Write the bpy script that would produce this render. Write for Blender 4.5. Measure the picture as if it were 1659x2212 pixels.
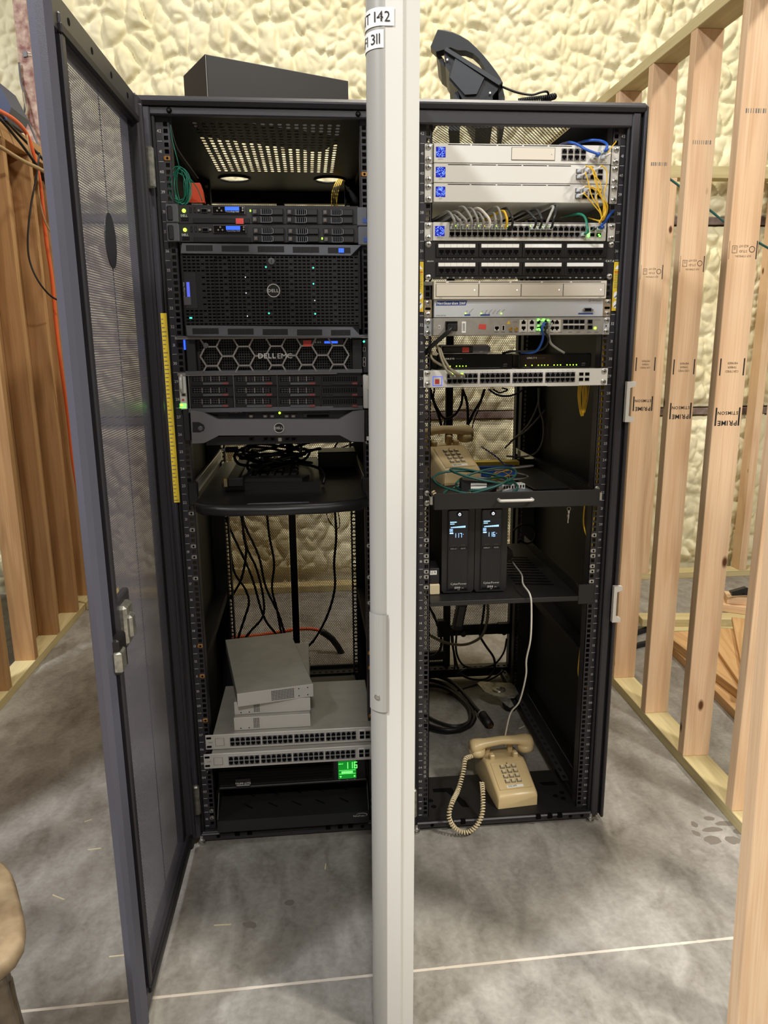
import bpy, math, random
import numpy as np
from mathutils import Vector, Matrix
random.seed(7); rng = np.random.default_rng(7)
for _o in list(bpy.data.objects): bpy.data.objects.remove(_o)
SC = bpy.context.scene; COL = SC.collection

# ------------------------------------------------------------------ camera
CF, CX, CY, CZ = 1618.8163, -0.51885, -1.93331, 1.40801
PITCH, YAW, ROLL = 0.22616, -0.08878, -0.00862
def _basis():
    c, s = math.cos(YAW), math.sin(YAW); x1 = Vector((c, s, 0)); y1 = Vector((-s, c, 0)); z = Vector((0, 0, 1))
    c, s = math.cos(PITCH), math.sin(PITCH); fwd = y1*c - z*s; up = y1*s + z*c
    c, s = math.cos(ROLL), math.sin(ROLL)
    return x1*c + up*s, -x1*s + up*c, fwd
RT, UP, FW = _basis(); CAMP = Vector((CX, CY, CZ))
cd = bpy.data.cameras.new('camera'); cam = bpy.data.objects.new('camera', cd); COL.objects.link(cam)
cd.sensor_fit = 'VERTICAL'; cd.sensor_height = 36; cd.sensor_width = 27; cd.lens = CF*36/2212; cd.clip_start = .02
cam.matrix_world = Matrix(((RT.x, UP.x, -FW.x, CX), (RT.y, UP.y, -FW.y, CY), (RT.z, UP.z, -FW.z, CZ), (0, 0, 0, 1)))
SC.camera = cam
def ray(px, py): return FW + RT*((px-829.5)/CF) - UP*((py-1106)/CF)
def P(px, py, val, ax=1):            # measured photo point -> place in the room on the plane axis = val
    d = ray(px, py); t = (val - CAMP[ax])/d[ax]; return CAMP + d*t

# ------------------------------------------------------------------ light
w = bpy.data.worlds.new('world'); SC.world = w; w.use_nodes = True
w.node_tree.nodes['Background'].inputs[0].default_value = (1.0, .84, .58, 1)
w.node_tree.nodes['Background'].inputs[1].default_value = .12
def high_bay(name, loc, power, col, size, target=None):
    l = bpy.data.lights.new(name, 'AREA'); l.shape = 'DISK'; l.size = size; l.energy = power; l.color = col
    o = bpy.data.objects.new(name, l); COL.objects.link(o); o.location = loc
    if target:
        o.rotation_euler = (Vector(target)-Vector(loc)).to_track_quat('-Z', 'Y').to_euler()
    return o
high_bay('high_bay_light', (-3.7, -2.7, 5.3), 520, (.95, .97, 1.0), .8)
high_bay('high_bay_light.001', (2.3, -2.5, 4.3), 220, (1, .96, .88), .5)
high_bay('high_bay_light.002', (.4, .6, 5.6), 150, (1, .93, .80), .5)
high_bay('high_bay_light.003', (-.5, -4.6, 4.7), 170, (1, .97, .92), .5)
SC.view_settings.view_transform = 'Standard'
try: SC.view_settings.look = 'None'
except Exception: pass
SC.view_settings.exposure = -0.12; SC.view_settings.gamma = 1; SC.view_settings.use_curve_mapping = False

# ------------------------------------------------------------------ materials
def lin(c):
    return tuple(((v/255)/12.92 if v/255 <= .04045 else (((v/255)+.055)/1.055)**2.4) for v in c) + (1,)
MATS = {}
def mat(name, col, rough=.5, metal=0, emit=None, es=1, bump=0, bs=300, col2=None, cs=30, spec=.5, stretch=None):
    m = bpy.data.materials.new(name); m.use_nodes = True; nt = m.node_tree; b = nt.nodes['Principled BSDF']
    b.inputs['Base Color'].default_value = lin(col); b.inputs['Roughness'].default_value = rough; b.inputs['Metallic'].default_value = metal
    b.inputs['Specular IOR Level'].default_value = spec
    if emit: b.inputs['Emission Color'].default_value = lin(emit); b.inputs['Emission Strength'].default_value = es
    if bump or col2:
        tc = nt.nodes.new('ShaderNodeTexCoord'); src = tc.outputs['Object']
        if stretch:
            mp = nt.nodes.new('ShaderNodeMapping'); mp.inputs['Scale'].default_value = stretch; nt.links.new(src, mp.inputs[0]); src = mp.outputs[0]
        n = nt.nodes.new('ShaderNodeTexNoise'); n.inputs['Scale'].default_value = bs if bump else cs; n.inputs['Detail'].default_value = 4
        nt.links.new(src, n.inputs['Vector'])
        if bump:
            bp = nt.nodes.new('ShaderNodeBump'); bp.inputs['Strength'].default_value = bump; bp.inputs['Distance'].default_value = .001
            nt.links.new(n.outputs['Fac'], bp.inputs['Height']); nt.links.new(bp.outputs[0], b.inputs['Normal'])
        if col2:
            n2 = nt.nodes.new('ShaderNodeTexNoise'); n2.inputs['Scale'].default_value = cs; n2.inputs['Detail'].default_value = 6
            nt.links.new(src, n2.inputs['Vector'])
            mx = nt.nodes.new('ShaderNodeMix'); mx.data_type = 'RGBA'; mx.inputs[6].default_value = lin(col); mx.inputs[7].default_value = lin(col2)
            rp = nt.nodes.new('ShaderNodeMapRange'); rp.inputs[1].default_value = .35; rp.inputs[2].default_value = .65
            nt.links.new(n2.outputs['Fac'], rp.inputs[0]); nt.links.new(rp.outputs[0], mx.inputs[0]); nt.links.new(mx.outputs[2], b.inputs['Base Color'])
    MATS[name] = m; return m
mat('rack_black', (46, 44, 49), .42, bump=.25, bs=900)
mat('rack_inner', (20, 19, 21), .55, bump=.2, bs=700)
mat('mesh_metal', (122, 120, 134), .38, .3)
mat('mesh_black', (26, 25, 25), .5)
mat('door_edge', (92, 92, 104), .34, .15, bump=.2, bs=900)
mat('door_white', (216, 214, 207), .38, bump=.08, bs=500)
mat('door_grey', (178, 176, 170), .32, .25)
mat('plastic_black', (24, 23, 23), .38)
mat('gloss_black', (12, 12, 13), .12)
mat('satin_black', (33, 32, 32), .45, bump=.15, bs=900)
mat('louvre_black', (22, 21, 21), .65, spec=.25)
mat('void', (6, 6, 6), .9, spec=.1)
mat('rubber', (18, 18, 18), .5)
mat('grey_dark', (86, 86, 90), .42)
mat('grey_bezel', (108, 107, 109), .40, .2)
mat('grey_hex', (156, 150, 144), .36, .45)
mat('alu', (222, 219, 212), .38, .25)
mat('alu_warm', (220, 211, 196), .4, .15)
mat('alu_blue', (208, 211, 217), .38, .3)
mat('asr_grey', (172, 168, 160), .38, .35, col2=(160, 156, 149), cs=60)
mat('steel', (196, 194, 188), .28, .9)
mat('zinc', (190, 186, 172), .32, .8, col2=(150, 148, 140), cs=90)
mat('brass', (206, 150, 84), .32, .85)
mat('bronze_ear', (206, 182, 148), .35, .5)
mat('gold', (212, 170, 90), .3, .9)
mat('sw_grey', (168, 164, 154), .45, .2, col2=(158, 154, 145), cs=22)
mat('sw_front', (198, 194, 187), .42, .2)
mat('white', (232, 230, 225), .5)
mat('label_white', (240, 239, 234), .55)
mat('ink_white', (205, 204, 200), .6)
mat('letter_silver', (205, 203, 198), .35, .3)
mat('ink_black', (30, 28, 27), .6)
mat('ink_grey', (110, 108, 104), .6)
mat('red_tag', (206, 70, 62), .6)
mat('yellow_tag', (222, 190, 50), .5)
mat('blue_tag', (44, 72, 138), .5)
mat('beige', (214, 190, 142), .32, bump=.05, bs=200)
mat('beige_dark', (186, 162, 118), .4)
mat('beige_key', (120, 112, 98), .5)
mat('beige_cap', (222, 206, 168), .4)
mat('phone_grey', (58, 61, 66), .38)
mat('phone_black', (34, 36, 40), .42)
mat('box_black', (30, 27, 25), .5)
mat('led_green', (120, 255, 120), .4, emit=(90, 255, 60), es=6)
mat('led_lime', (190, 255, 90), .4, emit=(160, 255, 40), es=7)
mat('led_teal', (60, 220, 170), .4, emit=(60, 235, 180), es=3)
mat('led_white', (230, 235, 255), .4, emit=(225, 232, 255), es=2.5)
mat('led_amber', (255, 200, 80), .4, emit=(255, 190, 60), es=3)
mat('lcd_blue', (40, 70, 220), .3, emit=(50, 92, 245), es=1.6)
mat('lcd_blue_dim', (70, 80, 190), .3, emit=(90, 105, 230), es=.9)
mat('lcd_ink', (200, 225, 255), .4, emit=(150, 200, 255), es=1.7)
mat('lcd_dark', (14, 20, 34), .15)
mat('lcd_green', (10, 110, 30), .3, emit=(14, 150, 40), es=.75)
mat('lcd_green_ink', (120, 255, 120), .3, emit=(110, 255, 110), es=2.2)
mat('lcd_navy', (20, 26, 120), .3, emit=(22, 30, 190), es=.55)
mat('lcd_speck', (120, 150, 255), .3, emit=(110, 150, 255), es=2)
mat('cable_black', (20, 20, 21), .42)
mat('cable_grey', (150, 148, 142), .45)
mat('cable_white', (222, 216, 206), .45)
mat('cable_blue', (34, 84, 172), .4)
mat('cable_navy', (30, 40, 80), .4)
mat('cable_yellow', (232, 186, 46), .42)
mat('cable_green', (24, 118, 92), .42)
mat('cable_dkgreen', (36, 88, 82), .42)
mat('cable_orange', (226, 98, 48), .5)
mat('cable_tan', (168, 140, 100), .5)
mat('cable_olive', (150, 140, 116), .45)
mat('plug_clear', (196, 204, 196), .15)
mat('drive_red', (126, 62, 60), .4)
mat('orange_cap', (212, 72, 34), .4)
mat('steel_primer', (126, 78, 70), .6, col2=(196, 170, 152), cs=26)
mat('girt_brown', (92, 72, 66), .6, col2=(140, 122, 112), cs=18)
mat('navy_plastic', (32, 44, 82), .45)
mat('stool_seat', (158, 138, 108), .55, col2=(124, 104, 78), cs=22)
mat('stool_metal', (138, 126, 110), .45, .5, col2=(108, 96, 82), cs=20)
mat('straw', (214, 202, 170), .7)
mat('hose_black', (26, 26, 28), .5)
mat('poly_bag', (120, 128, 132), .2)

def wood(name, base, dark, light, ring=1.0):
    m = bpy.data.materials.new(name); m.use_nodes = True; nt = m.node_tree; N = nt.nodes.new; L = nt.links.new
    b = nt.nodes['Principled BSDF']; b.inputs['Roughness'].default_value = .62; b.inputs['Specular IOR Level'].default_value = .25
    tc = N('ShaderNodeTexCoord'); oi = N('ShaderNodeObjectInfo')
    off = N('ShaderNodeVectorMath'); off.operation = 'SCALE'
    cmb = N('ShaderNodeCombineXYZ'); 
    for i in range(3): L(oi.outputs['Random'], cmb.inputs[i])
    L(cmb.outputs[0], off.inputs[0]); off.inputs['Scale'].default_value = 37
    add = N('ShaderNodeVectorMath'); L(tc.outputs['Object'], add.inputs[0]); L(off.outputs[0], add.inputs[1])
    mp = N('ShaderNodeMapping'); mp.inputs['Scale'].default_value = (9, 9, .75); L(add.outputs[0], mp.inputs[0])
    warp = N('ShaderNodeTexNoise'); warp.inputs['Scale'].default_value = 1.1; warp.inputs['Detail'].default_value = 2; L(mp.outputs[0], warp.inputs['Vector'])
    wv = N('ShaderNodeMath'); wv.operation = 'MULTIPLY'; wv.inputs[1].default_value = 34*ring; L(warp.outputs['Fac'], wv.inputs[0])
    sn = N('ShaderNodeMath'); sn.operation = 'SINE'; L(wv.outputs[0], sn.inputs[0])
    rg = N('ShaderNodeMapRange'); rg.inputs[1].default_value = -.2; rg.inputs[2].default_value = 1; L(sn.outputs[0], rg.inputs[0])
    mp2 = N('ShaderNodeMapping'); mp2.inputs['Scale'].default_value = (220, 220, 4); L(add.outputs[0], mp2.inputs[0])
    fib = N('ShaderNodeTexNoise'); fib.inputs['Scale'].default_value = 1; fib.inputs['Detail'].default_value = 3; L(mp2.outputs[0], fib.inputs['Vector'])
    blot = N('ShaderNodeTexNoise'); blot.inputs['Scale'].default_value = 3; L(add.outputs[0], blot.inputs['Vector'])
    c1 = N('ShaderNodeMix'); c1.data_type = 'RGBA'; c1.inputs[6].default_value = lin(base); c1.inputs[7].default_value = lin(light); L(blot.outputs['Fac'], c1.inputs[0])
    f1 = N('ShaderNodeMath'); f1.operation = 'MULTIPLY'; f1.inputs[1].default_value = .27; L(rg.outputs[0], f1.inputs[0])
    c2 = N('ShaderNodeMix'); c2.data_type = 'RGBA'; c2.inputs[7].default_value = lin(dark); L(c1.outputs[2], c2.inputs[6]); L(f1.outputs[0], c2.inputs[0])
    f2 = N('ShaderNodeMapRange'); f2.inputs[1].default_value = .45; f2.inputs[2].default_value = .8; f2.inputs[4].default_value = .35; L(fib.outputs['Fac'], f2.inputs[0])
    c3 = N('ShaderNodeMix'); c3.data_type = 'RGBA'; c3.inputs[7].default_value = lin(dark); L(c2.outputs[2], c3.inputs[6]); L(f2.outputs[0], c3.inputs[0])
    mk = N('ShaderNodeMapping'); mk.inputs['Scale'].default_value = (7, 7, 3.4); L(add.outputs[0], mk.inputs[0])
    vo = N('ShaderNodeTexVoronoi'); vo.inputs['Scale'].default_value = 1; L(mk.outputs[0], vo.inputs['Vector'])
    kr = N('ShaderNodeMapRange'); kr.inputs[1].default_value = .085; kr.inputs[2].default_value = .045; L(vo.outputs['Distance'], kr.inputs[0])
    c4 = N('ShaderNodeMix'); c4.data_type = 'RGBA'; c4.inputs[7].default_value = lin((96, 58, 34)); L(c3.outputs[2], c4.inputs[6]); L(kr.outputs[0], c4.inputs[0])
    L(c4.outputs[2], b.inputs['Base Color'])
    bp = N('ShaderNodeBump'); bp.inputs['Strength'].default_value = .15; bp.inputs['Distance'].default_value = .001; L(fib.outputs['Fac'], bp.inputs['Height']); L(bp.outputs[0], b.inputs['Normal'])
    MATS[name] = m
wood('wood_stud', (222, 184, 143), (184, 132, 88), (233, 204, 170))
wood('wood_shaded', (172, 130, 86), (126, 86, 50), (192, 152, 106))  # same stud timber, with the left wall's shade put into its colour
wood('wood_treated', (202, 184, 136), (156, 136, 88), (212, 198, 152), .8)
wood('wood_plank', (200, 156, 104), (150, 98, 52), (216, 178, 130), 1.3)

def concrete():
    m = bpy.data.materials.new('concrete'); m.use_nodes = True; nt = m.node_tree; N = nt.nodes.new; L = nt.links.new
    b = nt.nodes['Principled BSDF']; b.inputs['Specular IOR Level'].default_value = .35
    tc = N('ShaderNodeTexCoord')
    def noise(s, d, dist=0, st=(1, 1, 1)):
        mp = N('ShaderNodeMapping'); mp.inputs['Scale'].default_value = st; L(tc.outputs['Object'], mp.inputs[0])
        n = N('ShaderNodeTexNoise'); n.inputs['Scale'].default_value = s; n.inputs['Detail'].default_value = d; n.inputs['Distortion'].default_value = dist
        L(mp.outputs[0], n.inputs['Vector']); return n.outputs['Fac']
    a = noise(2.2, 8, 1.5); c = noise(9, 10, 1.0, (1.6, .8, 1)); e = noise(70, 6, .5)
    cr = N('ShaderNodeValToRGB'); el = cr.color_ramp.elements
    el[0].position = .36; el[0].color = lin((116, 111, 103)); el[1].position = .64; el[1].color = lin((168, 164, 157))
    s1 = N('ShaderNodeMath'); s1.operation = 'MULTIPLY'; s1.inputs[1].default_value = .36; L(a, s1.inputs[0])
    s2 = N('ShaderNodeMath'); s2.operation = 'MULTIPLY_ADD'; s2.inputs[1].default_value = .42; L(c, s2.inputs[0]); L(s1.outputs[0], s2.inputs[2])
    s3 = N('ShaderNodeMath'); s3.operation = 'MULTIPLY_ADD'; s3.inputs[1].default_value = .22; L(e, s3.inputs[0]); L(s2.outputs[0], s3.inputs[2])
    L(s3.outputs[0], cr.inputs[0])
    L(cr.outputs[0], b.inputs['Base Color'])
    rr = N('ShaderNodeMapRange'); rr.inputs[3].default_value = .38; rr.inputs[4].default_value = .62; L(c, rr.inputs[0]); L(rr.outputs[0], b.inputs['Roughness'])
    bp = N('ShaderNodeBump'); bp.inputs['Strength'].default_value = .12; bp.inputs['Distance'].default_value = .004; L(c, bp.inputs['Height']); L(bp.outputs[0], b.inputs['Normal'])
    MATS['concrete'] = m
concrete()
mat('joint_dust', (206, 196, 182), .85)
mat('stain', (116, 109, 100), .6)
mat('foam', (240, 232, 198), .62, bump=.5, bs=70, col2=(232, 222, 182), cs=3, spec=.3)

# ------------------------------------------------------------------ mesh helpers
class MB:
    def __init__(s): s.v = []; s.f = []; s.m = []; s.mats = []
    def mi(s, m):
        if m not in s.mats: s.mats.append(m)
        return s.mats.index(m)
    def add(s, vs, fs, m):
        o = len(s.v); s.v.extend([tuple(p) for p in vs]); k = s.mi(m)
        for f in fs: s.f.append(tuple(i+o for i in f)); s.m.append(k)
        return s
    def box(s, x0, x1, y0, y1, z0, z1, m, c=0):
        if x0 > x1: x0, x1 = x1, x0
        if y0 > y1: y0, y1 = y1, y0
        if z0 > z1: z0, z1 = z1, z0
        if not c:
            vs = [(x, y, z) for x in (x0, x1) for y in (y0, y1) for z in (z0, z1)]
            return s.add(vs, [(0, 1, 3, 2), (4, 6, 7, 5), (0, 4, 5, 1), (2, 3, 7, 6), (0, 2, 6, 4), (1, 5, 7, 3)], m)
        c = min(c, (x1-x0)*.45, (y1-y0)*.45, (z1-z0)*.45)
        vs = []; ix = {}
        for i in (0, 1):
            for j in (0, 1):
                for k in (0, 1):
                    X = (x0, x1)[i]; Y = (y0, y1)[j]; Z = (z0, z1)[k]; sx = 1-2*i; sy = 1-2*j; sz = 1-2*k
                    ix[i, j, k, 0] = len(vs); vs.append((X, Y+sy*c, Z+sz*c))
                    ix[i, j, k, 1] = len(vs); vs.append((X+sx*c, Y, Z+sz*c))
                    ix[i, j, k, 2] = len(vs); vs.append((X+sx*c, Y+sy*c, Z))
        fs = []
        for i in (0, 1):
            q = [ix[i, 0, 0, 0], ix[i, 1, 0, 0], ix[i, 1, 1, 0], ix[i, 0, 1, 0]]; fs.append(q if i else q[::-1])
            q = [ix[0, i, 0, 1], ix[0, i, 1, 1], ix[1, i, 1, 1], ix[1, i, 0, 1]]; fs.append(q if i else q[::-1])
            q = [ix[0, 0, i, 2], ix[1, 0, i, 2], ix[1, 1, i, 2], ix[0, 1, i, 2]]; fs.append(q if i else q[::-1])
        for a in (0, 1):
            for b in (0, 1):
                q = [ix[a, b, 0, 0], ix[a, b, 0, 1], ix[a, b, 1, 1], ix[a, b, 1, 0]]; fs.append(q if (a ^ b) else q[::-1])
                q = [ix[a, 0, b, 0], ix[a, 1, b, 0], ix[a, 1, b, 2], ix[a, 0, b, 2]]; fs.append(q if (a ^ b) else q[::-1])
                q = [ix[0, a, b, 1], ix[0, a, b, 2], ix[1, a, b, 2], ix[1, a, b, 1]]; fs.append(q if (a ^ b) else q[::-1])
                for k in (0, 1):
                    q = [ix[a, b, k, 0], ix[a, b, k, 1], ix[a, b, k, 2]]; fs.append(q)
        return s.add(vs, fs, m)
    def prism(s, pts, y0, y1, m, ax='y'):
        n = len(pts)
        def mk(p, t):
            return (p[0], t, p[1]) if ax == 'y' else ((t, p[0], p[1]) if ax == 'x' else (p[0], p[1], t))
        vs = [mk(p, y0) for p in pts] + [mk(p, y1) for p in pts]
        fs = [tuple(range(n)), tuple(range(2*n-1, n-1, -1))] + [(i, i+n, (i+1) % n+n, (i+1) % n) for i in range(n)]
        return s.add(vs, fs, m)
    def cyl(s, c, r, h, ax, m, n=12, r2=None):
        r2 = r if r2 is None else r2; c = Vector(c); A = {'x': Vector((1, 0, 0)), 'y': Vector((0, 1, 0)), 'z': Vector((0, 0, 1))}[ax] if isinstance(ax, str) else Vector(ax).normalized()
        U_ = A.orthogonal().normalized(); V_ = A.cross(U_); vs = []
        for k, (rr, t) in enumerate(((r, 0), (r2, h))):
            for i in range(n):
                a = 2*math.pi*i/n; vs.append(c + A*t + U_*(rr*math.cos(a)) + V_*(rr*math.sin(a)))
        return s.add(vs, [tuple(range(n-1, -1, -1)), tuple(range(n, 2*n))] + [(i, (i+1) % n, (i+1) % n+n, i+n) for i in range(n)], m)
    def lathe(s, prof, c, ax, m, n=14):
        c = Vector(c); A = {'x': Vector((1, 0, 0)), 'y': Vector((0, 1, 0)), 'z': Vector((0, 0, 1))}[ax] if isinstance(ax, str) else Vector(ax).normalized()
        U_ = A.orthogonal().normalized(); V_ = A.cross(U_); vs = []; k = len(prof)
        for (r, t) in prof:
            for i in range(n):
                a = 2*math.pi*i/n; vs.append(c + A*t + U_*(r*math.cos(a)) + V_*(r*math.sin(a)))
        fs = [(j*n+i, j*n+(i+1) % n, (j+1)*n+(i+1) % n, (j+1)*n+i) for j in range(k-1) for i in range(n)]
        fs += [tuple(range(n-1, -1, -1)), tuple(range((k-1)*n, k*n))]
        return s.add(vs, fs, m)
    def tube(s, pts, r, m, n=6, sm=4, closed=False, caps=True):
        pts = [Vector(p) for p in pts]
        if sm > 1 and len(pts) > 2:
            q = []; N = len(pts); rng_ = range(N if closed else N-1)
            for i in rng_:
                p0 = pts[(i-1) % N] if (closed or i > 0) else pts[0]*2-pts[1]; p1 = pts[i]; p2 = pts[(i+1) % N]
                p3 = pts[(i+2) % N] if (closed or i+2 < N) else pts[-1]*2-pts[-2]
                for k in range(sm):
                    t = k/sm; q.append(.5*((2*p1)+(p2-p0)*t+(2*p0-5*p1+4*p2-p3)*t*t+(3*p1-p0-3*p2+p3)*t**3))
            if not closed: q.append(pts[-1])
            pts = q
        N = len(pts); vs = []; prev = None
        for i, p in enumerate(pts):
            t = (pts[(i+1) % N]-pts[i-1]) if (closed or 0 < i < N-1) else (pts[1]-pts[0] if i == 0 else pts[-1]-pts[-2])
            if t.length < 1e-9: t = Vector((0, 0, 1))
            t.normalize()
            u = t.orthogonal().normalized() if prev is None else (prev - t*prev.dot(t))
            if u.length < 1e-6: u = t.orthogonal()
            u.normalize(); prev = u; v_ = t.cross(u); rr = r[i] if isinstance(r, (list, tuple)) and len(r) == N else (r if not isinstance(r, (list, tuple)) else r[0])
            for k in range(n):
                a = 2*math.pi*k/n; vs.append(p+u*(rr*math.cos(a))+v_*(rr*math.sin(a)))
        fs = [(i*n+k, i*n+(k+1) % n, ((i+1) % N)*n+(k+1) % n, ((i+1) % N)*n+k) for i in range(N if closed else N-1) for k in range(n)]
        if caps and not closed: fs += [tuple(range(n-1, -1, -1)), tuple(range((N-1)*n, N*n))]
        return s.add(vs, fs, m)
    def ring(s, outer, inner, y0, y1, m, ym=None):   # flat ring in xz facing -y with walls back to y1
        n = len(outer); vs = [(p[0], y0, p[1]) for p in outer]+[(p[0], y0, p[1]) for p in inner]+[(p[0], y1, p[1]) for p in outer]+[(p[0], y1, p[1]) for p in inner]
        fs = []
        for i in range(n):
            j = (i+1) % n; fs += [(i, j, n+j, n+i), (2*n+i, 2*n+j, j, i), (n+i, n+j, 3*n+j, 3*n+i)]
        return s.add(vs, fs, m)
    def text(s, t, x, y, z, size, m, align='c', bold=False, R=(1, 0, 0), U_=(0, 0, 1), sx=1):
        R = Vector(R); U_ = Vector(U_); o = Vector((x, y, z)); gw = TXT(t, bold)
        wd = sum(g[2] for g in gw)*size*sx; cur = -wd/2 if align == 'c' else (0 if align == 'l' else -wd)
        for vs, fs, adv in gw:
            if len(vs): s.add([o+R*(cur+p[0]*size*sx)+U_*(p[1]*size) for p in vs], fs, m)
            cur += adv*size*sx
        return s
    def build(s, name, parent=None, smooth=False, angle=None):
        me = bpy.data.meshes.new(name); me.from_pydata(s.v, [], s.f); 
        for m in s.mats: me.materials.append(MATS[m])
        if len(s.mats) > 1: me.polygons.foreach_set('material_index', s.m)
        if smooth: me.polygons.foreach_set('use_smooth', [True]*len(me.polygons))
        if angle: me.set_sharp_from_angle(angle=math.radians(angle))
        me.update(); return link(name, me, parent)
def link(name, me, parent=None, loc=None, rotz=None):
    o = bpy.data.objects.new(name, me); COL.objects.link(o)
    if parent: o.parent = parent
    if loc: o.location = loc
    if rotz: o.rotation_euler[2] = rotz
    return o
def np_mesh(name, V, F, m, parent=None, smooth=False):
    V = np.asarray(V, np.float32); F = np.asarray(F, np.int32); k = F.shape[1]; me = bpy.data.meshes.new(name)
    me.vertices.add(len(V)); me.vertices.foreach_set('co', V.ravel()); me.loops.add(F.size); me.loops.foreach_set('vertex_index', F.ravel())
    me.polygons.add(len(F)); me.polygons.foreach_set('loop_start', np.arange(0, F.size, k, dtype=np.int32)); me.polygons.foreach_set('loop_total', np.full(len(F), k, np.int32))
    if smooth: me.polygons.foreach_set('use_smooth', np.ones(len(F), bool))
    me.materials.append(MATS[m]); me.update(calc_edges=True); return link(name, me, parent)
_GL = {}
def _glyphs():
    chars = "ABCDEFGHIJKLMNOPQRSTUVWXYZabcdefghijklmnopqrstuvwxyz0123456789.-/°&:+"
    tmp = []
    for bold in (False, True):
        for ch in chars:
            cu = bpy.data.curves.new('g', 'FONT'); cu.body = ch; cu.size = 1; cu.resolution_u = 2; cu.fill_mode = 'FRONT'
            if bold: cu.offset = .022
            o = bpy.data.objects.new('g', cu); COL.objects.link(o); tmp.append((ch, bold, o, cu))
    dg = bpy.context.evaluated_depsgraph_get(); dg.update()
    for ch, bold, o, cu in tmp:
        me = bpy.data.meshes.new_from_object(o.evaluated_get(dg)); vs = [(v.co.x, v.co.y) for v in me.vertices]; fs = [tuple(p.vertices) for p in me.polygons]
        if vs:
            x0 = min(p[0] for p in vs); x1 = max(p[0] for p in vs)
        else: x0, x1 = 0, .3
        _GL[ch, bold] = ([(p[0]-x0+.035, p[1]) for p in vs], fs, x1-x0+.09+(.04 if bold else 0)); bpy.data.meshes.remove(me)
    for ch, bold, o, cu in tmp: bpy.data.objects.remove(o); bpy.data.curves.remove(cu)
_glyphs()
def TXT(t, bold=False): return [_GL.get((c, bold), ([], [], .28)) for c in t]

def tag(o, label=None, cat=None, group=None, kind=None):
    if label: o['label'] = label
    if cat: o['category'] = cat
    if group: o['group'] = group
    if kind: o['kind'] = kind
    return o
def empty(name, loc=(0, 0, 0), rotz=0, label=None, cat=None, group=None, kind=None):
    o = bpy.data.objects.new(name, None); COL.objects.link(o); o.location = loc; o.rotation_euler[2] = rotz; o.empty_display_size = .05
    return tag(o, label, cat, group, kind)
def copy_tree(o, parent=None):
    c = o.copy(); COL.objects.link(c); c.parent = parent
    for ch in o.children: copy_tree(ch, c)
    return c

# hexagonally perforated sheet in the xz plane (facing -y)
def perf_hex(name, x0, x1, z0, z1, a, ratio, m, parent, keep=None, y=0):
    nx = max(2, int((x1-x0)/a)); dz = a*math.sqrt(3)/2; nz = int((z1-z0)/dz)
    i, j = np.meshgrid(np.arange(nx), np.arange(nz), indexing='ij'); cx = x0+a*(.5+i+.5*(j % 2)); cz = z0+dz*(.5+j); ok = cx < x1
    if keep is not None: ok &= keep(cx, cz)
    cx = cx[ok]; cz = cz[ok]; R = a/math.sqrt(3); an = np.pi/6+np.arange(6)*np.pi/3
    ox = cx[:, None]+R*np.cos(an); oz = cz[:, None]+R*np.sin(an); ix = cx[:, None]+R*ratio*np.cos(an); iz = cz[:, None]+R*ratio*np.sin(an)
    V = np.stack([np.concatenate([ox, ix], 1), np.full((len(cx), 12), y), np.concatenate([oz, iz], 1)], 2).reshape(-1, 3)
    b = (np.arange(len(cx))*12)[:, None, None]; k = np.arange(6)
    F = (np.stack([k, (k+1) % 6, (k+1) % 6+6, k+6], 1)[None]+b).reshape(-1, 4)
    o = np_mesh(name, V, F, m, parent); o['kind'] = 'stuff'; return o
# sheet of rectangular cells with oblong holes; plane given by frame (o, u, v)
def perf_slots(name, cells, cw, ch, hw, hh, m, parent, o=(0, 0, 0), u=(1, 0, 0), v=(0, 0, 1), rnd=True):
    c = np.asarray(cells, float); ex = np.array([-1, 0, 1, 1, 1, 0, -1, -1])*cw/2; ez = np.array([-1, -1, -1, 0, 1, 1, 1, 0])*ch/2
    r = min(hw, hh)/2 if rnd else 0
    if rnd: ix = np.array([-hw/2+r*.4, 0, hw/2-r*.4, hw/2, hw/2-r*.4, 0, -hw/2+r*.4, -hw/2]); iz = np.array([-1, -1, -1, 0, 1, 1, 1, 0])*hh/2*np.array([.92, 1, .92, 1, .92, 1, .92, 1])
    else: ix = ex/cw*hw; iz = ez/ch*hh
    px = np.concatenate([c[:, :1]+ex, c[:, :1]+ix], 1); pz = np.concatenate([c[:, 1:2]+ez, c[:, 1:2]+iz], 1)
    V = np.array(o)+px[..., None]*np.array(u)+pz[..., None]*np.array(v)
    k = np.arange(8); F = (np.stack([k, (k+1) % 8, (k+1) % 8+8, k+8], 1)[None]+(np.arange(len(c))*16)[:, None, None]).reshape(-1, 4)
    ob = np_mesh(name, V.reshape(-1, 3), F, m, parent); ob['kind'] = 'stuff'; return ob
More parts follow.
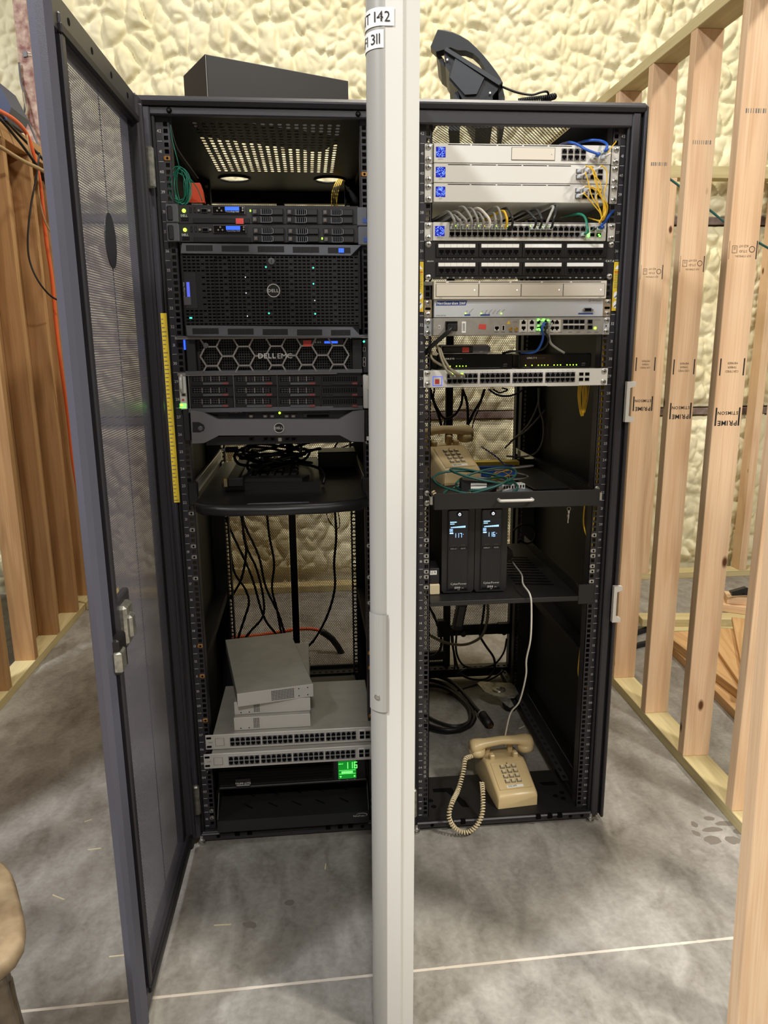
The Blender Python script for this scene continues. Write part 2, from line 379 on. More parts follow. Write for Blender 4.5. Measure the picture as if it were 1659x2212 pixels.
# ------------------------------------------------------------------ the setting
def floor():
    f = empty('floor', (0, 0, 0), label='grey smooth-trowelled concrete floor slab with mottled patches', cat='floor', kind='structure')
    def jy(x): return -.501+.0254*x
    mb = MB(); X0, X1, Y0, Y1 = -5, 6, -5.5, 2.6
    mb.prism([(X0, Y0), (X1, Y0), (X1, jy(X1)-.0028), (X0, jy(X0)-.0028)], -.12, 0, 'concrete', 'z')
    mb.prism([(X0, jy(X0)+.0028), (X1, jy(X1)+.0028), (X1, Y1), (X0, Y1)], -.12, 0, 'concrete', 'z'); mb.build('slab', f)
    j = MB(); xs = np.linspace(-3, 3.5, 160)
    for a, b in zip(xs[:-1], xs[1:]):
        e = random.uniform(-.0008, .0008)
        j.prism([(a, jy(a)-.0036+e), (b, jy(b)-.0036-e), (b, jy(b)+.0036+e), (a, jy(a)+.0036-e)], -.004, .0004, 'joint_dust', 'z')
    tag(j.build('control_joint', f), 'pale dust-filled saw cut across the slab')
    for (px, py, rx, ry, a) in ((1532, 1768, .016, .012, 0), (1568, 1779, .033, .012, .1), (1540, 1792, .035, .012, .1), (1500, 1781, .010, .016, 0), (1540, 1815, .024, .022, 0), (1583, 1815, .022, .020, 0), (1504, 1800, .010, .016, .2), (1598, 1796, .024, .016, 0), (540, 1998, .02, .012, .3), (625, 1950, .014, .012, 0)):
        c = P(px, py, 0, 2); s = MB(); n = 14
        pts = [(c.x+rx*math.cos(t+a)*random.uniform(.75, 1.1), c.y+ry*math.sin(t)*random.uniform(.75, 1.1)) for t in np.arange(n)/n*2*math.pi]
        s.prism(pts, -.002, .0003, 'stain', 'z'); s.build('stain', f)
floor()

def worley(x, z, cell, seed, sx=1.0, sz=1.0):
    r = np.random.default_rng(seed); X = x/(cell*sx); Z = z/(cell*sz); n = 512; jx = r.random((n, n)); jz = r.random((n, n)); hh = r.random((n, n))
    ix = np.floor(X).astype(int); iz = np.floor(Z).astype(int); d1 = np.full(x.shape, 9.); d2 = np.full(x.shape, 9.); h1 = np.zeros(x.shape)
    for a in (-1, 0, 1):
        for b in (-1, 0, 1):
            cx = (ix+a) % n; cz = (iz+b) % n
            d = np.hypot(ix+a+jx[cx, cz]-X, iz+b+jz[cx, cz]-Z); new = d < d1
            d2 = np.where(new, d1, np.minimum(d2, d)); h1 = np.where(new, hh[cx, cz], h1); d1 = np.where(new, d, d1)
    return d1, d2, h1
def vnoise(x, z, cell, seed):
    r = np.random.default_rng(seed); g = r.random((256, 256)); X = x/cell; Z = z/cell; i = np.floor(X).astype(int); j = np.floor(Z).astype(int); u = X-i; v = Z-j; u = u*u*(3-2*u); v = v*v*(3-2*v)
    G = lambda a, b: g[a % 256, b % 256]
    return (G(i, j)*(1-u)+G(i+1, j)*u)*(1-v)+(G(i, j+1)*(1-u)+G(i+1, j+1)*u)*v
GIRTS = ((2.018, 2.056), (.962, 1.0))
def back_wall():
    wb = empty('wall_back', (0, 2.4, 0), label='back wall covered in lumpy cream spray foam insulation', cat='wall', kind='structure')
    st = .0072; xs = np.arange(-2.6, 2.9, st); zs = np.arange(0, 4.3, st); X, Z = np.meshgrid(xs, zs, indexing='ij')
    wx = X+.035*(vnoise(X, Z, .13, 5)-.5)+.016*(vnoise(X, Z, .045, 15)-.5); wz = Z+.04*(vnoise(X, Z, .14, 6)-.5)+.016*(vnoise(X, Z, .045, 16)-.5)
    d1, d2, h = worley(wx, wz, .098, 1, .85, 1.2); e1, e2, g = worley(wx+.3, wz+.1, .056, 2, .9, 1.3)
    cr1 = np.clip((d2-d1)/.42, 0, 1)**.6; cr2 = np.clip((e2-e1)/.45, 0, 1)**.6
    big = np.clip(1-d1**2*.9, 0, 1)*cr1*(.45+.55*h); small = np.clip(1-e1**2*.9, 0, 1)*cr2*(.35+.65*g)
    mask = vnoise(X*1.5, Z*.3, .22, 9); mask = np.clip((mask-.25)/.5, 0, 1)
    hgt = .036*big*(.35+.8*mask)+.017*small*(1.25-.75*mask)+.05*vnoise(X*1.0, Z*.22, .28, 3)+.006*vnoise(X, Z, .05, 4)
    for (a, b) in GIRTS:
        zc = (a+b)/2; wv = .012*(vnoise(X, Z*0, .07, 31)-.5)
        dd = np.abs(Z-zc+wv); hgt = np.where(dd < .024, -.03, hgt*np.clip((dd-.02)/.06, .35, 1))
    hgt *= np.clip((Z-.03)/.08, .2, 1)
    Y = 2.345-hgt; nx, nz = X.shape; V = np.stack([X, Y-2.4, Z], 2).reshape(-1, 3)
    idx = np.arange(nx*nz).reshape(nx, nz); F = np.stack([idx[:-1, :-1], idx[1:, :-1], idx[1:, 1:], idx[:-1, 1:]], 2).reshape(-1, 4)
    np_mesh('spray_foam', V, F, 'foam', wb, True)['kind'] = 'stuff'
    MB().box(-2.6, 2.9, .02, .1, 0, 4.3, 'foam').build('backing_sheet', wb)
    for (a, b) in GIRTS:
        MB().box(-2.6, 2.9, -.088, .02, a, b, 'girt_brown', .003).build('girt', wb)
back_wall()
def board(name, L, w, t, m, parent, loc, axis='z', ends=.0015):
    mb = MB(); mb.box(-w/2, w/2, -t/2, t/2, 0, L, m, ends); o = mb.build(name, parent); o.location = loc
    if axis == 'y': o.rotation_euler = (-math.pi/2, 0, 0)          # local z -> world y, local y -> -z
    if axis == 'x': o.rotation_euler = (0, math.pi/2, 0)
    return o
def wall_right():
    wr = empty('wall_right', (.7175, 0, 0), label='open timber stud wall of pale two-by-fours beside the rack', cat='wall', kind='structure')
    o = board('bottom_plate', 4.6, .089, .038, 'wood_treated', wr, (0, -2.3, .019), 'y')
    o = board('top_plate', 4.6, .089, .038, 'wood_treated', wr, (0, -2.3, 2.347), 'y')
    Ys = [1.755, 1.45, 1.145, .85, .55, .251, -.052, -.62]
    for k, y in enumerate(Ys):
        tw = [0, 0, .004, -.004, .006, -.01, -.006, 0][k]
        s = board('stud', 2.29, .089, .038, 'wood_stud', wr, (0, y, .038)); s.rotation_euler = (0, 0, tw*3)
        if k in (3, 4, 5):
            z0 = {3: (2.30, 0), 4: (2.30, 0), 5: (2.30, 0)}[k]
            t = MB(); F = -.0192; kw = dict(R=(-1, 0, 0), U_=(0, 0, -1))
            dz = {3: 0.0, 4: .0, 5: .01}[k]
            t.text('PRIME', 0, F, 1.15+dz, .021, 'ink_black', bold=True, **kw); t.text('STIMSON', 0, F, 1.178+dz, .014, 'ink_black', bold=True, **kw)
            for sx in (-.036, .036): t.box(sx-.0025, sx+.0025, F, F+.0003, 1.135+dz, 1.19+dz, 'ink_black')
            for q, tx in enumerate(('CERTIFIED', 'TIMBER', 'MEMBER')):
                t.text(tx, 0, F, 1.30+q*.012+dz, .009, 'ink_black', **kw)
            for sx in (-.036, .036): t.box(sx-.002, sx+.002, F, F+.0003, 1.285+dz, 1.335+dz, 'ink_black')
            for q, tx in enumerate(('SCF STIMSON', 'STUD', 'KD HT')):
                t.text(tx, .002 if q == 0 else .0, F, (1.626, 1.640, 1.654)[q]+dz, .0078 if q == 0 else .0095, 'ink_black', **kw)
            t.ring([(.026+.009*math.cos(a), 1.642+dz+.009*math.sin(a)) for a in np.arange(12)*math.pi/6], [(.026+.0072*math.cos(a), 1.642+dz+.0072*math.sin(a)) for a in np.arange(12)*math.pi/6], F, F+.0003, 'ink_black'); t.ring([(-.033, 1.632+dz), (-.018, 1.632+dz), (-.018, 1.652+dz), (-.033, 1.652+dz)], [(-.0318, 1.6332+dz), (-.0192, 1.6332+dz), (-.0192, 1.6508+dz), (-.0318, 1.6508+dz)], F, F+.0003, 'ink_black'); t.text('12', -.0255, F, 1.648+dz, .010, 'ink_black', **kw)
            t.box(.0385, .0415, F, F+.0003, 1.615+dz, 1.665+dz, 'ink_black'); t.box(-.0415, -.0405, F, F+.0003, 1.615+dz, 1.665+dz, 'ink_black')
            for q in range(9): t.box(-.03+q*.007, -.03+q*.007+random.choice((.002, .004)), F, F+.0003, 2.0+dz, 2.012+dz, 'ink_grey')
            st = t.build('mill_stamp', s); st.location = (0, 0, -.038)
    # low back framing behind the partition
wall_right()
def wall_far():
    wf = empty('wall_far_right', (1.9, 2.215, 0), label='short timber framing standing against the foam wall at far right', cat='wall', kind='structure')
    board('bottom_plate', 2.8, .038, .089, 'wood_treated', wf, (-1.15, 0, .019), 'x')
    board('top_plate', 2.6, .06, .089, 'wood_treated', wf, (-.95, 0, 2.26), 'x')
    for x in (-.50, .11, .72): board('stud', 2.192, .044, .089, 'wood_stud', wf, (x, 0, .038))
wall_far()
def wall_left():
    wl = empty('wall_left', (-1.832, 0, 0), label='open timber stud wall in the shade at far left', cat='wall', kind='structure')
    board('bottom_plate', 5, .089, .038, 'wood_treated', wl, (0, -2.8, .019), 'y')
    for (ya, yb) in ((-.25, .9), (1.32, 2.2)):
        MB().box(-.055, -.045, ya, yb, .0, 2.3, 'wood_shaded').build('backing_sheet', wl)  # sheets added outside the studs to block the key light
    board('top_plate', 5, .089, .075, 'wood_shaded', wl, (0, -2.8, 2.2785), 'y')
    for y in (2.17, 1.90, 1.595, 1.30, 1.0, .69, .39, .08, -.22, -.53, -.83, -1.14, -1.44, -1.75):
        board('stud', 2.203, .089, .038, 'wood_shaded', wl, (0, y, .038))
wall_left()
MB().box(-2.2, 1.2, -.045, .045, 0, .038, 'wood_treated', .002).build('trim_1').location = (0, 2.215, 0)
tag(bpy.data.objects['trim_1'], 'treated timber sole plate along the foot of the foam wall', 'trim', kind='structure')
def column():
    c = empty('steel_column', (-1.845, 2.24, 0), label='rust-red primed steel column standing against the foam wall', cat='column', kind='structure')
    m = MB(); m.box(-.048, .048, -.04, -.03, 0, 4.3, 'steel_primer', .001); m.build('flange', c)
    m = MB(); m.box(-.004, .004, -.03, .12, 0, 4.3, 'steel_primer'); m.build('web', c)
    b = empty('binder_clip', P(57, 117, 2.198), label='small steel binder clip gripping the edge of the red column', cat='clip')
    m = MB(); m.prism([(-.014, -.013), (.004, -.011), (.004, .011), (-.014, .013)], -.004, .012, 'grey_dark'); m.build('jaw', b)
    m = MB(); m.tube([(.004, -.005, -.008), (.018, -.006, -.005), (.030, -.007, -.006), (.034, -.007, 0), (.030, -.007, .006), (.018, -.006, .005), (.004, -.005, .008)], .0012, 'steel', 6, 3); m.build('handle', b, True)
column()
def ang(a, b): return math.atan2(b[1]-a[1], b[0]-a[0])
# timber offcuts on the floor beyond the right wall
def plank(label, c, L, w, t, rz, z, m='wood_plank', name='plank'):
    o = MB().box(-w/2, w/2, -t/2, t/2, -L/2, L/2, m, .002).build(name); o.matrix_world = Matrix.Translation((c[0], c[1], z+t/2)) @ Matrix.Rotation(rz, 4, 'Z') @ Matrix.Rotation(math.pi/2, 4, 'X') 
    return tag(o, label, 'plank', 'loose planks piled beyond the right wall')
RZ = math.radians(-19)
plank('wide plank at the bottom of the pile, edge on the concrete', (1.10, .68), .95, .14, .038, math.radians(-4), .0)
plank('plank lying second from the bottom of the pile', (1.13, .72), .95, .12, .038, math.radians(2), .0385)
plank('wide top plank of the pile with a dark knot', (1.20, .72), .92, .16, .019, math.radians(-14), .077)
plank('pale pinkish plank crossing the top of the pile', (1.30, .86), .8, .14, .019, math.radians(-26), .0965)
plank('treated board laid across behind the plank pile', (1.48, 1.36), .9, .089, .038, math.radians(84), .038, 'wood_treated')
plank('lower treated board under the crossing one, behind the plank pile', (1.50, 1.33), .8, .089, .038, math.radians(88), 0, 'wood_treated')
plank('short square offcut on top of the treated boards', (1.58, 1.40), .30, .089, .038, math.radians(60), .0765, 'wood_stud')
plank('short upper offcut stacked on the square offcut', (1.62, 1.42), .26, .089, .038, math.radians(70), .115, 'wood_stud')
plank('small block at the left end of the treated boards', (1.17, 1.50), .14, .06, .036, math.radians(80), 0, 'wood_treated')
def hose(label, pts, r, m='hose_black', name='hose', cat='hose', group=None):
    return tag(MB().tube(pts, r, m, 8, 6).build(name, None, True), label, cat, group)
hose('black hose lying on the floor, upper of the two behind the studs', [P(1362, 1370, .014, 2), P(1385, 1363, .014, 2), P(1420, 1352, .014, 2), P(1470, 1342, .014, 2), P(1560, 1337, .014, 2), P(1640, 1338, .014, 2)], .013)
hose('black hose lying on the floor, lower of the two behind the studs', [P(1362, 1398, .014, 2), P(1392, 1390, .014, 2), P(1430, 1383, .014, 2), P(1462, 1378, .014, 2), (1.2, 1.19, .014)], .013)
def clamp():
    c = empty('quick_clamp', (1.58, 1.40, .153), label='black hand clamp lying on top of the offcut stack', cat='clamp')
    MB().box(-.09, .02, -.008, .008, .012, .030, 'plastic_black', .004).build('bar', c)
    MB().prism([(-.10, .035), (-.02, .055), (.03, .03), (.02, .01), (-.04, .028), (-.09, .02)], -.012, .012, 'plastic_black').build('jaw', c)
    MB().prism([(-.04, .02), (.05, .0), (.09, -.0), (.085, .02), (.02, .035)], -.011, .011, 'plastic_black').build('grip', c)
clamp()
cab_g = MB().tube([P(1405, 360, 1.75), P(1445, 385, 1.75), P(1525, 447, 1.75), P(1575, 487, 1.75), P(1640, 525, 1.75), P(1720, 570, 1.75)], .0055, 'cable_dkgreen', 6, 4).build('guy_rope', None, True); tag(cab_g, 'thin dark green rope slanting down behind the right-hand studs', 'rope')
# splinters on the concrete
for k, (px, py, ln, a, lb) in enumerate(((262, 2064, .055, .05, 'pale wood splinter beside the free edge of the black mesh door'), (126, 1938, .04, -.5, 'pale wood splinter on the floor right of the stool seat'), (204, 1834, .035, .1, 'wood splinter on the floor left of the black mesh door'), (190, 1773, .02, .5, 'tiny wood chip on the floor left of the black mesh door'), (480, 1998, .04, 0, 'pale straw-like splinter in front of the left rack'), (703, 1872, .02, 1.5, 'bright sliver on the floor close under the left rack'), (1127, 1571, .03, .6, 'torn pale scrap on the floor inside the right rack'))):
    c = P(px, py, .0012, 2); m = MB(); m.prism([(-ln/2, -.0012), (ln/2, -.0018), (ln/2+.003, .0006), (-ln/2, .0018)], -.001, .001, 'straw', 'z'); o = m.build('wood_splinter'); o.location = c; o.rotation_euler[2] = a
    tag(o, lb, 'splinter', 'splinters on the floor')
# stool at the lower left edge
def stool():
    s = empty('stool', (-1.203, -.835, 0), math.radians(28), label='old stool with worn tan seat and metal legs at lower left', cat='stool')
    h = .47; n = 40; pts = []
    for i in range(n):
        t = 2*math.pi*i/n; k = (abs(math.cos(t))**4+abs(math.sin(t))**4)**-.25; pts.append((.165*k*math.cos(t), .165*k*math.sin(t)))
    m = MB(); lev = [(.93, -.03), (.99, -.024), (1.0, -.012), (.985, -.003), (.95, 0), (.0, .002)]; vs = []
    for r, z in lev: vs += [(p[0]*max(r, .001), p[1]*max(r, .001), h+z) for p in pts]
    fs = [(j*n+i, j*n+(i+1) % n, (j+1)*n+(i+1) % n, (j+1)*n+i) for j in range(len(lev)-1) for i in range(n)]+[tuple(range(n-1, -1, -1))]
    m.add(vs, fs, 'stool_seat'); m.build('seat', s, True)
    for sx in (-1, 1):
        for sy in (-1, 1):
            MB().tube([(sx*.11, sy*.11, h-.03), (sx*.125, sy*.125, h*.5), (sx*.145, sy*.145, 0)], .0135, 'stool_metal', 10, 3).build('leg', s, True)
    for sx in (-1, 1): MB().tube([(sx*.135, -.135, .2), (sx*.135, .135, .2)], .008, 'stool_metal', 8, 1).build('rung', s, True)
stool()
# left-hand wall cables and bits
def cab(label, pts, r, m, name='cable', cat='cable', group=None, n=6, sm=5):
    return tag(MB().tube(pts, r, m, n, sm).build(name, None, True), label, cat, group)
YL = 1.55
cab('orange extension cord draped over the left stud wall down to the floor', [P(-40, 225, 1.3), P(0, 240, 1.45), P(35, 262, 1.60), P(58, 290, 1.70), P(72, 330, 1.74), P(84, 380, 1.76), P(92, 440, 1.78), P(100, 520, 1.8), P(112, 600, 1.82), P(121, 700, 1.84), P(133, 800, 1.86), P(147, 900, 1.9), P(158, 1000, 1.92), P(172, 1080, 1.94), P(184, 1140, 1.96), P(185, 1210, 2.0), P(194, 1275, 2.0), P(212, 1310, 2.0), P(260, 1345, 1.95)], .0085, 'cable_orange', 'extension_cord', 'cord')
cab('black cable sagging from the left wall top, upper one', [P(-30, 225, 1.5), P(0, 247, 1.6), P(40, 290, 1.7), P(80, 330, 1.75), P(120, 375, 1.8), P(160, 410, 1.85)], .006, 'cable_black')
cab('black cable running beside it toward the mesh door', [P(-30, 235, 1.45), P(0, 257, 1.55), P(45, 310, 1.62), P(90, 370, 1.7), P(128, 405, 1.75), P(170, 440, 1.8)], .006, 'cable_black')
cab('brown cable crossing the left studs near their tops', [P(-30, 300, 1.35), P(0, 317, 1.42), P(45, 345, 1.5), P(80, 362, 1.6), P(110, 378, 1.7)], .008, 'cable_tan')
cab('thin black loop hanging low in front of the left studs', [P(85, 330, 1.7), P(78, 385, 1.68), P(66, 450, 1.66), P(60, 520, 1.65), P(66, 570, 1.65), P(88, 615, 1.66), P(118, 645, 1.7), P(150, 650, 1.75)], .0045, 'cable_black')
cab('thin tan cable looping beside the orange cord', [P(58, 290, 1.69), P(66, 330, 1.7), P(80, 370, 1.72), P(84, 420, 1.72), P(96, 475, 1.74), P(117, 508, 1.78), P(140, 490, 1.8)], .004, 'cable_tan')
cab('grey twisted cable running down the red column edge', [P(41, 135, 2.185), P(46, 180, 2.185), P(55, 215, 2.18), P(52, 250, 2.17), P(62, 265, 2.16), P(85, 320, 2.13), P(98, 360, 2.12), P(108, 385, 2.1)], .005, 'grey_dark')
cab('short grey cable end curling at the column foot of the top plate', [P(50, 200, 2.17), P(57, 240, 2.16), P(50, 254, 2.12), P(38, 258, 2.05)], .004, 'cable_olive')
b = tag(MB().prism([(-.10, -.12), (.075, -.12), (.10, -.07), (.055, .03), (-.10, .03)], -.1, .1, 'navy_plastic').build('plastic_case'), 'dark blue plastic case standing on the left wall top plate', 'case'); b.location = (-1.85, 1.72, 2.436)
b = tag(MB().box(-.25, .25, -.3, .3, 0, 1.05, 'navy_plastic', .02).build('storage_bin'), 'dark blue bin standing behind the left studs', 'bin'); b.location = (-2.35, 1.15, 0)
k = empty('junction_knot', P(112, 385, 2.08), label='bunched black cable knot at the end of the left top plate', cat='cable')
m = MB()
for q in range(5): m.tube([(random.uniform(-.05, .05), random.uniform(-.02, .02), random.uniform(-.03, .03)) for _ in range(5)], .009, 'cable_black', 6, 4)
m.build('loops', k, True)
# ------------------------------------------------------------------ racks
U = .04445; ZB = .0432; LRX, LRY, LRT = -.61849, .01525, .00799
def LW(x, y, z=0):                      # left-rack frame -> room
    c, s = math.cos(LRT), math.sin(LRT); return Vector((LRX+c*x-s*y, LRY+s*x+c*y, z))
def uz(n): return ZB+(n-1)*U
TOPZ = 1.952
def ring_cell(mb, x0, x1, y0, y1, cx, cy, r, z, m, n=24):
    inn = []; out = []
    for i in range(n):
        a = 2*math.pi*i/n; c, s = math.cos(a), math.sin(a); inn.append((cx+r*c, cy+r*s, z))
        t = min([((x1-cx)/c if c > 1e-6 else 9), ((x0-cx)/c if c < -1e-6 else 9), ((y1-cy)/s if s > 1e-6 else 9), ((y0-cy)/s if s < -1e-6 else 9)]); out.append((cx+t*c, cy+t*s, z))
    vs = out+inn; fs = [(i, (i+1) % n, n+(i+1) % n, n+i) for i in range(n)]
    mb.add(vs, fs, m)
    for (qx, qy) in ((x0, y0), (x1, y0), (x1, y1), (x0, y1)):      # fill the corners
        k = min(range(n), key=lambda i: (out[i][0]-qx)**2+(out[i][1]-qy)**2)
        for d in (-1, 1):
            a, b = out[k], out[(k+d) % n]; mb.add([(qx, qy, z), a, b], [(0, 1, 2)], m)
def rail(parent, sgn, y, name, m='rack_black', flange=True):
    cells = [(sgn*.2325, uz(n)+U*(i+.5)/3) for n in range(1, 43) for i in range(3)]
    o = perf_slots(name, cells, .020, U/3, .0098, .0098, m, parent, o=(0, y, 0), rnd=False); del o['kind']
    s = MB(); a, b = sorted((sgn*.2425, sgn*.285)); s.box(a, b, y, y+.002, ZB-.02, uz(43)+.02, m)
    a, b = sorted((sgn*.2225, sgn*.2245)); s.box(a, b, y, y+.035, ZB-.02, uz(43)+.02, m)
    a, b = sorted((sgn*.2225, sgn*.2425)); s.box(a, b, y, y+.002, uz(43), uz(43)+.02, m); s.box(a, b, y, y+.002, ZB-.02, ZB, m)
    # short flange slots
    o2 = s.build('rail_flange', o); return o
def numbers(parent, sgn, x):
    t = MB()
    for n in range(1, 43):
        t.text('%02d' % n if n < 10 else str(n), x, -.0006, uz(n)+U/2-.0035, .0098, 'ink_white')
        a, b = sorted((x-.0055, x+.0055)); t.box(a, b, -.0007, 0, uz(n)-.0004, uz(n)+.0004, 'ink_white')
    o = t.build('unit_numbers', parent); o['kind'] = 'stuff'; return o
_nut = {}
def cage_nut(parent, sgn, z, m='steel', y=0):
    if m not in _nut:
        s = MB(); s.box(-.0066, .0066, -.0022, .004, -.0052, .0052, m, .001); s.cyl((0, -.0024, 0), .0030, -.0002, 'y', 'void', 10)
        s.box(-.0085, -.0066, -.003, .003, -.004, .004, m, .0008); _nut[m] = s.build('cage_nut', parent); o = _nut[m]
    else:
        o = link('cage_nut', _nut[m].data, parent)
    o.location = (sgn*.2325, y, z); return o
_scr = {}
def screw(parent, x, y, z, m='steel', r=.0062):
    k = (m, r)
    if k not in _scr:
        s = MB(); s.lathe([(r*1.15, 0), (r*1.15, -.0012), (r, -.0016), (r*.85, -.0034), (r*.45, -.0042)], (0, 0, 0), 'y', m, 12)
        s.box(-r*.55, r*.55, -.0046, -.0036, -r*.1, r*.1, 'ink_black'); s.box(-r*.1, r*.1, -.0046, -.0036, -r*.55, r*.55, 'ink_black'); _scr[k] = s.build('screw', parent); o = _scr[k]
    else: o = link('screw', _scr[k].data, parent)
    o.location = (x, y, z); return o

def make_rack(name, label, loc, rot, side):
    r = empty(name, loc, rot, label, 'rack', 'the two tall black server racks'); L = side == 'L'
    B = 'rack_black'; I = 'rack_inner'
    for s in (-1, 1):
        def bx(mb, a, b, *k, **kw):
            p, q = sorted((s*a, s*b)); mb.box(p, q, *k, **kw)
        m = MB(); bx(m, .262, .283, -.024, .03, .02, 1.936, B, c=.003); bx(m, .283, .2895, -.012, .03, .02, 1.93, I); bx(m, .2895, .2985, -.030, .05, .016 if s > 0 and not L else .02, 1.95, B, c=.003)
        bx(m, .254, .262, -.016, -.004, .03, 1.92, I, c=.002); m.build('front_post', r)
        m = MB(); bx(m, .262, .295, .955, 1.0, .02, 1.95, I, c=.003); m.build('rear_post', r)
        m = MB(); bx(m, .2875, .2895, .05, .96, .03, 1.94, I); bx(m, .284, .2875, .08, .93, .10, 1.88, I, c=.001); m.build('side_panel', r)
        m = MB(); bx(m, .225, .285, .03, .96, .022, .034, I); bx(m, .222, .226, .03, .96, .022, .06, I); m.build('bottom_runner', r)
        perf_slots('runner_holes', [(s*.2255, .12+i*.04) for i in range(20)], .022, .04, .010, .018, 'rack_black', r, o=(0, 0, .062), u=(1, 0, 0), v=(0, 1, 0), rnd=False)
        m = MB(); bx(m, .255, .285, .03, .96, 1.905, 1.945, I); m.build('top_runner', r)
        rail(r, s, 0, 'mounting_rail'); rail(r, s, .74, 'rear_rail', 'rack_inner')
        for (a_, b_) in ((.95, .99), (1.44, 1.475), (.48, .51)): m = MB(); bx(m, .24, .286, .03, .742, a_, b_, I); m.build('side_brace', r)
    numbers(r, -1, -.2475); numbers(r, 1, .2496)
    # lid as an open frame around the vented top
    m = MB(); m.box(-.297, .297, -.034, .03, 1.936, TOPZ+.004, B, c=.008); m.build('lid_front', r)
    m = MB(); m.box(-.297, -.255, .03, 1.02, 1.938, TOPZ, B, c=.004); m.box(.255, .297, .03, 1.02, 1.938, TOPZ, B, c=.004); m.box(-.255, .255, .975, 1.02, 1.938, TOPZ, B, c=.004); m.build('lid_rim', r)
    hz = 1.917 if L else 1.904
    m = MB(); m.box(-.264, .264, -.021, -.004, hz, 1.936, B, c=.003); m.box(-.262, .262, -.004, .02, hz+.006, hz+.010, I)
    hd = m.build('header', r)
    if L:
        for x in (-.218, .218): screw(hd, x, -.021, 1.9265, 'void', .0055)
    tp = MB(); z = 1.926
    if L:
        nx, ny = 18, 20; x0, x1, y0, y1 = -.185, .185, .065, .62; cw = (x1-x0)/nx; ch = (y1-y0)/ny
        perf_slots('top_vent', [(x0+cw*(i+.5), y0+ch*(j+.5)) for i in range(nx) for j in range(ny)], cw, ch, .0115, .0165, I, r, o=(0, 0, z), u=(1, 0, 0), v=(0, 1, 0))
        for a in ((-.255, x0, .03, .63), (x1, .255, .03, .63), (x0, x1, .03, y0), (x0, x1, y1, .63), (-.255, .255, .81, .975), (-.07, .09, .63, .81)):
            tp.add([(a[0], a[2], z), (a[1], a[2], z), (a[1], a[3], z), (a[0], a[3], z)], [(0, 1, 2, 3)], I)
        ring_cell(tp, -.255, -.07, .63, .81, -.138, .715, .048, z, I); ring_cell(tp, .09, .255, .63, .81, .172, .718, .048, z, I)
        for x in (-.138, .172): tp.tube([(x+.05*math.cos(q), .716+.05*math.sin(q), z-.002) for q in np.arange(24)/24*6.2832], .004, I, 6, 1, closed=True)
    else:
        o = perf_hex('top_vent', -.20, .142, .045, .66, .0100, .62, I, r); o.rotation_euler = (-math.pi/2, 0, 0); o.location = (0, 0, z); o.scale = (1, 1, 1)
        # local z -> world y (rotation -90 about x): (x, y, z) -> (x, z, -y)
        for a in ((-.255, -.20, .03, .975), (.142, .255, .03, .975), (-.20, .142, .03, .047), (-.20, .142, .655, .975)):
            tp.add([(a[0], a[2], z), (a[1], a[2], z), (a[1], a[3], z), (a[0], a[3], z)], [(0, 1, 2, 3)], I)
    tp.build('top_panel', r)
    # base
    m = MB(); m.box(-.262, .262, -.022, -.004, .008 if L else .012, .036, B, c=.004); m.box(-.262, .262, -.03, -.02, .030, .037, B, c=.003)
    bs = m.build('base_beam', r)
    m = MB()
    for x in (.10, .135, .165, -.16, -.125): m.box(x-.007, x+.007, -.0312, -.02, .026, .0372, 'void')
    for x in (.20, .235, -.215): m.cyl((x, -.0225, .022), .0055, .001, 'y', 'void', 10)
    m.build('cutouts', bs)['kind'] = 'stuff'
    if not L:
        m = MB(); m.box(-.262, .262, -.02, .20, .034, .037, I); m.build('base_plate', r)
        m = MB()
        m.prism([(-.19, .135), (-.13, .135), (-.12, .10), (-.10, .06), (-.095, .03), (-.115, .035), (-.13, .08), (-.15, .115), (-.19, .118)], .0365, .0376, 'void', 'z')
        m.prism([(.15, .135), (.20, .135), (.205, .115), (.16, .118)], .0365, .0376, 'void', 'z')
        for (x, y) in ((-.205, .075), (-.20, .045), (.205, .075), (.20, .045), (.18, .06)): m.cyl((x, y, .0368), .008, .0008, 'z', 'void', 12)
        m.build('base_cutouts', r)['kind'] = 'stuff'
    else:
        m = MB(); m.box(-.262, .262, -.01, .95, .030, .034, I); m.build('base_plate', r)
    m = MB(); m.box(-.262, .262, .955, .985, .015, .062, I, c=.003); rb = m.build('rear_base_beam', r)
    perf_slots('beam_holes', [(-.25+i*.0245, .945) for i in range(21)], .0245, .03, .011, .012, 'rack_inner', r, o=(0, 0, .064), u=(1, 0, 0), v=(0, 1, 0), rnd=False)
    m = MB(); m.box(-.262, .262, .955, .985, 1.89, 1.94, I, c=.003); m.build('rear_top_beam', r)
    for x in (-.262, .262):
        m = MB(); m.cyl((x, -.02, 0), .011, .006, 'z', 'steel', 12); m.cyl((x, -.02, .006), .005, .022, 'z', 'steel', 8); m.cyl((x, -.02, .010), .009, .005, 'z', 'steel', 6); m.build('levelling_foot', r)
    # rear perforated doors, two leaves and the stile between them
    for k, (a, b) in enumerate(((-.262, -.013), (.013, .262))):
        zb = .235 if (not L and k == 1) else .075
        d = perf_hex('rear_door', a, b, zb, 1.895, .0074, .72, 'mesh_black', r, y=.992); del d['kind']
        m = MB(); w_ = .014
        m.box(a, b, .986, 1.0, zb-.022, zb, I, c=.002); m.build('frame_rail', d); m = MB(); m.box(a, b, .986, 1.0, 1.895, 1.915, I, c=.002); m.build('frame_rail', d)
    m = MB(); m.box(-.014, .014, .97, 1.0, .03, 1.93, I, c=.003); m.build('rear_stile', r)
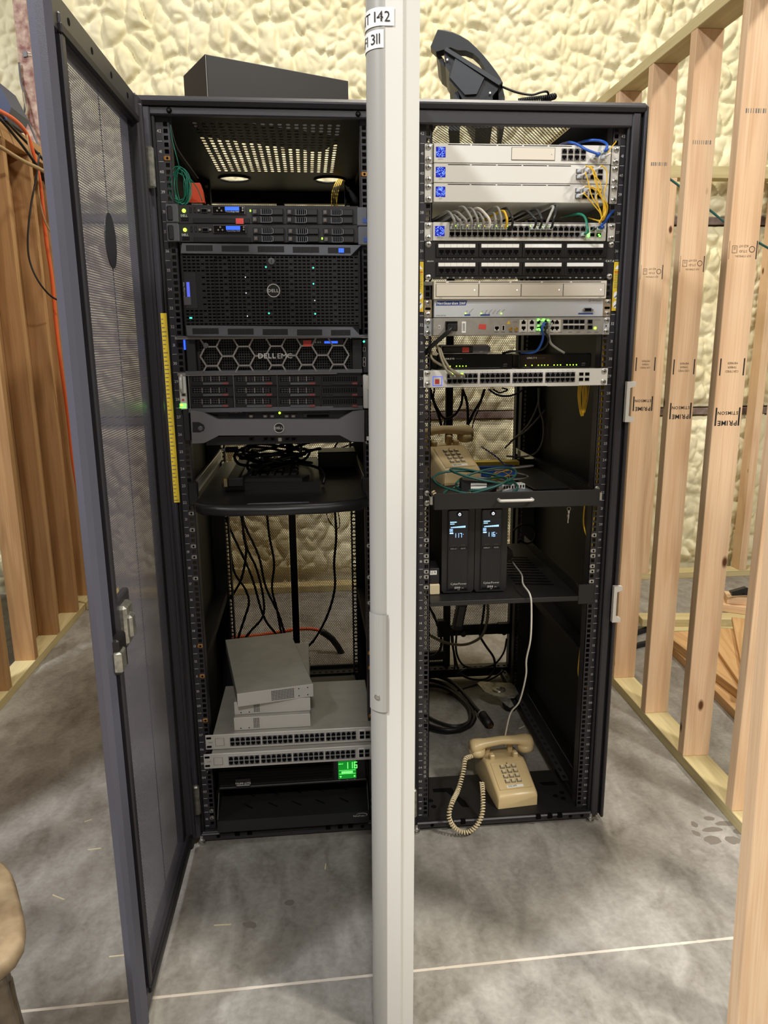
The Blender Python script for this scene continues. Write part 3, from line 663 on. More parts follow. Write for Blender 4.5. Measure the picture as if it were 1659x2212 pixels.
    if not L:
        m = MB(); m.box(.0, .262, .985, 1.0, .19, .215, I, c=.002)
        for x in (.07, .245): m.cyl((x, .985, .2), .012, -.012, 'y', 'grey_dark', 12)
        m.box(.215, .262, .96, .985, .20, .245, I); m.box(-.04, -.01, .955, .985, .20, .27, I); m.build('lower_crossbar', r)
        m = MB(); m.box(-.262, -.01, .95, .97, .10, .135, I, c=.002); m.build('lower_strap', r)
    return r
rackL = make_rack('server_rack', 'tall black server rack with open mesh door, crammed with dark servers', (LRX, LRY, 0), LRT, 'L')
rackR = make_rack('server_rack', 'tall black server rack full of silver network switches and patch cables', (0, 0, 0), 0, 'R')

# ---- black mesh door of the left rack: coordinates u (from hinge to free edge) = -y, inner face towards +x
def left_door():
    d = empty('front_door', (-.281, -.052, 0), 0); d.parent = rackL; d['label'] = 'black perforated door swung wide open'
    d.rotation_euler[2] = math.radians(-1.2)
    W = .615; z0, z1 = .048, 1.938
    m = MB()   # free stile: rounded nose
    prof = [(.012, -W+.022), (.004, -W+.006), (-.006, -W), (-.018, -W+.004), (-.024, -W+.02), (-.026, -W+.05), (-.012, -W+.05), (-.010, -W+.03), (.008, -W+.03)]
    m.prism(prof, z0, z1, 'door_edge', 'z'); m.build('free_stile', d)
    m = MB(); m.box(-.02, -.004, -W+.03, -W+.075, z0+.01, z1-.01, 'void'); m.box(-.008, .010, -W+.062, -W+.082, z0+.03, z1-.03, 'rack_black', c=.003); m.build('inner_lip', d)
    m = MB(); m.box(-.022, .012, -.062, -.008, z0+.002, z1-.002, 'rack_black', c=.004); m.box(.004, .018, -.052, -.034, z0+.03, z1-.02, 'rack_black', c=.003); m.box(-.022, -.004, -.09, -.062, z0+.03, z1-.03, 'rack_inner'); m.build('hinge_stile', d)
    for a, b in ((z0, z0+.05), (z1-.062, z1)):
        m = MB(); m.box(-.024, .006, -W+.02, -.01, a, b, 'rack_black', c=.004)
        m.box(.004, .012, -W+.06, -.05, (b-.016 if a < 1 else a), (b if a < 1 else a+.016), 'rack_inner', c=.002)
        for k in range(4): m.cyl((.0062, -.12-k*.125, (a+b)/2+.006), .006, .0004, 'x', 'void', 10)
        m.build('door_rail', d)
    def keep(cx, cz):
        e = ((cx+.31)/.038)**2+((cz-1.60)/.052)**2
        f = (cx > -.52) | (np.abs(cz-.875) > .075) | (cx < -.58)
        return (e > 1) & ~((cx < -.465) & (np.abs(cz-.885) < .062))
    o = perf_hex('perforated_panel', -W+.078, -.056, z0+.046, z1-.056, .0052, .44, 'mesh_metal', d, keep); o.rotation_euler[2] = math.pi/2; o.location = (-.006, 0, 0)
    m = MB(); m.lathe([(.052, 0), (.052, -.002), (.046, -.004)], (0, 0, 0), 'x', 'rack_black', 24); q = m.build('round_badge_back', d); q.location = (-.004, -.31, 1.60); q.scale = (1, .72, 1)
    m = MB(); m.box(-.0078, -.0066, -.305, -.302, z0+.05, z1-.06, 'rack_inner'); m.build('panel_stiffener', d)
    # latch body on the free edge
    l = MB(); l.box(-.004, .022, -W+.085, -W+.135, .845, .925, 'zinc', c=.006); l.box(.008, .030, -W+.09, -W+.12, .858, .905, 'zinc', c=.005); l.box(-.004, .010, -W+.075, -W+.16, .83, .94, 'rack_black', c=.003)
    l.box(.004, .022, -W+.02, -W+.072, .815, .885, 'plastic_black', c=.004); l.box(.010, .026, -W+.016, -W+.05, .822, .862, 'zinc', c=.003)
    tag(l.build('latch', d), 'bare zinc latch body on the free edge of the mesh door')
    return d
left_door()
for z in (1.80, .155):
    m = MB(); m.box(-.014, .016, -.012, .004, -.045, .045, 'zinc', c=.004); m.box(-.02, -.010, -.008, .02, -.03, .03, 'rack_black', c=.002); m.cyl((-.012, -.006, -.058), .004, .116, 'z', 'steel', 8)
    q = m.build('hinge', rackL); q.location = (-.272, -.036, z)
for z in (1.80, .115):
    m = MB(); m.box(-.014, .014, -.012, .004, -.045, .045, 'zinc', c=.004); m.cyl((-.012, -.006, -.06), .004, .12, 'z', 'steel', 8); q = m.build('hinge', rackR); q.location = (-.278, -.04, z)
# ---- pale door of the right rack, seen edge on
def white_door():
    d = empty('front_door', (0, 0, 0)); d.parent = rackR; d['label'] = 'pale off-white door swung open and seen edge-on'; d.rotation_euler[1] = .0055; d.location.x = -.005
    Yn = -.672; N0 = Vector((-.3770, Yn)); N1 = Vector((-.4040, Yn+.002)); H0 = Vector((-.2850, -.055)); NR = Vector((-.3500, Yn+.006))
    back = (H0-N0); thick = Vector((-.05, .006))
    arc = []
    C = N1+Vector((.0, .030))
    for i in range(9):
        a = -math.pi/2-i/8*math.pi/2; arc.append(C+Vector((.0262*math.cos(a), .030*math.sin(a))))
    # outline of the hollow door leaf in plan
    far_out = H0+Vector((-.052, .01)); prof = [tuple(NR), tuple(N0+Vector((.001, .003))), tuple(N0)]+[tuple(N1+Vector((.004, 0)))]+[tuple(p) for p in arc]+[tuple(far_out), tuple(H0+Vector((0, .01)))]
    prof = prof[::-1]
    m = MB(); m.prism(prof, .010, 1.965, 'door_white', 'z'); leaf = m.build('door_leaf', d)
    for p in leaf.data.polygons: p.use_smooth = True
    leaf.data.set_sharp_from_angle(angle=math.radians(28))
    # outer skin, slightly greyer metal, wraps round the nose
    m = MB(); vs = []; A = [p+(p-C).normalized()*.0008 for p in arc]; A = [N1+Vector((-.0005, -.0008))]+A[1:]
    A.append(A[-1]+(far_out-arc[-1])*.9)
    for p in A: vs += [(p.x, p.y, .011), (p.x, p.y, 1.964)]
    m.add(vs, [(2*i+2, 2*i, 2*i+1, 2*i+3) for i in range(len(A)-1)], 'door_grey'); sk = m.build('outer_skin', d, True)
    # arc-length mapping for the two paper labels
    path = [N0]+[N1]+A[1:]
    def at(s, off):
        for a, b in zip(path[:-1], path[1:]):
            l = (b-a).length
            if s <= l or b is path[-1]:
                t = (b-a)/l; n = Vector((-t.y, t.x)); n = n if n.dot(Vector((0, -1)))+n.dot(Vector((-1, 0))) > 0 else -n
                q = a+t*s+n*off; return q
            s -= l
    s0 = (N1-N0).length
    def label(txt, sL, sR, za, zb, size, end, tilt=0):
        m = MB(); n = 14; vs = []
        for i in range(n+1):
            s = sL+(sR-sL)*i/n; p = at(s, .0012); vs += [(p.x, p.y, za), (p.x, p.y, zb)]
        m.add(vs, [(2*i, 2*i+2, 2*i+3, 2*i+1) for i in range(n)], 'label_white'); lb = m.build('paper_label', d)
        t = MB(); gw = TXT(txt); tot = sum(g[2] for g in gw)*size; cur = 0
        for gv, gf, adv in gw:
            vv = []
            for (gx, gy) in gv:
                p = at(end+(tot-cur-gx*size), .0018); vv.append((p.x, p.y, za+(zb-za)*.22+gy*size))
            if vv: t.add(vv, gf, 'ink_black')
            cur += adv*size
        t.build('lettering', lb)
    label('UNIT 142', s0-.014, s0+.058, 1.868, 1.893, .0205, s0-.009)
    label('WIFI 311', s0+.002, s0+.062, 1.838, 1.863, .0205, s0+.006)
    # lock flap on the nose
    m = MB(); n = 8; vs = []
    for i in range(n+1):
        s = s0-.004+(.040)*i/n; p = at(s, .0035 if i else .001); vs += [(p.x, p.y, .735), (p.x, p.y, .925)]
    m.add(vs, [(2*i, 2*i+2, 2*i+3, 2*i+1) for i in range(n)], 'door_grey'); fl = m.build('lock_flap', d)
    p = at(s0+.016, .004); m = MB(); m.lathe([(.005, 0), (.005, .002), (.003, .003)], (p.x, p.y, .765), Vector((-.6, -.8, 0)), 'steel', 12); m.build('lock_screw', fl)
white_door()
# side catches of the right rack
for (z, a) in ((1.245, 0), (.690, 0)):
    m = MB(); m.prism([(-.030, 1), (.012, 1)][:0] or [(.282, z+.052), (.305, z+.052), (.305, z+.040), (.291, z+.036), (.291, z-.036), (.305, z-.040), (.305, z-.052), (.282, z-.052)], -.042, -.029, 'alu'); m.build('side_catch', rackR)
# warning strips
def warn(x0, x1, za, zb, y, parent, sign=True):
    m = MB(); m.box(x0, x1, y-.0006, y, za, zb, 'yellow_tag'); o = m.build('warning_sticker', parent); cx = (x0+x1)/2; w_ = x1-x0
    t = MB(); h = zb-za; yy = y-.001
    t.prism([(cx-w_*.42, zb-h*.15), (cx+w_*.42, zb-h*.15), (cx, zb-h*.05)], yy, yy+.0003, 'label_white'); t.box(cx-.0008, cx+.0008, yy-.0003, yy, zb-h*.14, zb-h*.085, 'ink_black')
    t.box(cx-w_*.42, cx+w_*.42, yy, yy+.0003, zb-h*.215, zb-h*.195, 'orange_cap')
    for k in range(9): t.box(cx-w_*.4, cx+w_*.4*random.uniform(.5, 1), yy, yy+.0003, zb-h*(.24+.035*k)-.0009, zb-h*(.24+.035*k), 'ink_grey')
    for zc in (za+h*.32, za+h*.13):
        ring = [(cx+w_*.4*math.cos(q), zc+w_*.4*math.sin(q)) for q in np.arange(14)/14*2*math.pi]; t.prism(ring, yy, yy+.0003, 'label_white')
        t.add([(cx-w_*.3, yy-.0003, zc-w_*.2), (cx-w_*.22, yy-.0003, zc-w_*.3), (cx+w_*.3, yy-.0003, zc+w_*.2), (cx+w_*.22, yy-.0003, zc+w_*.3)], [(0, 1, 2, 3)], 'ink_grey')
    t.build('sticker_print', o)['kind'] = 'stuff'
warn(.2435, .2675, 1.475, 1.595, -.0035, rackR); warn(-.2665, -.2435, 1.475, 1.595, -.0035, rackR)
m = MB(); m.box(-.2700, -.2555, -.0255, -.0245, 1.005, 1.475, 'yellow_tag'); yt = m.build('yellow_tape_strip', rackL)
t = MB()
for k in range(46): t.box(-.2690, -.2690+random.choice((.004, .007, .010)), -.0260, -.0255, 1.01+k*.010, 1.012+k*.010, 'ink_grey')
t.build('tape_marks', yt)['kind'] = 'stuff'
# cage nuts left loose in the rails
for n, i in ((41, 0), (13, 1), (11, 1), (8, 1)): cage_nut(rackL, -1, uz(n)+U*(i+.5)/3, 'brass')
for n, i in ((21, 2), (20, 2), (19, 2), (19, 0), (17, 2)): cage_nut(rackL, -1, uz(n)+U*(i+.5)/3, 'steel')
cage_nut(rackL, 1, uz(40)+U*.5, 'brass'); 
for n, i in ((25, 2), (23, 0), (19, 1), (17, 1), (15, 2)): cage_nut(rackL, 1, uz(n)+U*(i+.5)/3, 'steel')
for n, i in ((12, 1), (11, 1), (8, 0), (7, 0)): cage_nut(rackL, 1, uz(n)+U*(i+.5)/3, 'brass')
for n, i in ((19, 2), (18, 2), (18, 1), (17, 2), (17, 1), (16, 2)): cage_nut(rackR, -1, uz(n)+U*(i+.5)/3, 'steel'); cage_nut(rackR, 1, uz(n)+U*(i+.5)/3-.001, 'steel')
# ------------------------------------------------------------------ device helpers
class Face:
    """a measured front plane: zoomed-photo pixels -> metres on the plane y = yf of a rack"""
    def __init__(s, side, yf, zoom, z0): s.side = side; s.yf = yf; s.ox, s.oy, s.s = zoom; s.z0 = z0
    def __call__(s, zx, zy):
        px, py = s.ox+zx/s.s, s.oy+zy/s.s; d = ray(px, py)
        if s.side == 'R': t = (s.yf-CAMP.y)/d.y; w_ = CAMP+d*t; return w_.x, w_.z-s.z0
        c, q = math.cos(LRT), math.sin(LRT); n = Vector((-q, c, 0)); o = LW(0, s.yf); t = n.dot(Vector((o.x, o.y, 0))-Vector((CAMP.x, CAMP.y, 0)))/n.dot(Vector((d.x, d.y, 0))); w_ = CAMP+d*t
        r = Vector((w_.x-LRX, w_.y-LRY)); return c*r.x+q*r.y, w_.z-s.z0
    def rect(s, mb, x0, y0, x1, y1, pr, m, c=0, back=0):
        a = s(x0, y0); b = s(x1, y1); mb.box(a[0], b[0], s.yf-pr, s.yf+back, a[1], b[1], m, c)
    def text(s, mb, t, x0, y0, x1, y1, m, pr=.0006, bold=False):
        a = s(x0, y1); b = s(x1, y0); h = (b[1]-a[1])/.73; wd = sum(g[2] for g in TXT(t, bold))*h
        mb.text(t, a[0], s.yf-pr, a[1], h, m, 'l', bold, sx=(b[0]-a[0])/wd)
Z3 = (340, 420, 3.456); Z4 = (340, 700, 3.456); Z5 = (360, 930, 3.318); Z6 = (380, 1360, 3.456); Z8 = (880, 200, 3.072)
ZA = (890, 460, 3.5298); ZB2 = (890, 660, 3.5298); ZC = (890, 820, 3.3857); ZD = (890, 1060, 3.3857); ZE = (880, 1280, 3.318); ZF = (880, 1560, 3.318); Z1 = (1, 1, 1)
def dev(side, name, label, cat, z, group=None):
    return empty(name, LW(0, 0, z) if side == 'L' else (0, 0, z), LRT if side == 'L' else 0, label, cat, group)
_pm = {}
def port_mesh(kind):
    if kind in _pm: return _pm[kind]
    w_, h_, fm = {'up': (.0128, .0118, 'grey_dark'), 'dn': (.0128, .0118, 'grey_dark'), 'pat': (.0138, .0130, 'plastic_black'), 'asr_up': (.0125, .0118, 'alu'), 'asr_dn': (.0125, .0118, 'alu'), 'sfp': (.0138, .0105, 'alu'), 'sfpd': (.0132, .0105, 'grey_dark')}[kind]
    inn = [(-.42, .42), (.42, .42), (.42, -.16), (.2, -.16), (.2, -.42), (-.2, -.42), (-.2, -.16), (-.42, -.16)]
    out = [(-.5, .5), (.5, .5), (.5, -.16), (.5, -.5), (.2, -.5), (-.2, -.5), (-.5, -.5), (-.5, -.16)]
    if kind.startswith('sfp'): inn = [(-.42, .40), (.42, .40), (.42, -.1), (.42, -.40), (.2, -.40), (-.2, -.40), (-.42, -.40), (-.42, -.1)]
    f = -1 if kind in ('up', 'asr_up') else 1
    mb = MB(); I_ = [(p[0]*w_, f*p[1]*h_) for p in inn]; O_ = [(p[0]*w_, f*p[1]*h_) for p in out]
    mb.ring(O_, I_, -.0016, 0, fm); mb.add([(-w_*.45, -.0007, -h_*.45), (w_*.45, -.0007, -h_*.45), (w_*.45, -.0007, h_*.45), (-w_*.45, -.0007, h_*.45)], [(0, 1, 2, 3)], 'void')
    me = bpy.data.meshes.new('port'); me.from_pydata(mb.v, [], mb.f)
    for m in mb.mats: me.materials.append(MATS[m])
    me.polygons.foreach_set('material_index', mb.m); _pm[kind] = me; return me
def port(parent, kind, x, y, z): return link('port', port_mesh(kind), parent, (x, y, z))
def led(mb, F, zx, zy, r, m, pr=.002): a = F(zx, zy); mb.cyl((a[0], F.yf, a[1]), r, -pr, 'y', m, 8)
def badge(parent, x, y, z, r, txt='DELL'):
    m = MB(); n = 28; m.cyl((x, y, z), r, -.0022, 'y', 'plastic_black', n); o = m.build('round_badge', parent)
    t = MB(); t.ring([(x+r*math.cos(a), z+r*math.sin(a)) for a in np.arange(n)/n*2*math.pi], [(x+r*.88*math.cos(a), z+r*.88*math.sin(a)) for a in np.arange(n)/n*2*math.pi], y-.0028, y-.002, 'letter_silver')
    t.text(txt, x, y-.0028, z-r*.24, r*.66, 'letter_silver', 'c', True); t.build('badge_lettering', o)
def body(parent, x0, x1, y0, y1, z0, z1, m, c=.001, name='chassis'): return MB().box(x0, x1, y0, y1, z0, z1, m, c).build(name, parent)
_seg = {'0': 'abcdef', '1': 'bc', '6': 'acdefg', '7': 'abc'}
def seven(mb, t, x, y, z, h, m):
    w_ = h*.45; k = h*.09; cx = x
    for ch in t:
        for s in _seg[ch]:
            b = {'a': (0, w_, h-k, h), 'g': (0, w_, h/2-k/2, h/2+k/2), 'd': (0, w_, 0, k), 'f': (0, k, h/2, h), 'e': (0, k, 0, h/2), 'b': (w_-k, w_, h/2, h), 'c': (w_-k, w_, 0, h/2)}[s]
            mb.box(cx+b[0], cx+b[1], y-.0004, y, z+b[2], z+b[3], m)
        cx += w_*1.45

# ------------------------------------------------------------------ left rack: the two slim servers
def carrier_mesh(w_, h_):
    m = MB(); m.box(0, w_, -.003, .002, 0, h_, 'plastic_black', .0008)
    m.box(w_*.30, w_*.62, -.0036, -.003, h_*.16, h_*.84, 'void')
    for i in range(5): x = w_*(.31+.065*i); m.box(x, x+w_*.022, -.0046, -.003, h_*.16, h_*.86, 'grey_dark')
    m.box(w_*.28, w_*.30, -.0052, -.003, h_*.05, h_*.95, 'grey_dark'); m.prism([(w_*.28, h_*.05), (w_*.6, h_*.05), (w_*.66, h_*.2), (w_*.66, h_*.8), (w_*.6, h_*.95), (w_*.58, h_*.95), (w_*.63, h_*.78), (w_*.63, h_*.22), (w_*.58, h_*.12), (w_*.28, h_*.12)], -.0055, -.003, 'grey_bezel')
    m.box(w_*.68, w_*.99, -.0048, -.003, h_*.1, h_*.9, 'satin_black', .0006)
    return m
def slim_server(z, dzx, dzy, label, sticker, ledpos):
    d = dev('L', 'slim_rack_server', label, 'server', z, 'slim one-unit servers'); F0 = Face('L', -.012, Z3, z)
    F = lambda a, b: F0(a+dzx, b+dzy); yf = -.012
    body(d, -.217, .217, yf, .68, .0006, .0430, 'satin_black')
    def R(mb, a, b, c_, e, pr, m, c=0): F0.rect(mb, a+dzx, b+dzy, c_+dzx, e+dzy, pr, m, c)
    m = MB(); R(m, 60, 74, 163, 214, .010, 'grey_dark', .002); m.build('ear', d)
    m = MB(); R(m, 72, 88, 126, 204, .0125, 'satin_black', .003); m.build('thumb_latch', d)
    m = MB(); R(m, 1490, 100, 1566, 240, .010, 'grey_dark', .002); e = m.build('ear', d); m = MB(); R(m, 1530, 184, 1562, 216, .0108, 'blue_tag'); m.build('sticker', e)
    m = MB(); a = F(198, 122); m.cyl((a[0], yf, a[1]), .0042, -.002, 'y', 'led_lime', 12); m.build('power_button', d)
    m = MB(); F0.text(m, 'DELL', 175+dzx, 150+dzy, 225+dzx, 166+dzy, 'ink_white', bold=True); F0.text(m, 'DVD', 280+dzx, 178+dzy, 326+dzx, 196+dzy, 'ink_white', bold=True); F0.text(m, 'PowerEdge R610', 512+dzx, 127+dzy, 612+dzx, 136+dzy, 'ink_white', pr=.006)
    m.build('lettering', d)['kind'] = 'stuff'
    for x in (247, 279):
        m = MB(); R(m, x-7, 98, x+7, 138, .001, 'void'); R(m, x-2, 102, x+2, 134, .0014, 'ink_grey'); m.build('usb_port', d)
    m = MB(); R(m, 325, 106, 376, 138, .004, 'grey_dark', .001); R(m, 330, 111, 371, 133, .0044, 'void')
    v_ = m.build('vga_port', d)
    for x in (310, 388): m = MB(); a = F(x, 122); m.cyl((a[0], yf, a[1]), .003, -.005, 'y', 'steel', 6); m.build('jack_post', v_)
    m = MB(); R(m, 408, 87, 656, 149, .004, 'grey_bezel', .001); R(m, 413, 91, 651, 145, .005, 'gloss_black', .0008); q = m.build('lcd_bezel', d)
    m = MB(); R(m, 505, 95, 612, 124, .0056, 'lcd_blue'); s_ = m.build('lcd_screen', q)
    for (x, y) in ((448, 124), (463, 104), (480, 124), (638, 104), (638, 122)): m = MB(); a = F(x, y); m.cyl((a[0], yf-.005, a[1]), .0021, -.0012, 'y', 'grey_hex', 8); m.build('menu_button', q)
    m = MB(); R(m, 265, 178, 690, 216, .0016, 'plastic_black', .0006); R(m, 510, 196, 538, 208, .0022, 'ink_black'); t_ = m.build('disc_drive', d)
    if sticker: m = MB(); R(m, 585, 180, 645, 222, .003, 'red_tag'); m.build('red_sticker', t_)
    m = MB()
    for i in range(5):
        for j in range(2): R(m, 180+i*11, 176+j*14, 188+i*11, 186+j*14, .0006, 'void')
    m.build('air_holes', d)['kind'] = 'stuff'
    a, b = F(706, 155), F(938, 106); w_, h_ = b[0]-a[0], b[1]-a[1]; proto = None
    for c_, x in enumerate((706, 964, 1230)):
        for r_, y in enumerate((156, 214)):
            p = F(x, y+c_*2.5)
            if proto is None: o = carrier_mesh(w_, h_).build('drive_carrier', d); proto = o
            else: o = link('drive_carrier', proto.data, d)
            o.location = (p[0], yf, p[1])
            m = MB(); m.box(w_*.04, w_*.16, -.0055, -.003, h_*.18, h_*.82, 'grey_dark', .001); m.cyl((w_*.10, -.0056, h_*.5), .0016, -.0008, 'y', 'brass', 8); m.build('release_button', o)
    m = MB()
    for (c_, r_) in ledpos: a = F((694, 950, 1222)[c_], (122, 186)[r_]); m.box(a[0]-.0012, a[0]+.0012, yf-.002, yf, a[1]-.002, a[1]+.002, 'led_lime')
    m.build('drive_light', d)['kind'] = 'stuff'
slim_server(1.6815, 0, 0, 'upper slim dark server with a small red sticker on its disc drive', True, [(0, 0)])
slim_server(1.6390, 8, 143, 'lower slim dark server without a sticker, directly above the big vented one', False, [(2, 1)])

# ------------------------------------------------------------------ the tall vented server (tower chassis laid on its side)
def big_server():
    z = 1.4195; d = dev('L', 'vented_tower_server', 'big black vented server with round badge and grey trims', 'server', z); yf = -.045; F = Face('L', yf, Z3, z)
    body(d, -.212, .212, yf+.012, .70, .001, .211, 'satin_black')
    def trim(pts, wins, up):
        m = MB(); P_ = [F(*p) for p in pts]; m.prism(P_, yf-.004, yf+.012, 'grey_dark'); o = m.build('trim', d)
        for (x0, y0, x1, y1) in wins:
            w_ = MB(); F.rect(w_, x0, y0, x1, y1, .0045, 'plastic_black'); q = w_.build('trim_window', o); a = F(x0, y0); b = F(x1, y1)
            s_ = MB()
            for k in (1, 2): x = a[0]+(b[0]-a[0])*k/3; s_.box(x-.0006, x+.0006, yf-.0055, yf-.0045, b[1], a[1], 'ink_black')
            s_.build('divider', q)['kind'] = 'stuff'
        return o
    o = trim([(185, 366), (1520, 380), (1442, 458), (176, 440)], [(215, 380, 415, 424), (480, 384, 684, 428), (748, 388, 946, 432), (1010, 393, 1206, 436), (1272, 398, 1440, 440)], 1)
    m = MB(); F.rect(m, 1352, 404, 1392, 436, .006, 'lcd_blue'); m.build('blue_light', o)
    trim([(213, 978), (1455, 990), (1526, 1066), (226, 1056)], [(262, 1000, 460, 1042), (526, 1003, 720, 1045), (786, 1006, 975, 1048), (1042, 1009, 1230, 1051), (1295, 1012, 1440, 1052)], 0)
    # slotted face
    a = F(182, 452); b = F(1506, 972); x0, x1, z1, z0 = a[0], b[0], a[1]-.001, b[1]; nx, nz = 40, 21; cw = (x1-x0)/nx; ch = (z1-z0)/nz
    s1 = F(320, 580); s2 = F(320, 850); bx = F(867, 718); kn = F(852, 500); cells = []; solid = MB()
    for i in range(nx):
        for j in range(nz):
            cx, cz = x0+cw*(i+.5), z0+ch*(j+.5); dead = (cx < s1[0] and s2[1] < cz < s1[1]) or math.hypot(cx-bx[0], cz-bx[1]) < .019 or math.hypot(cx-kn[0], cz-kn[1]) < .010 or i % 5 == 4 and j % 2
            if dead: solid.add([(cx-cw/2, yf, cz-ch/2), (cx+cw/2, yf, cz-ch/2), (cx+cw/2, yf, cz+ch/2), (cx-cw/2, yf, cz+ch/2)], [(0, 1, 2, 3)], 'plastic_black')
            else: cells.append((cx, cz))
    perf_slots('slotted_face', cells, cw, ch, cw*.78, ch*.46, 'plastic_black', d, o=(0, yf, 0))
    solid.build('face_blanks', d)['kind'] = 'stuff'
    m = MB(); m.box(x0, x1, yf+.009, yf+.012, z0, z1, 'void'); m.build('face_backing', d)
    m = MB(); m.box(x1-.001, x1+.006, yf, yf+.012, z0-.012, z1+.012, 'plastic_black', .002); m.box(x0-.004, x0+.001, yf, yf+.012, z0, z1, 'plastic_black', .001); m.build('face_edge', d)['kind'] = 'stuff'
    p = [F(418, 492), F(432, 476), F(535, 476), F(549, 492), F(572, 930), F(560, 945), F(455, 942), F(442, 928)]; c_ = (sum(q[0] for q in p)/8, sum(q[1] for q in p)/8)
    m = MB(); m.ring(p, [(c_[0]+(q[0]-c_[0])*.955, c_[1]+(q[1]-c_[1])*.987) for q in p], yf-.0015, yf, 'gloss_black'); m.build('panel_outline', d)
    badge(d, bx[0], yf, bx[1], .0158)
    m = MB(); m.lathe([(.008, 0), (.008, -.003), (.0065, -.004)], (kn[0], yf, kn[1]), 'y', 'grey_dark', 16); m.box(kn[0]-.001, kn[0]+.001, yf-.0045, yf-.0035, kn[1]-.004, kn[1]+.004, 'ink_black'); m.build('key_lock', d)
    m = MB(); F.rect(m, 196, 580, 300, 850, .001, 'satin_black', .0008); F.rect(m, 196, 765, 254, 828, .003, 'grey_dark', .001); m.build('control_panel', d)
    m = MB(); F.rect(m, 216, 655, 246, 768, .002, 'lcd_blue_dim'); l = m.build('lcd_screen', d)
    t = MB(); a = F(209, 765); t.text('PowerEdge T620', a[0], yf-.0022, a[1], .0046, 'ink_white', 'l', R=(0, 0, 1), U_=(-1, 0, 0)); t.build('lettering', d)
    m = MB()
    for (x, y) in ((810, 542), (1163, 548), (833, 887), (1178, 891), (1165, 667)): led(m, F, x, y, .0019, 'led_teal', .001)
    for (x, y) in ((657, 618), (662, 736), (1175, 792), (672, 908)): led(m, F, x, y, .0011, 'led_white', .001)
    a = F(250, 922); m.box(a[0]-.003, a[0]+.003, yf-.002, yf, a[1]-.0016, a[1]+.0016, 'led_teal'); m.build('status_light', d)['kind'] = 'stuff'
    m = MB(); m.box(-.235, .242, -.03, .60, -.0035, .0008, 'grey_bezel', .0006); m.build('support_tray', d)
big_server()

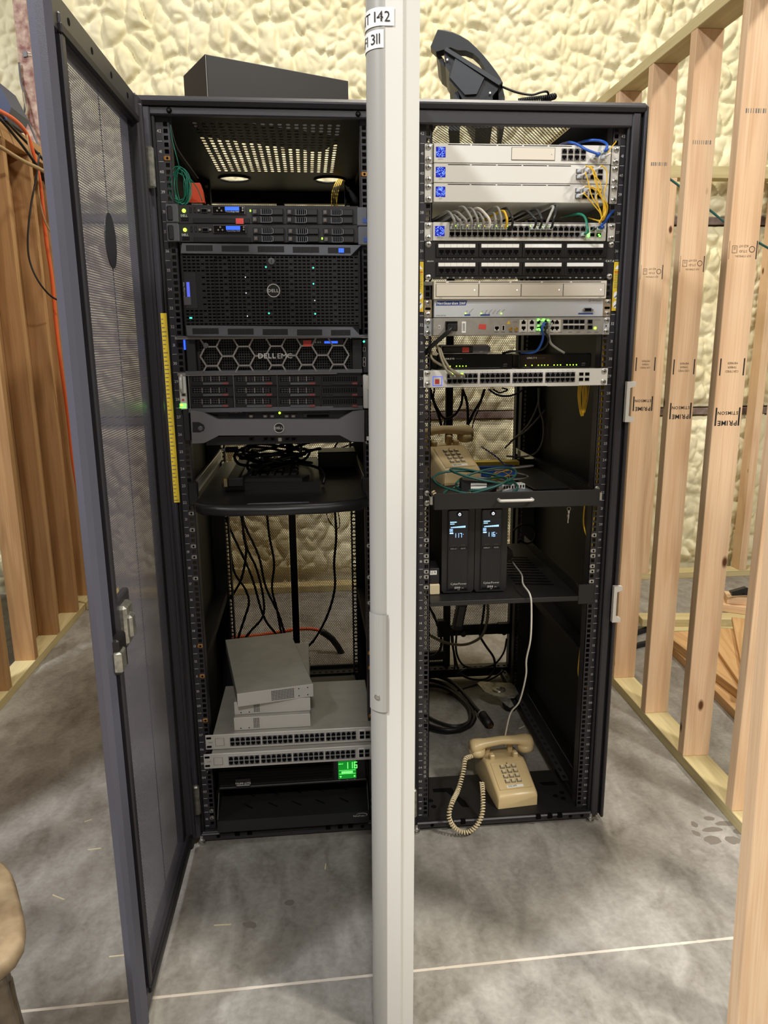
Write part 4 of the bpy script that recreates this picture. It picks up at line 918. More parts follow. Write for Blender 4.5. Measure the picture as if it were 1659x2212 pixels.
# ------------------------------------------------------------------ server with honeycomb bezel
def hex_server():
    z = 1.3335; d = dev('L', 'honeycomb_bezel_server', 'dark server with grey honeycomb bezel and big white lettering', 'server', z); yf = -.022; F = Face('L', yf, Z4, z)
    body(d, -.217, .217, .004, .70, .0008, .078, 'satin_black')
    m = MB(); F.rect(m, 208, 104, 296, 356, .0, 'satin_black', .002, .028); m.build('end_cap', d)
    m = MB(); F.rect(m, 1452, 112, 1532, 362, .0, 'satin_black', .002, .028); e = m.build('end_cap', d)
    m = MB(); F.rect(m, 193, 118, 208, 192, .0, 'lcd_blue', 0, .01); m.build('blue_light', d)
    m = MB(); F.rect(m, 132, 94, 1575, 104, .006, 'grey_hex', .0006, .03); m.build('top_rim', d)
    m = MB(); F.rect(m, 208, 352, 1530, 364, .001, 'grey_dark', .0006, .02); m.build('bottom_rim', d)
    # mesh behind
    a, b = F(300, 110), F(1448, 352); x0, x1, z1, z0 = a[0], b[0], a[1], b[1]; n = 62; k = 13; cw = (x1-x0)/n; ch = (z1-z0)/k
    perf_slots('grille', [(x0+cw*(i+.5), z0+ch*(j+.5)) for i in range(n) for j in range(k)], cw, ch, cw*.62, ch*.62, 'satin_black', d, o=(0, yf+.018, 0), rnd=False)
    m = MB(); m.box(x0, x1, yf+.024, yf+.026, z0, z1, 'void'); m.build('grille_backing', d)
    # honeycomb bars
    R_ = F(402+82, 235)[0]-F(402, 235)[0]; zc = F(890, 236)[1]; bw = .0036; q = MB()
    def bar(p, s_):
        if p[1] > s_[1]: p, s_ = s_, p
        def clip(p, s_):
            for lim, sg in ((z0+.0005, 1), (z1-.0005, -1)):
                if sg*(p[1]-lim) < 0 and sg*(s_[1]-lim) < 0: return None
                if sg*(p[1]-lim) < 0: t = (lim-p[1])/(s_[1]-p[1]); p = (p[0]+(s_[0]-p[0])*t, lim)
                if sg*(s_[1]-lim) < 0: t = (lim-p[1])/(s_[1]-p[1]); s_ = (p[0]+(s_[0]-p[0])*t, lim)
            return p, s_
        c = clip(p, s_)
        if not c: return
        p, s_ = c; dx, dz = s_[0]-p[0], s_[1]-p[1]; l = math.hypot(dx, dz) or 1; nx_, nz_ = -dz/l*bw/2, dx/l*bw/2
        q.prism([(p[0]+nx_, p[1]+nz_), (s_[0]+nx_, s_[1]+nz_), (s_[0]-nx_, s_[1]-nz_), (p[0]-nx_, p[1]-nz_)], yf-.001, yf+.006, 'grey_hex')
    cs = [F(402+243*i-6*0, 235)[0] for i in range(5)]; cs = [F(x, 236)[0] for x in (402, 646, 889, 1115, 1350)]
    for i, cx in enumerate(cs):
        v_ = [(cx+R_*math.cos(a_), zc+R_*math.sin(a_)) for a_ in np.arange(6)*math.pi/3]
        for j in range(6): bar(v_[j], v_[(j+1) % 6])
        for j in (1, 2, 4, 5): a_ = j*math.pi/3; bar(v_[j], (v_[j][0]+R_*math.cos(a_), v_[j][1]+R_*math.sin(a_)))
        if i < 4: bar((cx+R_, zc), (cs[i+1]-R_, zc))
    q.build('honeycomb_bars', d)['kind'] = 'stuff'
    t = MB(); F.text(t, 'DELL', 752, 216, 888, 256, 'letter_silver', .003, True); F.text(t, 'EMC', 896, 216, 1008, 256, 'letter_silver', .003); t.build('lettering', d)
    m = MB(); a = F(362, 160); m.lathe([(.0068, 0), (.0068, -.004), (.005, -.005)], (a[0], yf, a[1]), 'y', 'grey_dark', 14); m.build('key_lock', d)
    m = MB(); F.rect(m, 1062, 112, 1392, 164, .0, 'plastic_black', .001, .006); c_ = m.build('control_strip', d)
    m = MB(); F.rect(m, 1246, 128, 1346, 144, .0008, 'lcd_blue'); m.build('lcd_screen', c_)
    m = MB(); F.rect(m, 1088, 122, 1150, 166, .0016, 'red_tag'); m.build('red_sticker', c_)
    t = MB()
    for x in (1180, 1200, 1216): a = F(x, 136); t.box(a[0]-.0012, a[0]+.0012, yf-.001, yf, a[1]-.0015, a[1]+.0015, 'ink_white')
    t.build('menu_arrows', c_)['kind'] = 'stuff'
    m = MB(); F.rect(m, 1534, 112, 1578, 362, .004, 'satin_black', .001, .02); e = m.build('control_ear', d)
    m = MB(); led(m, F, 1541, 131, .0026, 'led_teal', .0055); m.build('power_button', e)
    for y in (188, 264, 300): m = MB(); F.rect(m, 1534, y-16, 1554, y+16, .0048, 'grey_hex'); F.rect(m, 1538, y-12, 1549, y+12, .0052, 'void'); m.build('usb_port', e)
hex_server()

# ------------------------------------------------------------------ storage server with twelve drive bays
def storage_server():
    z = 1.2435; d = dev('L', 'drive_bay_server', 'black twelve-bay storage server with silver ears and dark red drive latches', 'server', z); yf = -.018; F = Face('L', yf, Z4, z)
    body(d, -.215, .217, yf+.003, .68, .0008, .0855, 'satin_black')
    m = MB(); F.rect(m, 155, 376, 226, 638, .002, 'alu', .002, .018); e = m.build('ear', d)
    m = MB(); a, b = F(178, 385), F(178, 495); m.tube([(a[0], yf, a[1]), (a[0], yf-.014, a[1]-.006), (a[0], yf-.016, (a[1]+b[1])/2), (a[0], yf-.014, b[1]+.006), (a[0], yf, b[1])], .0045, 'alu', 8, 4); m.build('pull_handle', e, True)
    m = MB(); F.rect(m, 178, 515, 216, 540, .003, 'grey_hex', .001); F.rect(m, 186, 520, 208, 535, .0034, 'plastic_black'); m.build('power_switch', e)
    m = MB(); led(m, F, 193, 566, .003, 'red_tag', .003); m.build('reset_button', e)
    m = MB()
    for i in range(3):
        for j in range(3): a = F(174+i*18, 598+j*13); m.box(a[0]-.0022, a[0]+.0022, yf-.003, yf-.0018, a[1]-.0009, a[1]+.0009, 'led_green')
    a = F(182, 605); m.cyl((a[0], yf-.002, a[1]), .003, -.0012, 'y', 'led_lime', 8); m.build('status_light', e)['kind'] = 'stuff'
    m = MB(); F.rect(m, 230, 376, 246, 636, .003, 'alu', .001, .01); m.build('ear_edge', d)
    m = MB(); F.rect(m, 1534, 376, 1578, 630, .002, 'alu', .002, .018); e = m.build('ear', d); m = MB(); F.rect(m, 1562, 390, 1576, 490, .006, 'alu_warm', .001); m.build('pull_handle', e)
    xs = [(252, 568), (580, 892), (905, 1214), (1226, 1532)]; ys = [(384, 460), (470, 545), (552, 628)]; proto = {}
    for c_, (xa, xb) in enumerate(xs):
        for r_, (ya, yb) in enumerate(ys):
            a, b = F(xa, yb), F(xb, ya); w_, h_ = b[0]-a[0], b[1]-a[1]
            key = c_ == 3
            if key not in proto:
                m = MB(); m.box(0, w_, -.0015, .002, 0, h_, 'plastic_black', .0006)
                n = 15 if key else 13
                for i in range(n):
                    for j in range(3): m.box(w_*(.04+.84*i/n), w_*(.04+.84*(i+.62)/n), -.0018, -.0015, h_*(.46+.16*j), h_*(.57+.16*j), 'void')
                if not key:
                    for i in range(3): m.box(w_*(.26+.20*i), w_*(.275+.20*i), -.0032, -.0015, h_*.42, h_*.95, 'grey_hex')
                    for j in range(2): m.box(w_*.06, w_*.82, -.0030, -.0015, h_*(.56+.2*j), h_*(.59+.2*j), 'grey_bezel')
                m.box(w_*.28, w_*.88, -.0034, -.0015, h_*.08, h_*.30, 'grey_dark' if not key else 'satin_black', .0005)
                o = m.build('drive_carrier', d); proto[key] = o
            else: o = link('drive_carrier', proto[key].data, d)
            o.location = (a[0], yf, a[1])
            m = MB(); m.box(w_*.74, w_*.87, -.0046, -.003, h_*.07, h_*.31, 'drive_red', .0006); m.build('drive_latch', o)
    for x in (573, 897, 1219): m = MB(); F.rect(m, x-3, 380, x+3, 632, .003, 'grey_dark', .0005); m.build('bay_divider', d)
    m = MB(); F.rect(m, 150, 364, 1340, 372, .004, 'grey_hex', .0005, .02); m.build('top_edge', d)
    m = MB(); F.rect(m, 232, 630, 1535, 640, .002, 'grey_dark', .0005, .02); m.build('bottom_edge', d)
storage_server()

# ------------------------------------------------------------------ server behind a sculpted grey bezel
def bezel_server():
    z = 1.1545; d = dev('L', 'grey_bezel_server', 'server behind a sculpted plain grey bezel, lowest of the servers', 'server', z); yf = -.030; F = Face('L', yf, Z4, z)
    body(d, -.218, .218, .0, .70, .001, .085, 'plastic_black')
    pts = [(245, 645), (335, 655), (452, 712), (1355, 712), (1460, 652), (1545, 642), (1545, 880), (1450, 877), (1362, 830), (460, 832), (350, 888), (258, 893)]
    m = MB(); p = [F(*q) for q in pts]; m.prism(p, yf, yf+.022, 'grey_bezel'); bz = m.build('bezel', d)
    m = MB(); a = F(262, 732); 
    m.prism([F(262, 732), F(310, 732), F(345, 750), F(355, 775), F(345, 797), F(315, 808), F(264, 808)], yf-.001, yf+.004, 'plastic_black'); k = m.build('lock_recess', bz)
    m = MB(); a = F(322, 778); m.lathe([(.0062, 0), (.0062, -.003), (.0045, -.004)], (a[0], yf, a[1]), 'y', 'grey_dark', 14); m.build('key_lock', k)
    a = F(908, 775); badge(bz, a[0], yf, a[1], .0128)
    F2 = Face('L', -.002, Z4, z)
    m = MB(); F2.rect(m, 345, 652, 1460, 712, .002, 'plastic_black', .001); m.build('upper_panel', d)
    m = MB(); F2.rect(m, 360, 840, 1450, 884, .002, 'plastic_black', .001); m.build('lower_panel', d)
    m = MB(); F2.rect(m, 528, 654, 660, 700, .0035, 'lcd_dark'); q = m.build('lcd_screen', d); t = MB(); F2.text(t, 'PowerEdge R710', 532, 652, 630, 662, 'ink_white', .004); t.build('lettering', q)
    for x in (700, 805, 857, 965, 1015):
        m = MB(); F2.rect(m, x-24, 668, x+24, 702, .005, 'satin_black', .001); F2.rect(m, x-13, 680, x+13, 697, .006, 'grey_hex', .001); m.build('drive_tab', d)
    for x in (706, 812, 862, 972, 1020):
        m = MB(); F2.rect(m, x-22, 848, x+20, 872, .005, 'satin_black', .001); F2.rect(m, x-14, 852, x+10, 864, .0055, 'void'); m.build('drive_tab', d)
    m = MB(); led(m, F2, 913, 663, .0028, 'led_lime', .004); m.build('power_light', d)
    m = MB(); F2.rect(m, 900, 846, 930, 874, .005, 'alu', .001); m.build('info_tag', d)
    m = MB(); F2.rect(m, 1085, 662, 1285, 698, .0035, 'satin_black', .001); F2.rect(m, 1115, 676, 1280, 692, .0040, 'void'); m.build('disc_drive', d)
    m = MB()
    for i in range(8): F2.rect(m, 360+i*12, 672, 366+i*12, 684, .0025, 'void')
    m.build('air_holes', d)['kind'] = 'stuff'
    m = MB(); F.rect(m, 1562, 840, 1580, 868, .0, 'label_white', 0, .003); m.build('white_label', d)
    m = MB(); F.rect(m, 180, 645, 245, 880, -.012, 'satin_black', .002, .03); m.build('ear', d); m = MB(); F.rect(m, 1546, 645, 1580, 880, -.012, 'satin_black', .002, .03); m.build('ear', d)
bezel_server()

# ------------------------------------------------------------------ keyboard shelf, keyboard and its cable
def keyboard_tray():
    z = .995; d = dev('L', 'keyboard_tray', 'black pull-out keyboard tray with curved front lip', 'tray', z)
    pts = [(-.205, .55), (.222, .55), (.222, -.10), (.20, -.135), (.12, -.158), (0, -.166), (-.12, -.158), (-.185, -.135), (-.205, -.10)]
    m = MB(); m.prism(pts, .016, .022, 'plastic_black', 'z'); m.build('tray_board', d)
    m = MB(); lip = pts[2:]; vs = []; k = len(lip)
    for (x, y) in lip: vs += [(x, y-.001, 0), (x, y-.006, .008), (x, y-.004, .020), (x, y+.010, .026), (x*.96, y+.03, .023)]
    m.add(vs, [(5*i+j, 5*i+5+j, 5*i+6+j, 5*i+1+j) for i in range(k-1) for j in range(4)], 'plastic_black'); m.build('front_lip', d, True)
    m = MB(); n = 12; m.prism([(-.075+.15*i/n, -.150-.004*math.sin(math.pi*i/n)) for i in range(n+1)]+[(.075-.15*i/n, -.132+.004*math.sin(math.pi*i/n)) for i in range(n+1)], .0225, .0245, 'grey_bezel', 'z'); m.build('finger_grip', d)
    for s, x in ((-1, -.222), (1, .226)):
        m = MB(); m.box(x-.004, x+.004, .0, .62, .02, .055, 'steel', .001); sl = m.build('slide_rail', d)
        perf_slots('rail_holes', [(.02+i*.017, .037) for i in range(34)], .017, .030, .008, .010, 'alu', sl, o=(x-s*.0045, 0, 0), u=(0, 1, 0), v=(0, 0, 1))
        m = MB(); m.box(x-.012, x+.012, -.02, .0, .0, .06, 'plastic_black', .002); m.build('rail_bracket', d)
    return d
keyboard_tray()
def keyboard():
    z = 1.0172; o = LW(-.028, .05, z); d = empty('keyboard', o, LRT, 'black keyboard lying end-on on the pull-out tray', 'keyboard')
    m = MB(); m.prism([(-.128, 0), (.132, -.012), (.132, .43), (-.110, .43)], 0, .020, 'plastic_black', 'z'); m.build('case', d)
    m = MB(); m.prism([(-.075, .02), (.085, .010), (.105, .055), (-.08, .06)], .020, .028, 'satin_black', 'z'); m.build('palm_rest', d)
    km = MB().box(-.0088, .0088, -.0088, .0088, 0, .010, 'satin_black', .0028).build('key', d); first = True
    for j in range(16):
        for i in range(7):
            if (i+j*3) % 11 == 7: continue
            k = km if first else link('key', km.data, d); first = False
            k.location = (-.062+i*.0205+(j % 3)*.002, .08+j*.0205, .0205)
    m = MB(); m.box(-.118, -.088, .02, .40, .02, .026, 'satin_black', .003); m.build('side_ledge', d)
keyboard()
def keyboard_cable():
    d = empty('cable_coil', LW(-.02, .25, 1.06), 0, 'tangled coil of thick black cable heaped on the keyboard', 'cable'); r = random.Random(3)
    m = MB()
    for k in range(6):
        a0 = r.uniform(0, 6); rx, ry = r.uniform(.07, .115), r.uniform(.10, .16); cx, cy = r.uniform(-.02, .03), r.uniform(-.03, .03); zz = r.uniform(-.005, .035)
        m.tube([(cx+rx*math.cos(a0+t), cy+ry*math.sin(a0+t), zz+.012*math.sin(2*t+k)) for t in np.arange(9)/9*2*math.pi], .0042, 'cable_black', 7, 5, closed=True)
    m.build('loops', d, True)['kind'] = 'stuff'
    pts = [P(516, 972, .35), P(545, 978, .30), P(585, 985, .27), P(640, 965, .25), P(690, 948, .35), P(720, 935, .45)]
    def loc(p): return p-d.location
    m = MB(); m.tube([loc(p) for p in pts], .0042, 'cable_black', 7, 5); m.tube([loc(p) for p in (P(500, 1042, .05), P(530, 1028, .08), P(560, 1008, .14), P(620, 1000, .2), P(680, 1008, .2), P(700, 1025, .12), P(698, 1045, .1))], .0042, 'cable_black', 7, 5); m.build('cable_ends', d, True)['kind'] = 'stuff'
    p = loc(P(503, 971, .35)); m = MB(); m.box(p.x-.022, p.x+.016, p.y-.008, p.y+.008, p.z-.008, p.z+.008, 'rubber', .002); m.box(p.x-.034, p.x-.022, p.y-.006, p.y+.006, p.z-.003, p.z+.003, 'steel'); m.build('usb_plug', d)
    p = loc(P(502, 1042, .03)); m = MB(); m.box(p.x-.012, p.x+.030, p.y-.006, p.y+.006, p.z-.012, p.z+.012, 'rubber', .003); v_ = m.build('video_plug', d); m = MB(); m.box(p.x-.022, p.x-.012, p.y-.007, p.y+.005, p.z-.011, p.z+.011, 'gold', .001); m.box(p.x-.019, p.x-.014, p.y-.0075, p.y-.006, p.z-.008, p.z+.008, 'ink_grey'); m.build('gold_contact_shell', v_)
    p = loc(P(560, 1008, .14)); m = MB(); m.tube([loc(P(548, 1016, .12)), loc(P(572, 1004, .15))], .0075, 'rubber', 8, 1); m.build('ferrite_bead', d)
keyboard_cable()
b = MB().box(-.06, .06, -.05, .05, 0, .05, 'plastic_black', .003).build('adapter_box'); b.location = LW(.165, .42, 1.018); tag(b, 'small black box on the tray right of the keyboard', 'box')

# ------------------------------------------------------------------ power cords hanging behind in the left rack
G = 'power cables hanging inside the left rack'
def cord(label, px, Y, r=.0048, m='cable_black', name='power_cable', cat='cable', group=G):
    return cab(label, [P(x, y, Y if not isinstance(Y, (list, tuple)) else Y[i]) for i, (x, y) in enumerate(px)], r, m, name, cat, group)
def q5(l): return [(360+x/3.318, 930+y/3.318) for x, y in l]
cord('leftmost black cord, bowing right then back to the rack corner', q5([(440, 700), (480, 1000), (560, 1130), (590, 1230), (560, 1340), (515, 1480), (500, 1560)]), .86)
cord('black cord running diagonally from upper left to the grey boxes', q5([(420, 620), (470, 740), (560, 930), (620, 1080), (690, 1320), (760, 1430), (825, 1500), (850, 1560)]), .84)
cord('black cord swinging from centre down to lower left', q5([(530, 560), (540, 650), (575, 840), (640, 980), (690, 1180), (690, 1330), (600, 1440), (535, 1530), (500, 1600)]), .88)
cord('black cord beside it that drops to the back of the grey boxes', q5([(535, 560), (560, 680), (660, 900), (710, 1120), (800, 1310), (835, 1420), (860, 1500), (870, 1560)]), .82)
cord('black cord crossing low at the left side of the rear mesh', q5([(545, 560), (550, 740), (570, 870), (540, 1050), (490, 1150), (455, 1200)]), .80)
cord('black cord bending in the middle of the rear mesh', q5([(715, 560), (735, 750), (770, 950), (755, 1130), (790, 1280), (815, 1420), (840, 1520), (850, 1570)]), .87)
cord('black cord right of the centre bar sweeping back to the grey boxes', q5([(1205, 560), (1215, 760), (1200, 950), (1205, 1130), (1150, 1330), (1050, 1510), (960, 1580), (930, 1640)]), .86)
cord('thin brown wire loop hanging under the tray', q5([(1135, 560), (1165, 650), (1215, 700), (1240, 680), (1232, 600), (1222, 550)]), .80, .0018, 'cable_tan', 'wire', 'wire', None)
for k, (l, a) in enumerate((('upper thin dark cord arching behind the tray', [(1100, 205), (1180, 130), (1250, 125), (1335, 95), (1370, 110)]), ('middle thin dark cord arching behind the tray', [(1060, 240), (1190, 160), (1210, 110), (1250, 60)]), ('lower thin dark cord arching behind the tray', [(1215, 190), (1270, 170), (1340, 110), (1375, 80)]), ('thin dark cord dropping at the right of the tray', [(1210, 290), (1270, 240), (1320, 170), (1345, 90)]))): cord(l, q5(a), .80, .003, group='thin cords behind the keyboard tray')
cord('orange extension cord on the floor behind the left rack', q5([(300, 1500), (500, 1480), (640, 1470), (800, 1445), (930, 1425), (1040, 1422), (1110, 1440), (1125, 1460)]), 1.32, .0085, 'cable_orange', 'extension_cord', 'cord', None)
cord('fat black plug and cord end on the floor behind the left rack', q5([(1110, 1440), (1170, 1480), (1215, 1530), (1255, 1600), (1270, 1680), (1230, 1760)]), 1.30, .016, 'rubber', 'power_plug', 'plug', None)

# ------------------------------------------------------------------ grey switches and boxes stacked near the bottom
def unifi_grey(z, x, y, rot, label):
    d = empty('network_switch', LW(x, y, z), LRT+rot, label, 'switch', 'grey forty-eight-port switches in the stack')
    body(d, -.2205, .2205, 0, .30, .0005, .0430, 'sw_grey')
    body(d, -.2413, .2413, -.004, -.0005, 0, .0437, 'sw_front', .0008, 'face_plate')
    for s in (-1, 1):
        for zz in (.009, .035): m = MB(); m.prism([(s*.232-.006, zz-.003), (s*.232+.006, zz-.003), (s*.232+.007, zz), (s*.232+.006, zz+.003), (s*.232-.006, zz+.003), (s*.232-.007, zz)], -.0046, -.004, 'void'); m.build('slot_hole', d)
    m = MB(); m.box(-.215, -.190, -.0048, -.004, .010, .034, 'grey_hex', .001); m.box(-.2135, -.1915, -.0052, -.0048, .0115, .0325, 'sw_front', .001); m.build('logo_square', d)
    t = MB(); t.text('UniFi', -.2275, -.0046, .020, .006, 'ink_grey'); t.build('lettering', d)
    for b_ in range(4):
        m = MB(); x0 = -.175+b_*.0885; m.box(x0-.0015, x0+.0855, -.0046, -.004, .0075, .0355, 'sw_front', .0004); m.build('port_bank', d)
        for c_ in range(6):
            port(d, 'up', x0+.0072+c_*.01425, -.0046, .0283); port(d, 'dn', x0+.0072+c_*.01425, -.0046, .0145)
    m = MB(); m.box(.1838, .2005, -.0048, -.004, .006, .037, 'white'); m.build('uplink_outline', d)
    for c_ in range(2):
        for r_ in range(2): port(d, 'sfpd', .192+c_*.0165, -.0048, .015+r_*.0125)
unifi_grey(.2585, .006, -.052, math.radians(-.3), 'lower grey 48-port switch of the pair, resting on the dark power unit')
unifi_grey(.3030, .010, -.030, math.radians(-.6), 'upper grey 48-port switch of the pair, under the small grey boxes')
def small_box(z, x, y, rot, label, vent, grp='small grey switch boxes stacked crooked'):
    d = empty('desktop_switch', LW(x, y, z), LRT+rot, label, 'switch', grp)
    body(d, -.106, .106, 0, .40, .0006, .038, 'sw_grey', .0012, 'case'); body(d, -.106, .106, -.0012, 0, 0, .0386, 'sw_front', .0005, 'front_panel')
    m = MB(); 
    for i in range(vent[2]):
        for j in range(vent[3]): a, b_ = vent[0]+i*.0043, vent[1]+j*.0043; m.box(a, a+.0026, -.0016, -.0012, b_, b_+.0026, 'void')
    m.build('vent_holes', d)['kind'] = 'stuff'
    for (sx, sz) in vent[4]: m = MB(); m.cyl((sx, -.0012, sz), .0017, -.0006, 'y', 'void', 8); m.build('screw_hole', d)
small_box(.3470, -.047, -.012, 0, 'lowest small grey box of the crooked stack', (-.052, .006, 4, 7, [(-.088, .006), (-.065, .006)]))
small_box(.3858, -.046, .006, math.radians(.5), 'middle small grey box of the crooked stack, mostly hidden from above', (-.052, .006, 4, 7, [(-.088, .006), (-.065, .006)]))
small_box(.4246, -.035, -.005, math.radians(10.5), 'top small grey box, turned askew with a round vent grid', (-.012, .005, 15, 7, [(.065, .03), (.09, .03), (.065, .008), (.09, .008)]))

# ------------------------------------------------------------------ dark power unit with green display, and the bottom shelf
def power_unit():
    z = .1665; d = dev('L', 'rack_power_supply', 'black louvred power unit with glowing green display reading 116', 'power supply', z); yf = -.014
    body(d, -.205, .214, yf+.006, .50, .0, .0885, 'plastic_black', .002)
    body(d, -.205, .214, yf-.002, yf+.006, .0, .006, 'plastic_black', .001, 'bottom_rim')
    for k in range(8):
        m = MB(); zz = .012+k*.0093; m.prism([(yf+.006, zz), (yf+.003, zz), (yf-.001, zz+.0065), (yf+.006, zz+.0065)], -.203, .118, 'louvre_black', 'x'); m.build('louvre', d)
    m = MB(); m.box(.12, .212, yf-.001, yf+.006, .006, .086, 'gloss_black', .001); p = m.build('display_panel', d)
    m = MB(); m.box(.1335, .185, yf-.0016, yf-.001, .010, .066, 'lcd_green'); s_ = m.build('lcd_screen', p)
    t = MB(); seven(t, '116', .153, yf-.0018, .042, .020, 'lcd_green_ink'); t.box(.136, .183, yf-.0020, yf-.0016, .0365, .0372, 'lcd_green_ink'); t.box(.136, .183, yf-.0020, yf-.0016, .0255, .0262, 'lcd_green_ink')
    for k in range(6): t.box(.143+k*.0055, .1475+k*.0055, yf-.0020, yf-.0016, .028, .0335, 'lcd_green_ink')
    t.text('INPUT', .1415, yf-.0020, .056, .005, 'lcd_green_ink'); t.prism([(.137, .019), (.143, .019), (.140, .0135)], yf-.0020, yf-.0016, 'lcd_green_ink'); t.box(.178, .182, yf-.002, yf-.0016, .015, .019, 'lcd_green_ink'); t.build('readout', s_)['kind'] = 'stuff'
    t = MB(); t.text('TRIPP-LITE', -.137, yf-.0035, .014, .008, 'ink_white', bold=True); t.box(-.155, -.119, yf-.0035, yf-.002, .010, .0115, 'ink_white'); b_ = t.build('lettering', d); m = MB(); m.box(-.158, -.116, yf-.003, yf, .006, .03, 'plastic_black'); m.build('name_plate', d)
    t = MB(); t.text('SMART', .159, yf-.0016, .07, .004, 'ink_grey')
    for x in (.137, .159, .181): t.cyl((x, yf-.001, .006), .0018, -.0008, 'y', 'grey_hex', 8)
    t.build('panel_marks', p)['kind'] = 'stuff'
power_unit()
def bottom_shelf():
    z = .062; d = dev('L', 'vented_shelf', 'black slotted cantilever shelf at the foot of the left rack', 'shelf', z)
    m = MB(); m.prism([(-.062, 0), (-.062, .036), (.10, .040), (.42, .046), (.42, .043), (.10, .037), (-.058, .033), (-.058, 0)], -.208, .216, 'satin_black', 'x'); m.build('shelf_sheet', d)
    for s, x in ((-1, -.2085), (1, .2165)): m = MB(); m.prism([(-.06, .0), (.0, -.015), (.38, .02), (.38, .085), (.0, .085), (-.055, .036)], x-.0012, x+.0012, 'satin_black', 'x'); m.build('side_gusset', d)
    for k, x in enumerate((-.13, -.06, .008, .075, .145)):
        for y in (-.005, .052): m = MB(); zz = .0365+(y+.06)*.024; m.add([(x-.012, y+.010, zz+.0015), (x+.014, y-.012, zz+.001), (x+.018, y-.009, zz+.001), (x-.008, y+.013, zz+.0015)], [(0, 1, 2, 3)], 'void'); m.build('vent_slot', d)
    t = MB(); t.text('NavePoint', .188, -.0625, .021, .0075, 'ink_white'); t.ring([(.196+.016*math.cos(a), .026+.006*math.sin(a)) for a in np.arange(16)/16*6.283], [(.195+.0155*math.cos(a), .0255+.0054*math.sin(a)) for a in np.arange(16)/16*6.283], -.0624, -.0622, 'ink_white'); t.build('lettering', d)
    for zz in (.008, .03): screw(d, -.232, -.002, zz); screw(d, .232, -.002, zz)
bottom_shelf()
# ------------------------------------------------------------------ under the top of the left rack
d = empty('grounding_wire', P(385, 330, .02), 0, 'coil of thin green wire hanging on the left rail near the top', 'wire'); r_ = random.Random(5); m = MB()
for k in range(8):
    a, b_ = r_.uniform(.012, .026), r_.uniform(.03, .046); cx = r_.uniform(-.006, .008); m.tube([(cx+a*math.cos(t), r_.uniform(-.006, .006), -.075+b_*math.sin(t)) for t in np.arange(10)/10*6.283], .0011, 'cable_green', 5, 4, closed=True)
m.build('loops', d, True)['kind'] = 'stuff'
m = MB(); m.tube([(-.016, 0, .075), (-.012, 0, .03), (0, 0, -.03)], .0011, 'cable_green', 5, 4); m.tube([(0, 0, -.045), (.022, .01, -.055), (.036, .03, -.075), (.044, .04, -.10)], .0011, 'cable_green', 5, 4); m.build('tails', d, True)['kind'] = 'stuff'
cab('thin grey wire slanting across under the rack top', [P(368, 270, .02), P(383, 320, .1), P(410, 360, .3), P(428, 385, .4)], .0016, 'cable_grey', 'wire', 'wire')
d = empty('orange_plug', P(424, 428, .10), 0, 'orange-red plastic plug cover on top of the upper server', 'plug'); m = MB(); m.prism([(-.013, .034), (.012, .034), (.018, .015), (.021, -.012), (-.017, -.012), (-.015, .012)], -.01, .012, 'orange_cap'); m.build('cover', d); m = MB(); m.box(-.012, .014, -.006, .008, -.022, -.012, 'steel'); m.build('metal_tip', d)
G = 'striped wires dropping from the top hole'
for k in range(7): cab('%s striped black-and-yellow wire in the bunch by the centre door' % ('first', 'second', 'third', 'fourth', 'fifth', 'sixth', 'seventh')[k], [P(741-k*1.2, 384, .80), P(736-k*2, 398, .72), P(730-k*2.1, 418, .66), P(726-k*1.6+(k % 3)*3, 449, .6)], .0022, 'cable_yellow' if k % 2 == 0 else 'cable_black', 'striped_wire', 'wire', G)
# black carton on the rack top
def carton():
    A = Vector((-.754, .05)); B_ = Vector((-.411, .216)); Cc = A+Vector((-(B_-A).y, (B_-A).x)).normalized()*.176
    d = empty('carton', (A.x, A.y, 1.9272), math.atan2((B_-A).y, (B_-A).x), 'low black cardboard carton lying askew on top of the left rack', 'box'); L_ = (B_-A).length
    MB().box(.0012, L_, 0, .176, 0, .137, 'box_black', .0012).build('carton_body', d); MB().box(-.001, .001, -.0006, .172, .001, .1365, 'box_black').build('end_flap', d)
    m = MB(); m.box(-.0006, .0008, -.0012, -.0004, .002, .135, 'cable_grey'); m.build('flap_edge', d)
carton()
# ------------------------------------------------------------------ right rack: network gear
def ears(d, h=.0437, m='alu', y=-.003, w0=.222, n=2, holes=True):
    for s in (-1, 1):
        a, b = sorted((s*w0, s*.2413)); e = MB().box(a, b, y, y+.0025, .0003, h, m, .0006).build('ear', d)
        zs = (.008, h-.008) if n == 2 else ()
        for z in zs: q = screw(e, s*.2325, y, z)
def blue_display(d, x, y, z, s, seed):
    m = MB(); m.box(x-s/2, x+s/2, y-.0008, y, z-s/2, z+s/2, 'lcd_navy', .0004); o = m.build('display', d); t = MB(); r = random.Random(seed)
    for k in range(85):
        a = r.uniform(0, 6.283); q = s*.5*math.sqrt(r.uniform(.06, .9)); px_, pz_ = q*math.cos(a), q*math.sin(a)
        px_ = max(-s*.45, min(s*.45, px_)); pz_ = max(-s*.45, min(s*.45, pz_)); e = r.uniform(.0003, .0007)
        t.box(x+px_-e, x+px_+e, y-.0012, y-.0008, z+pz_-e, z+pz_+e, 'lcd_speck')
    t.build('display_pattern', o)['kind'] = 'stuff'
def vents(d, y, z, segs, m='void'):
    for (a, b) in segs: MB().box(a, b, y-.0004, y+.0002, z-.0008, z+.0008, m).build('vent_slot', d)
VS = [(-.186, -.132), (-.128, -.068), (-.064, -.005), (-.001, .058), (.062, .118)]
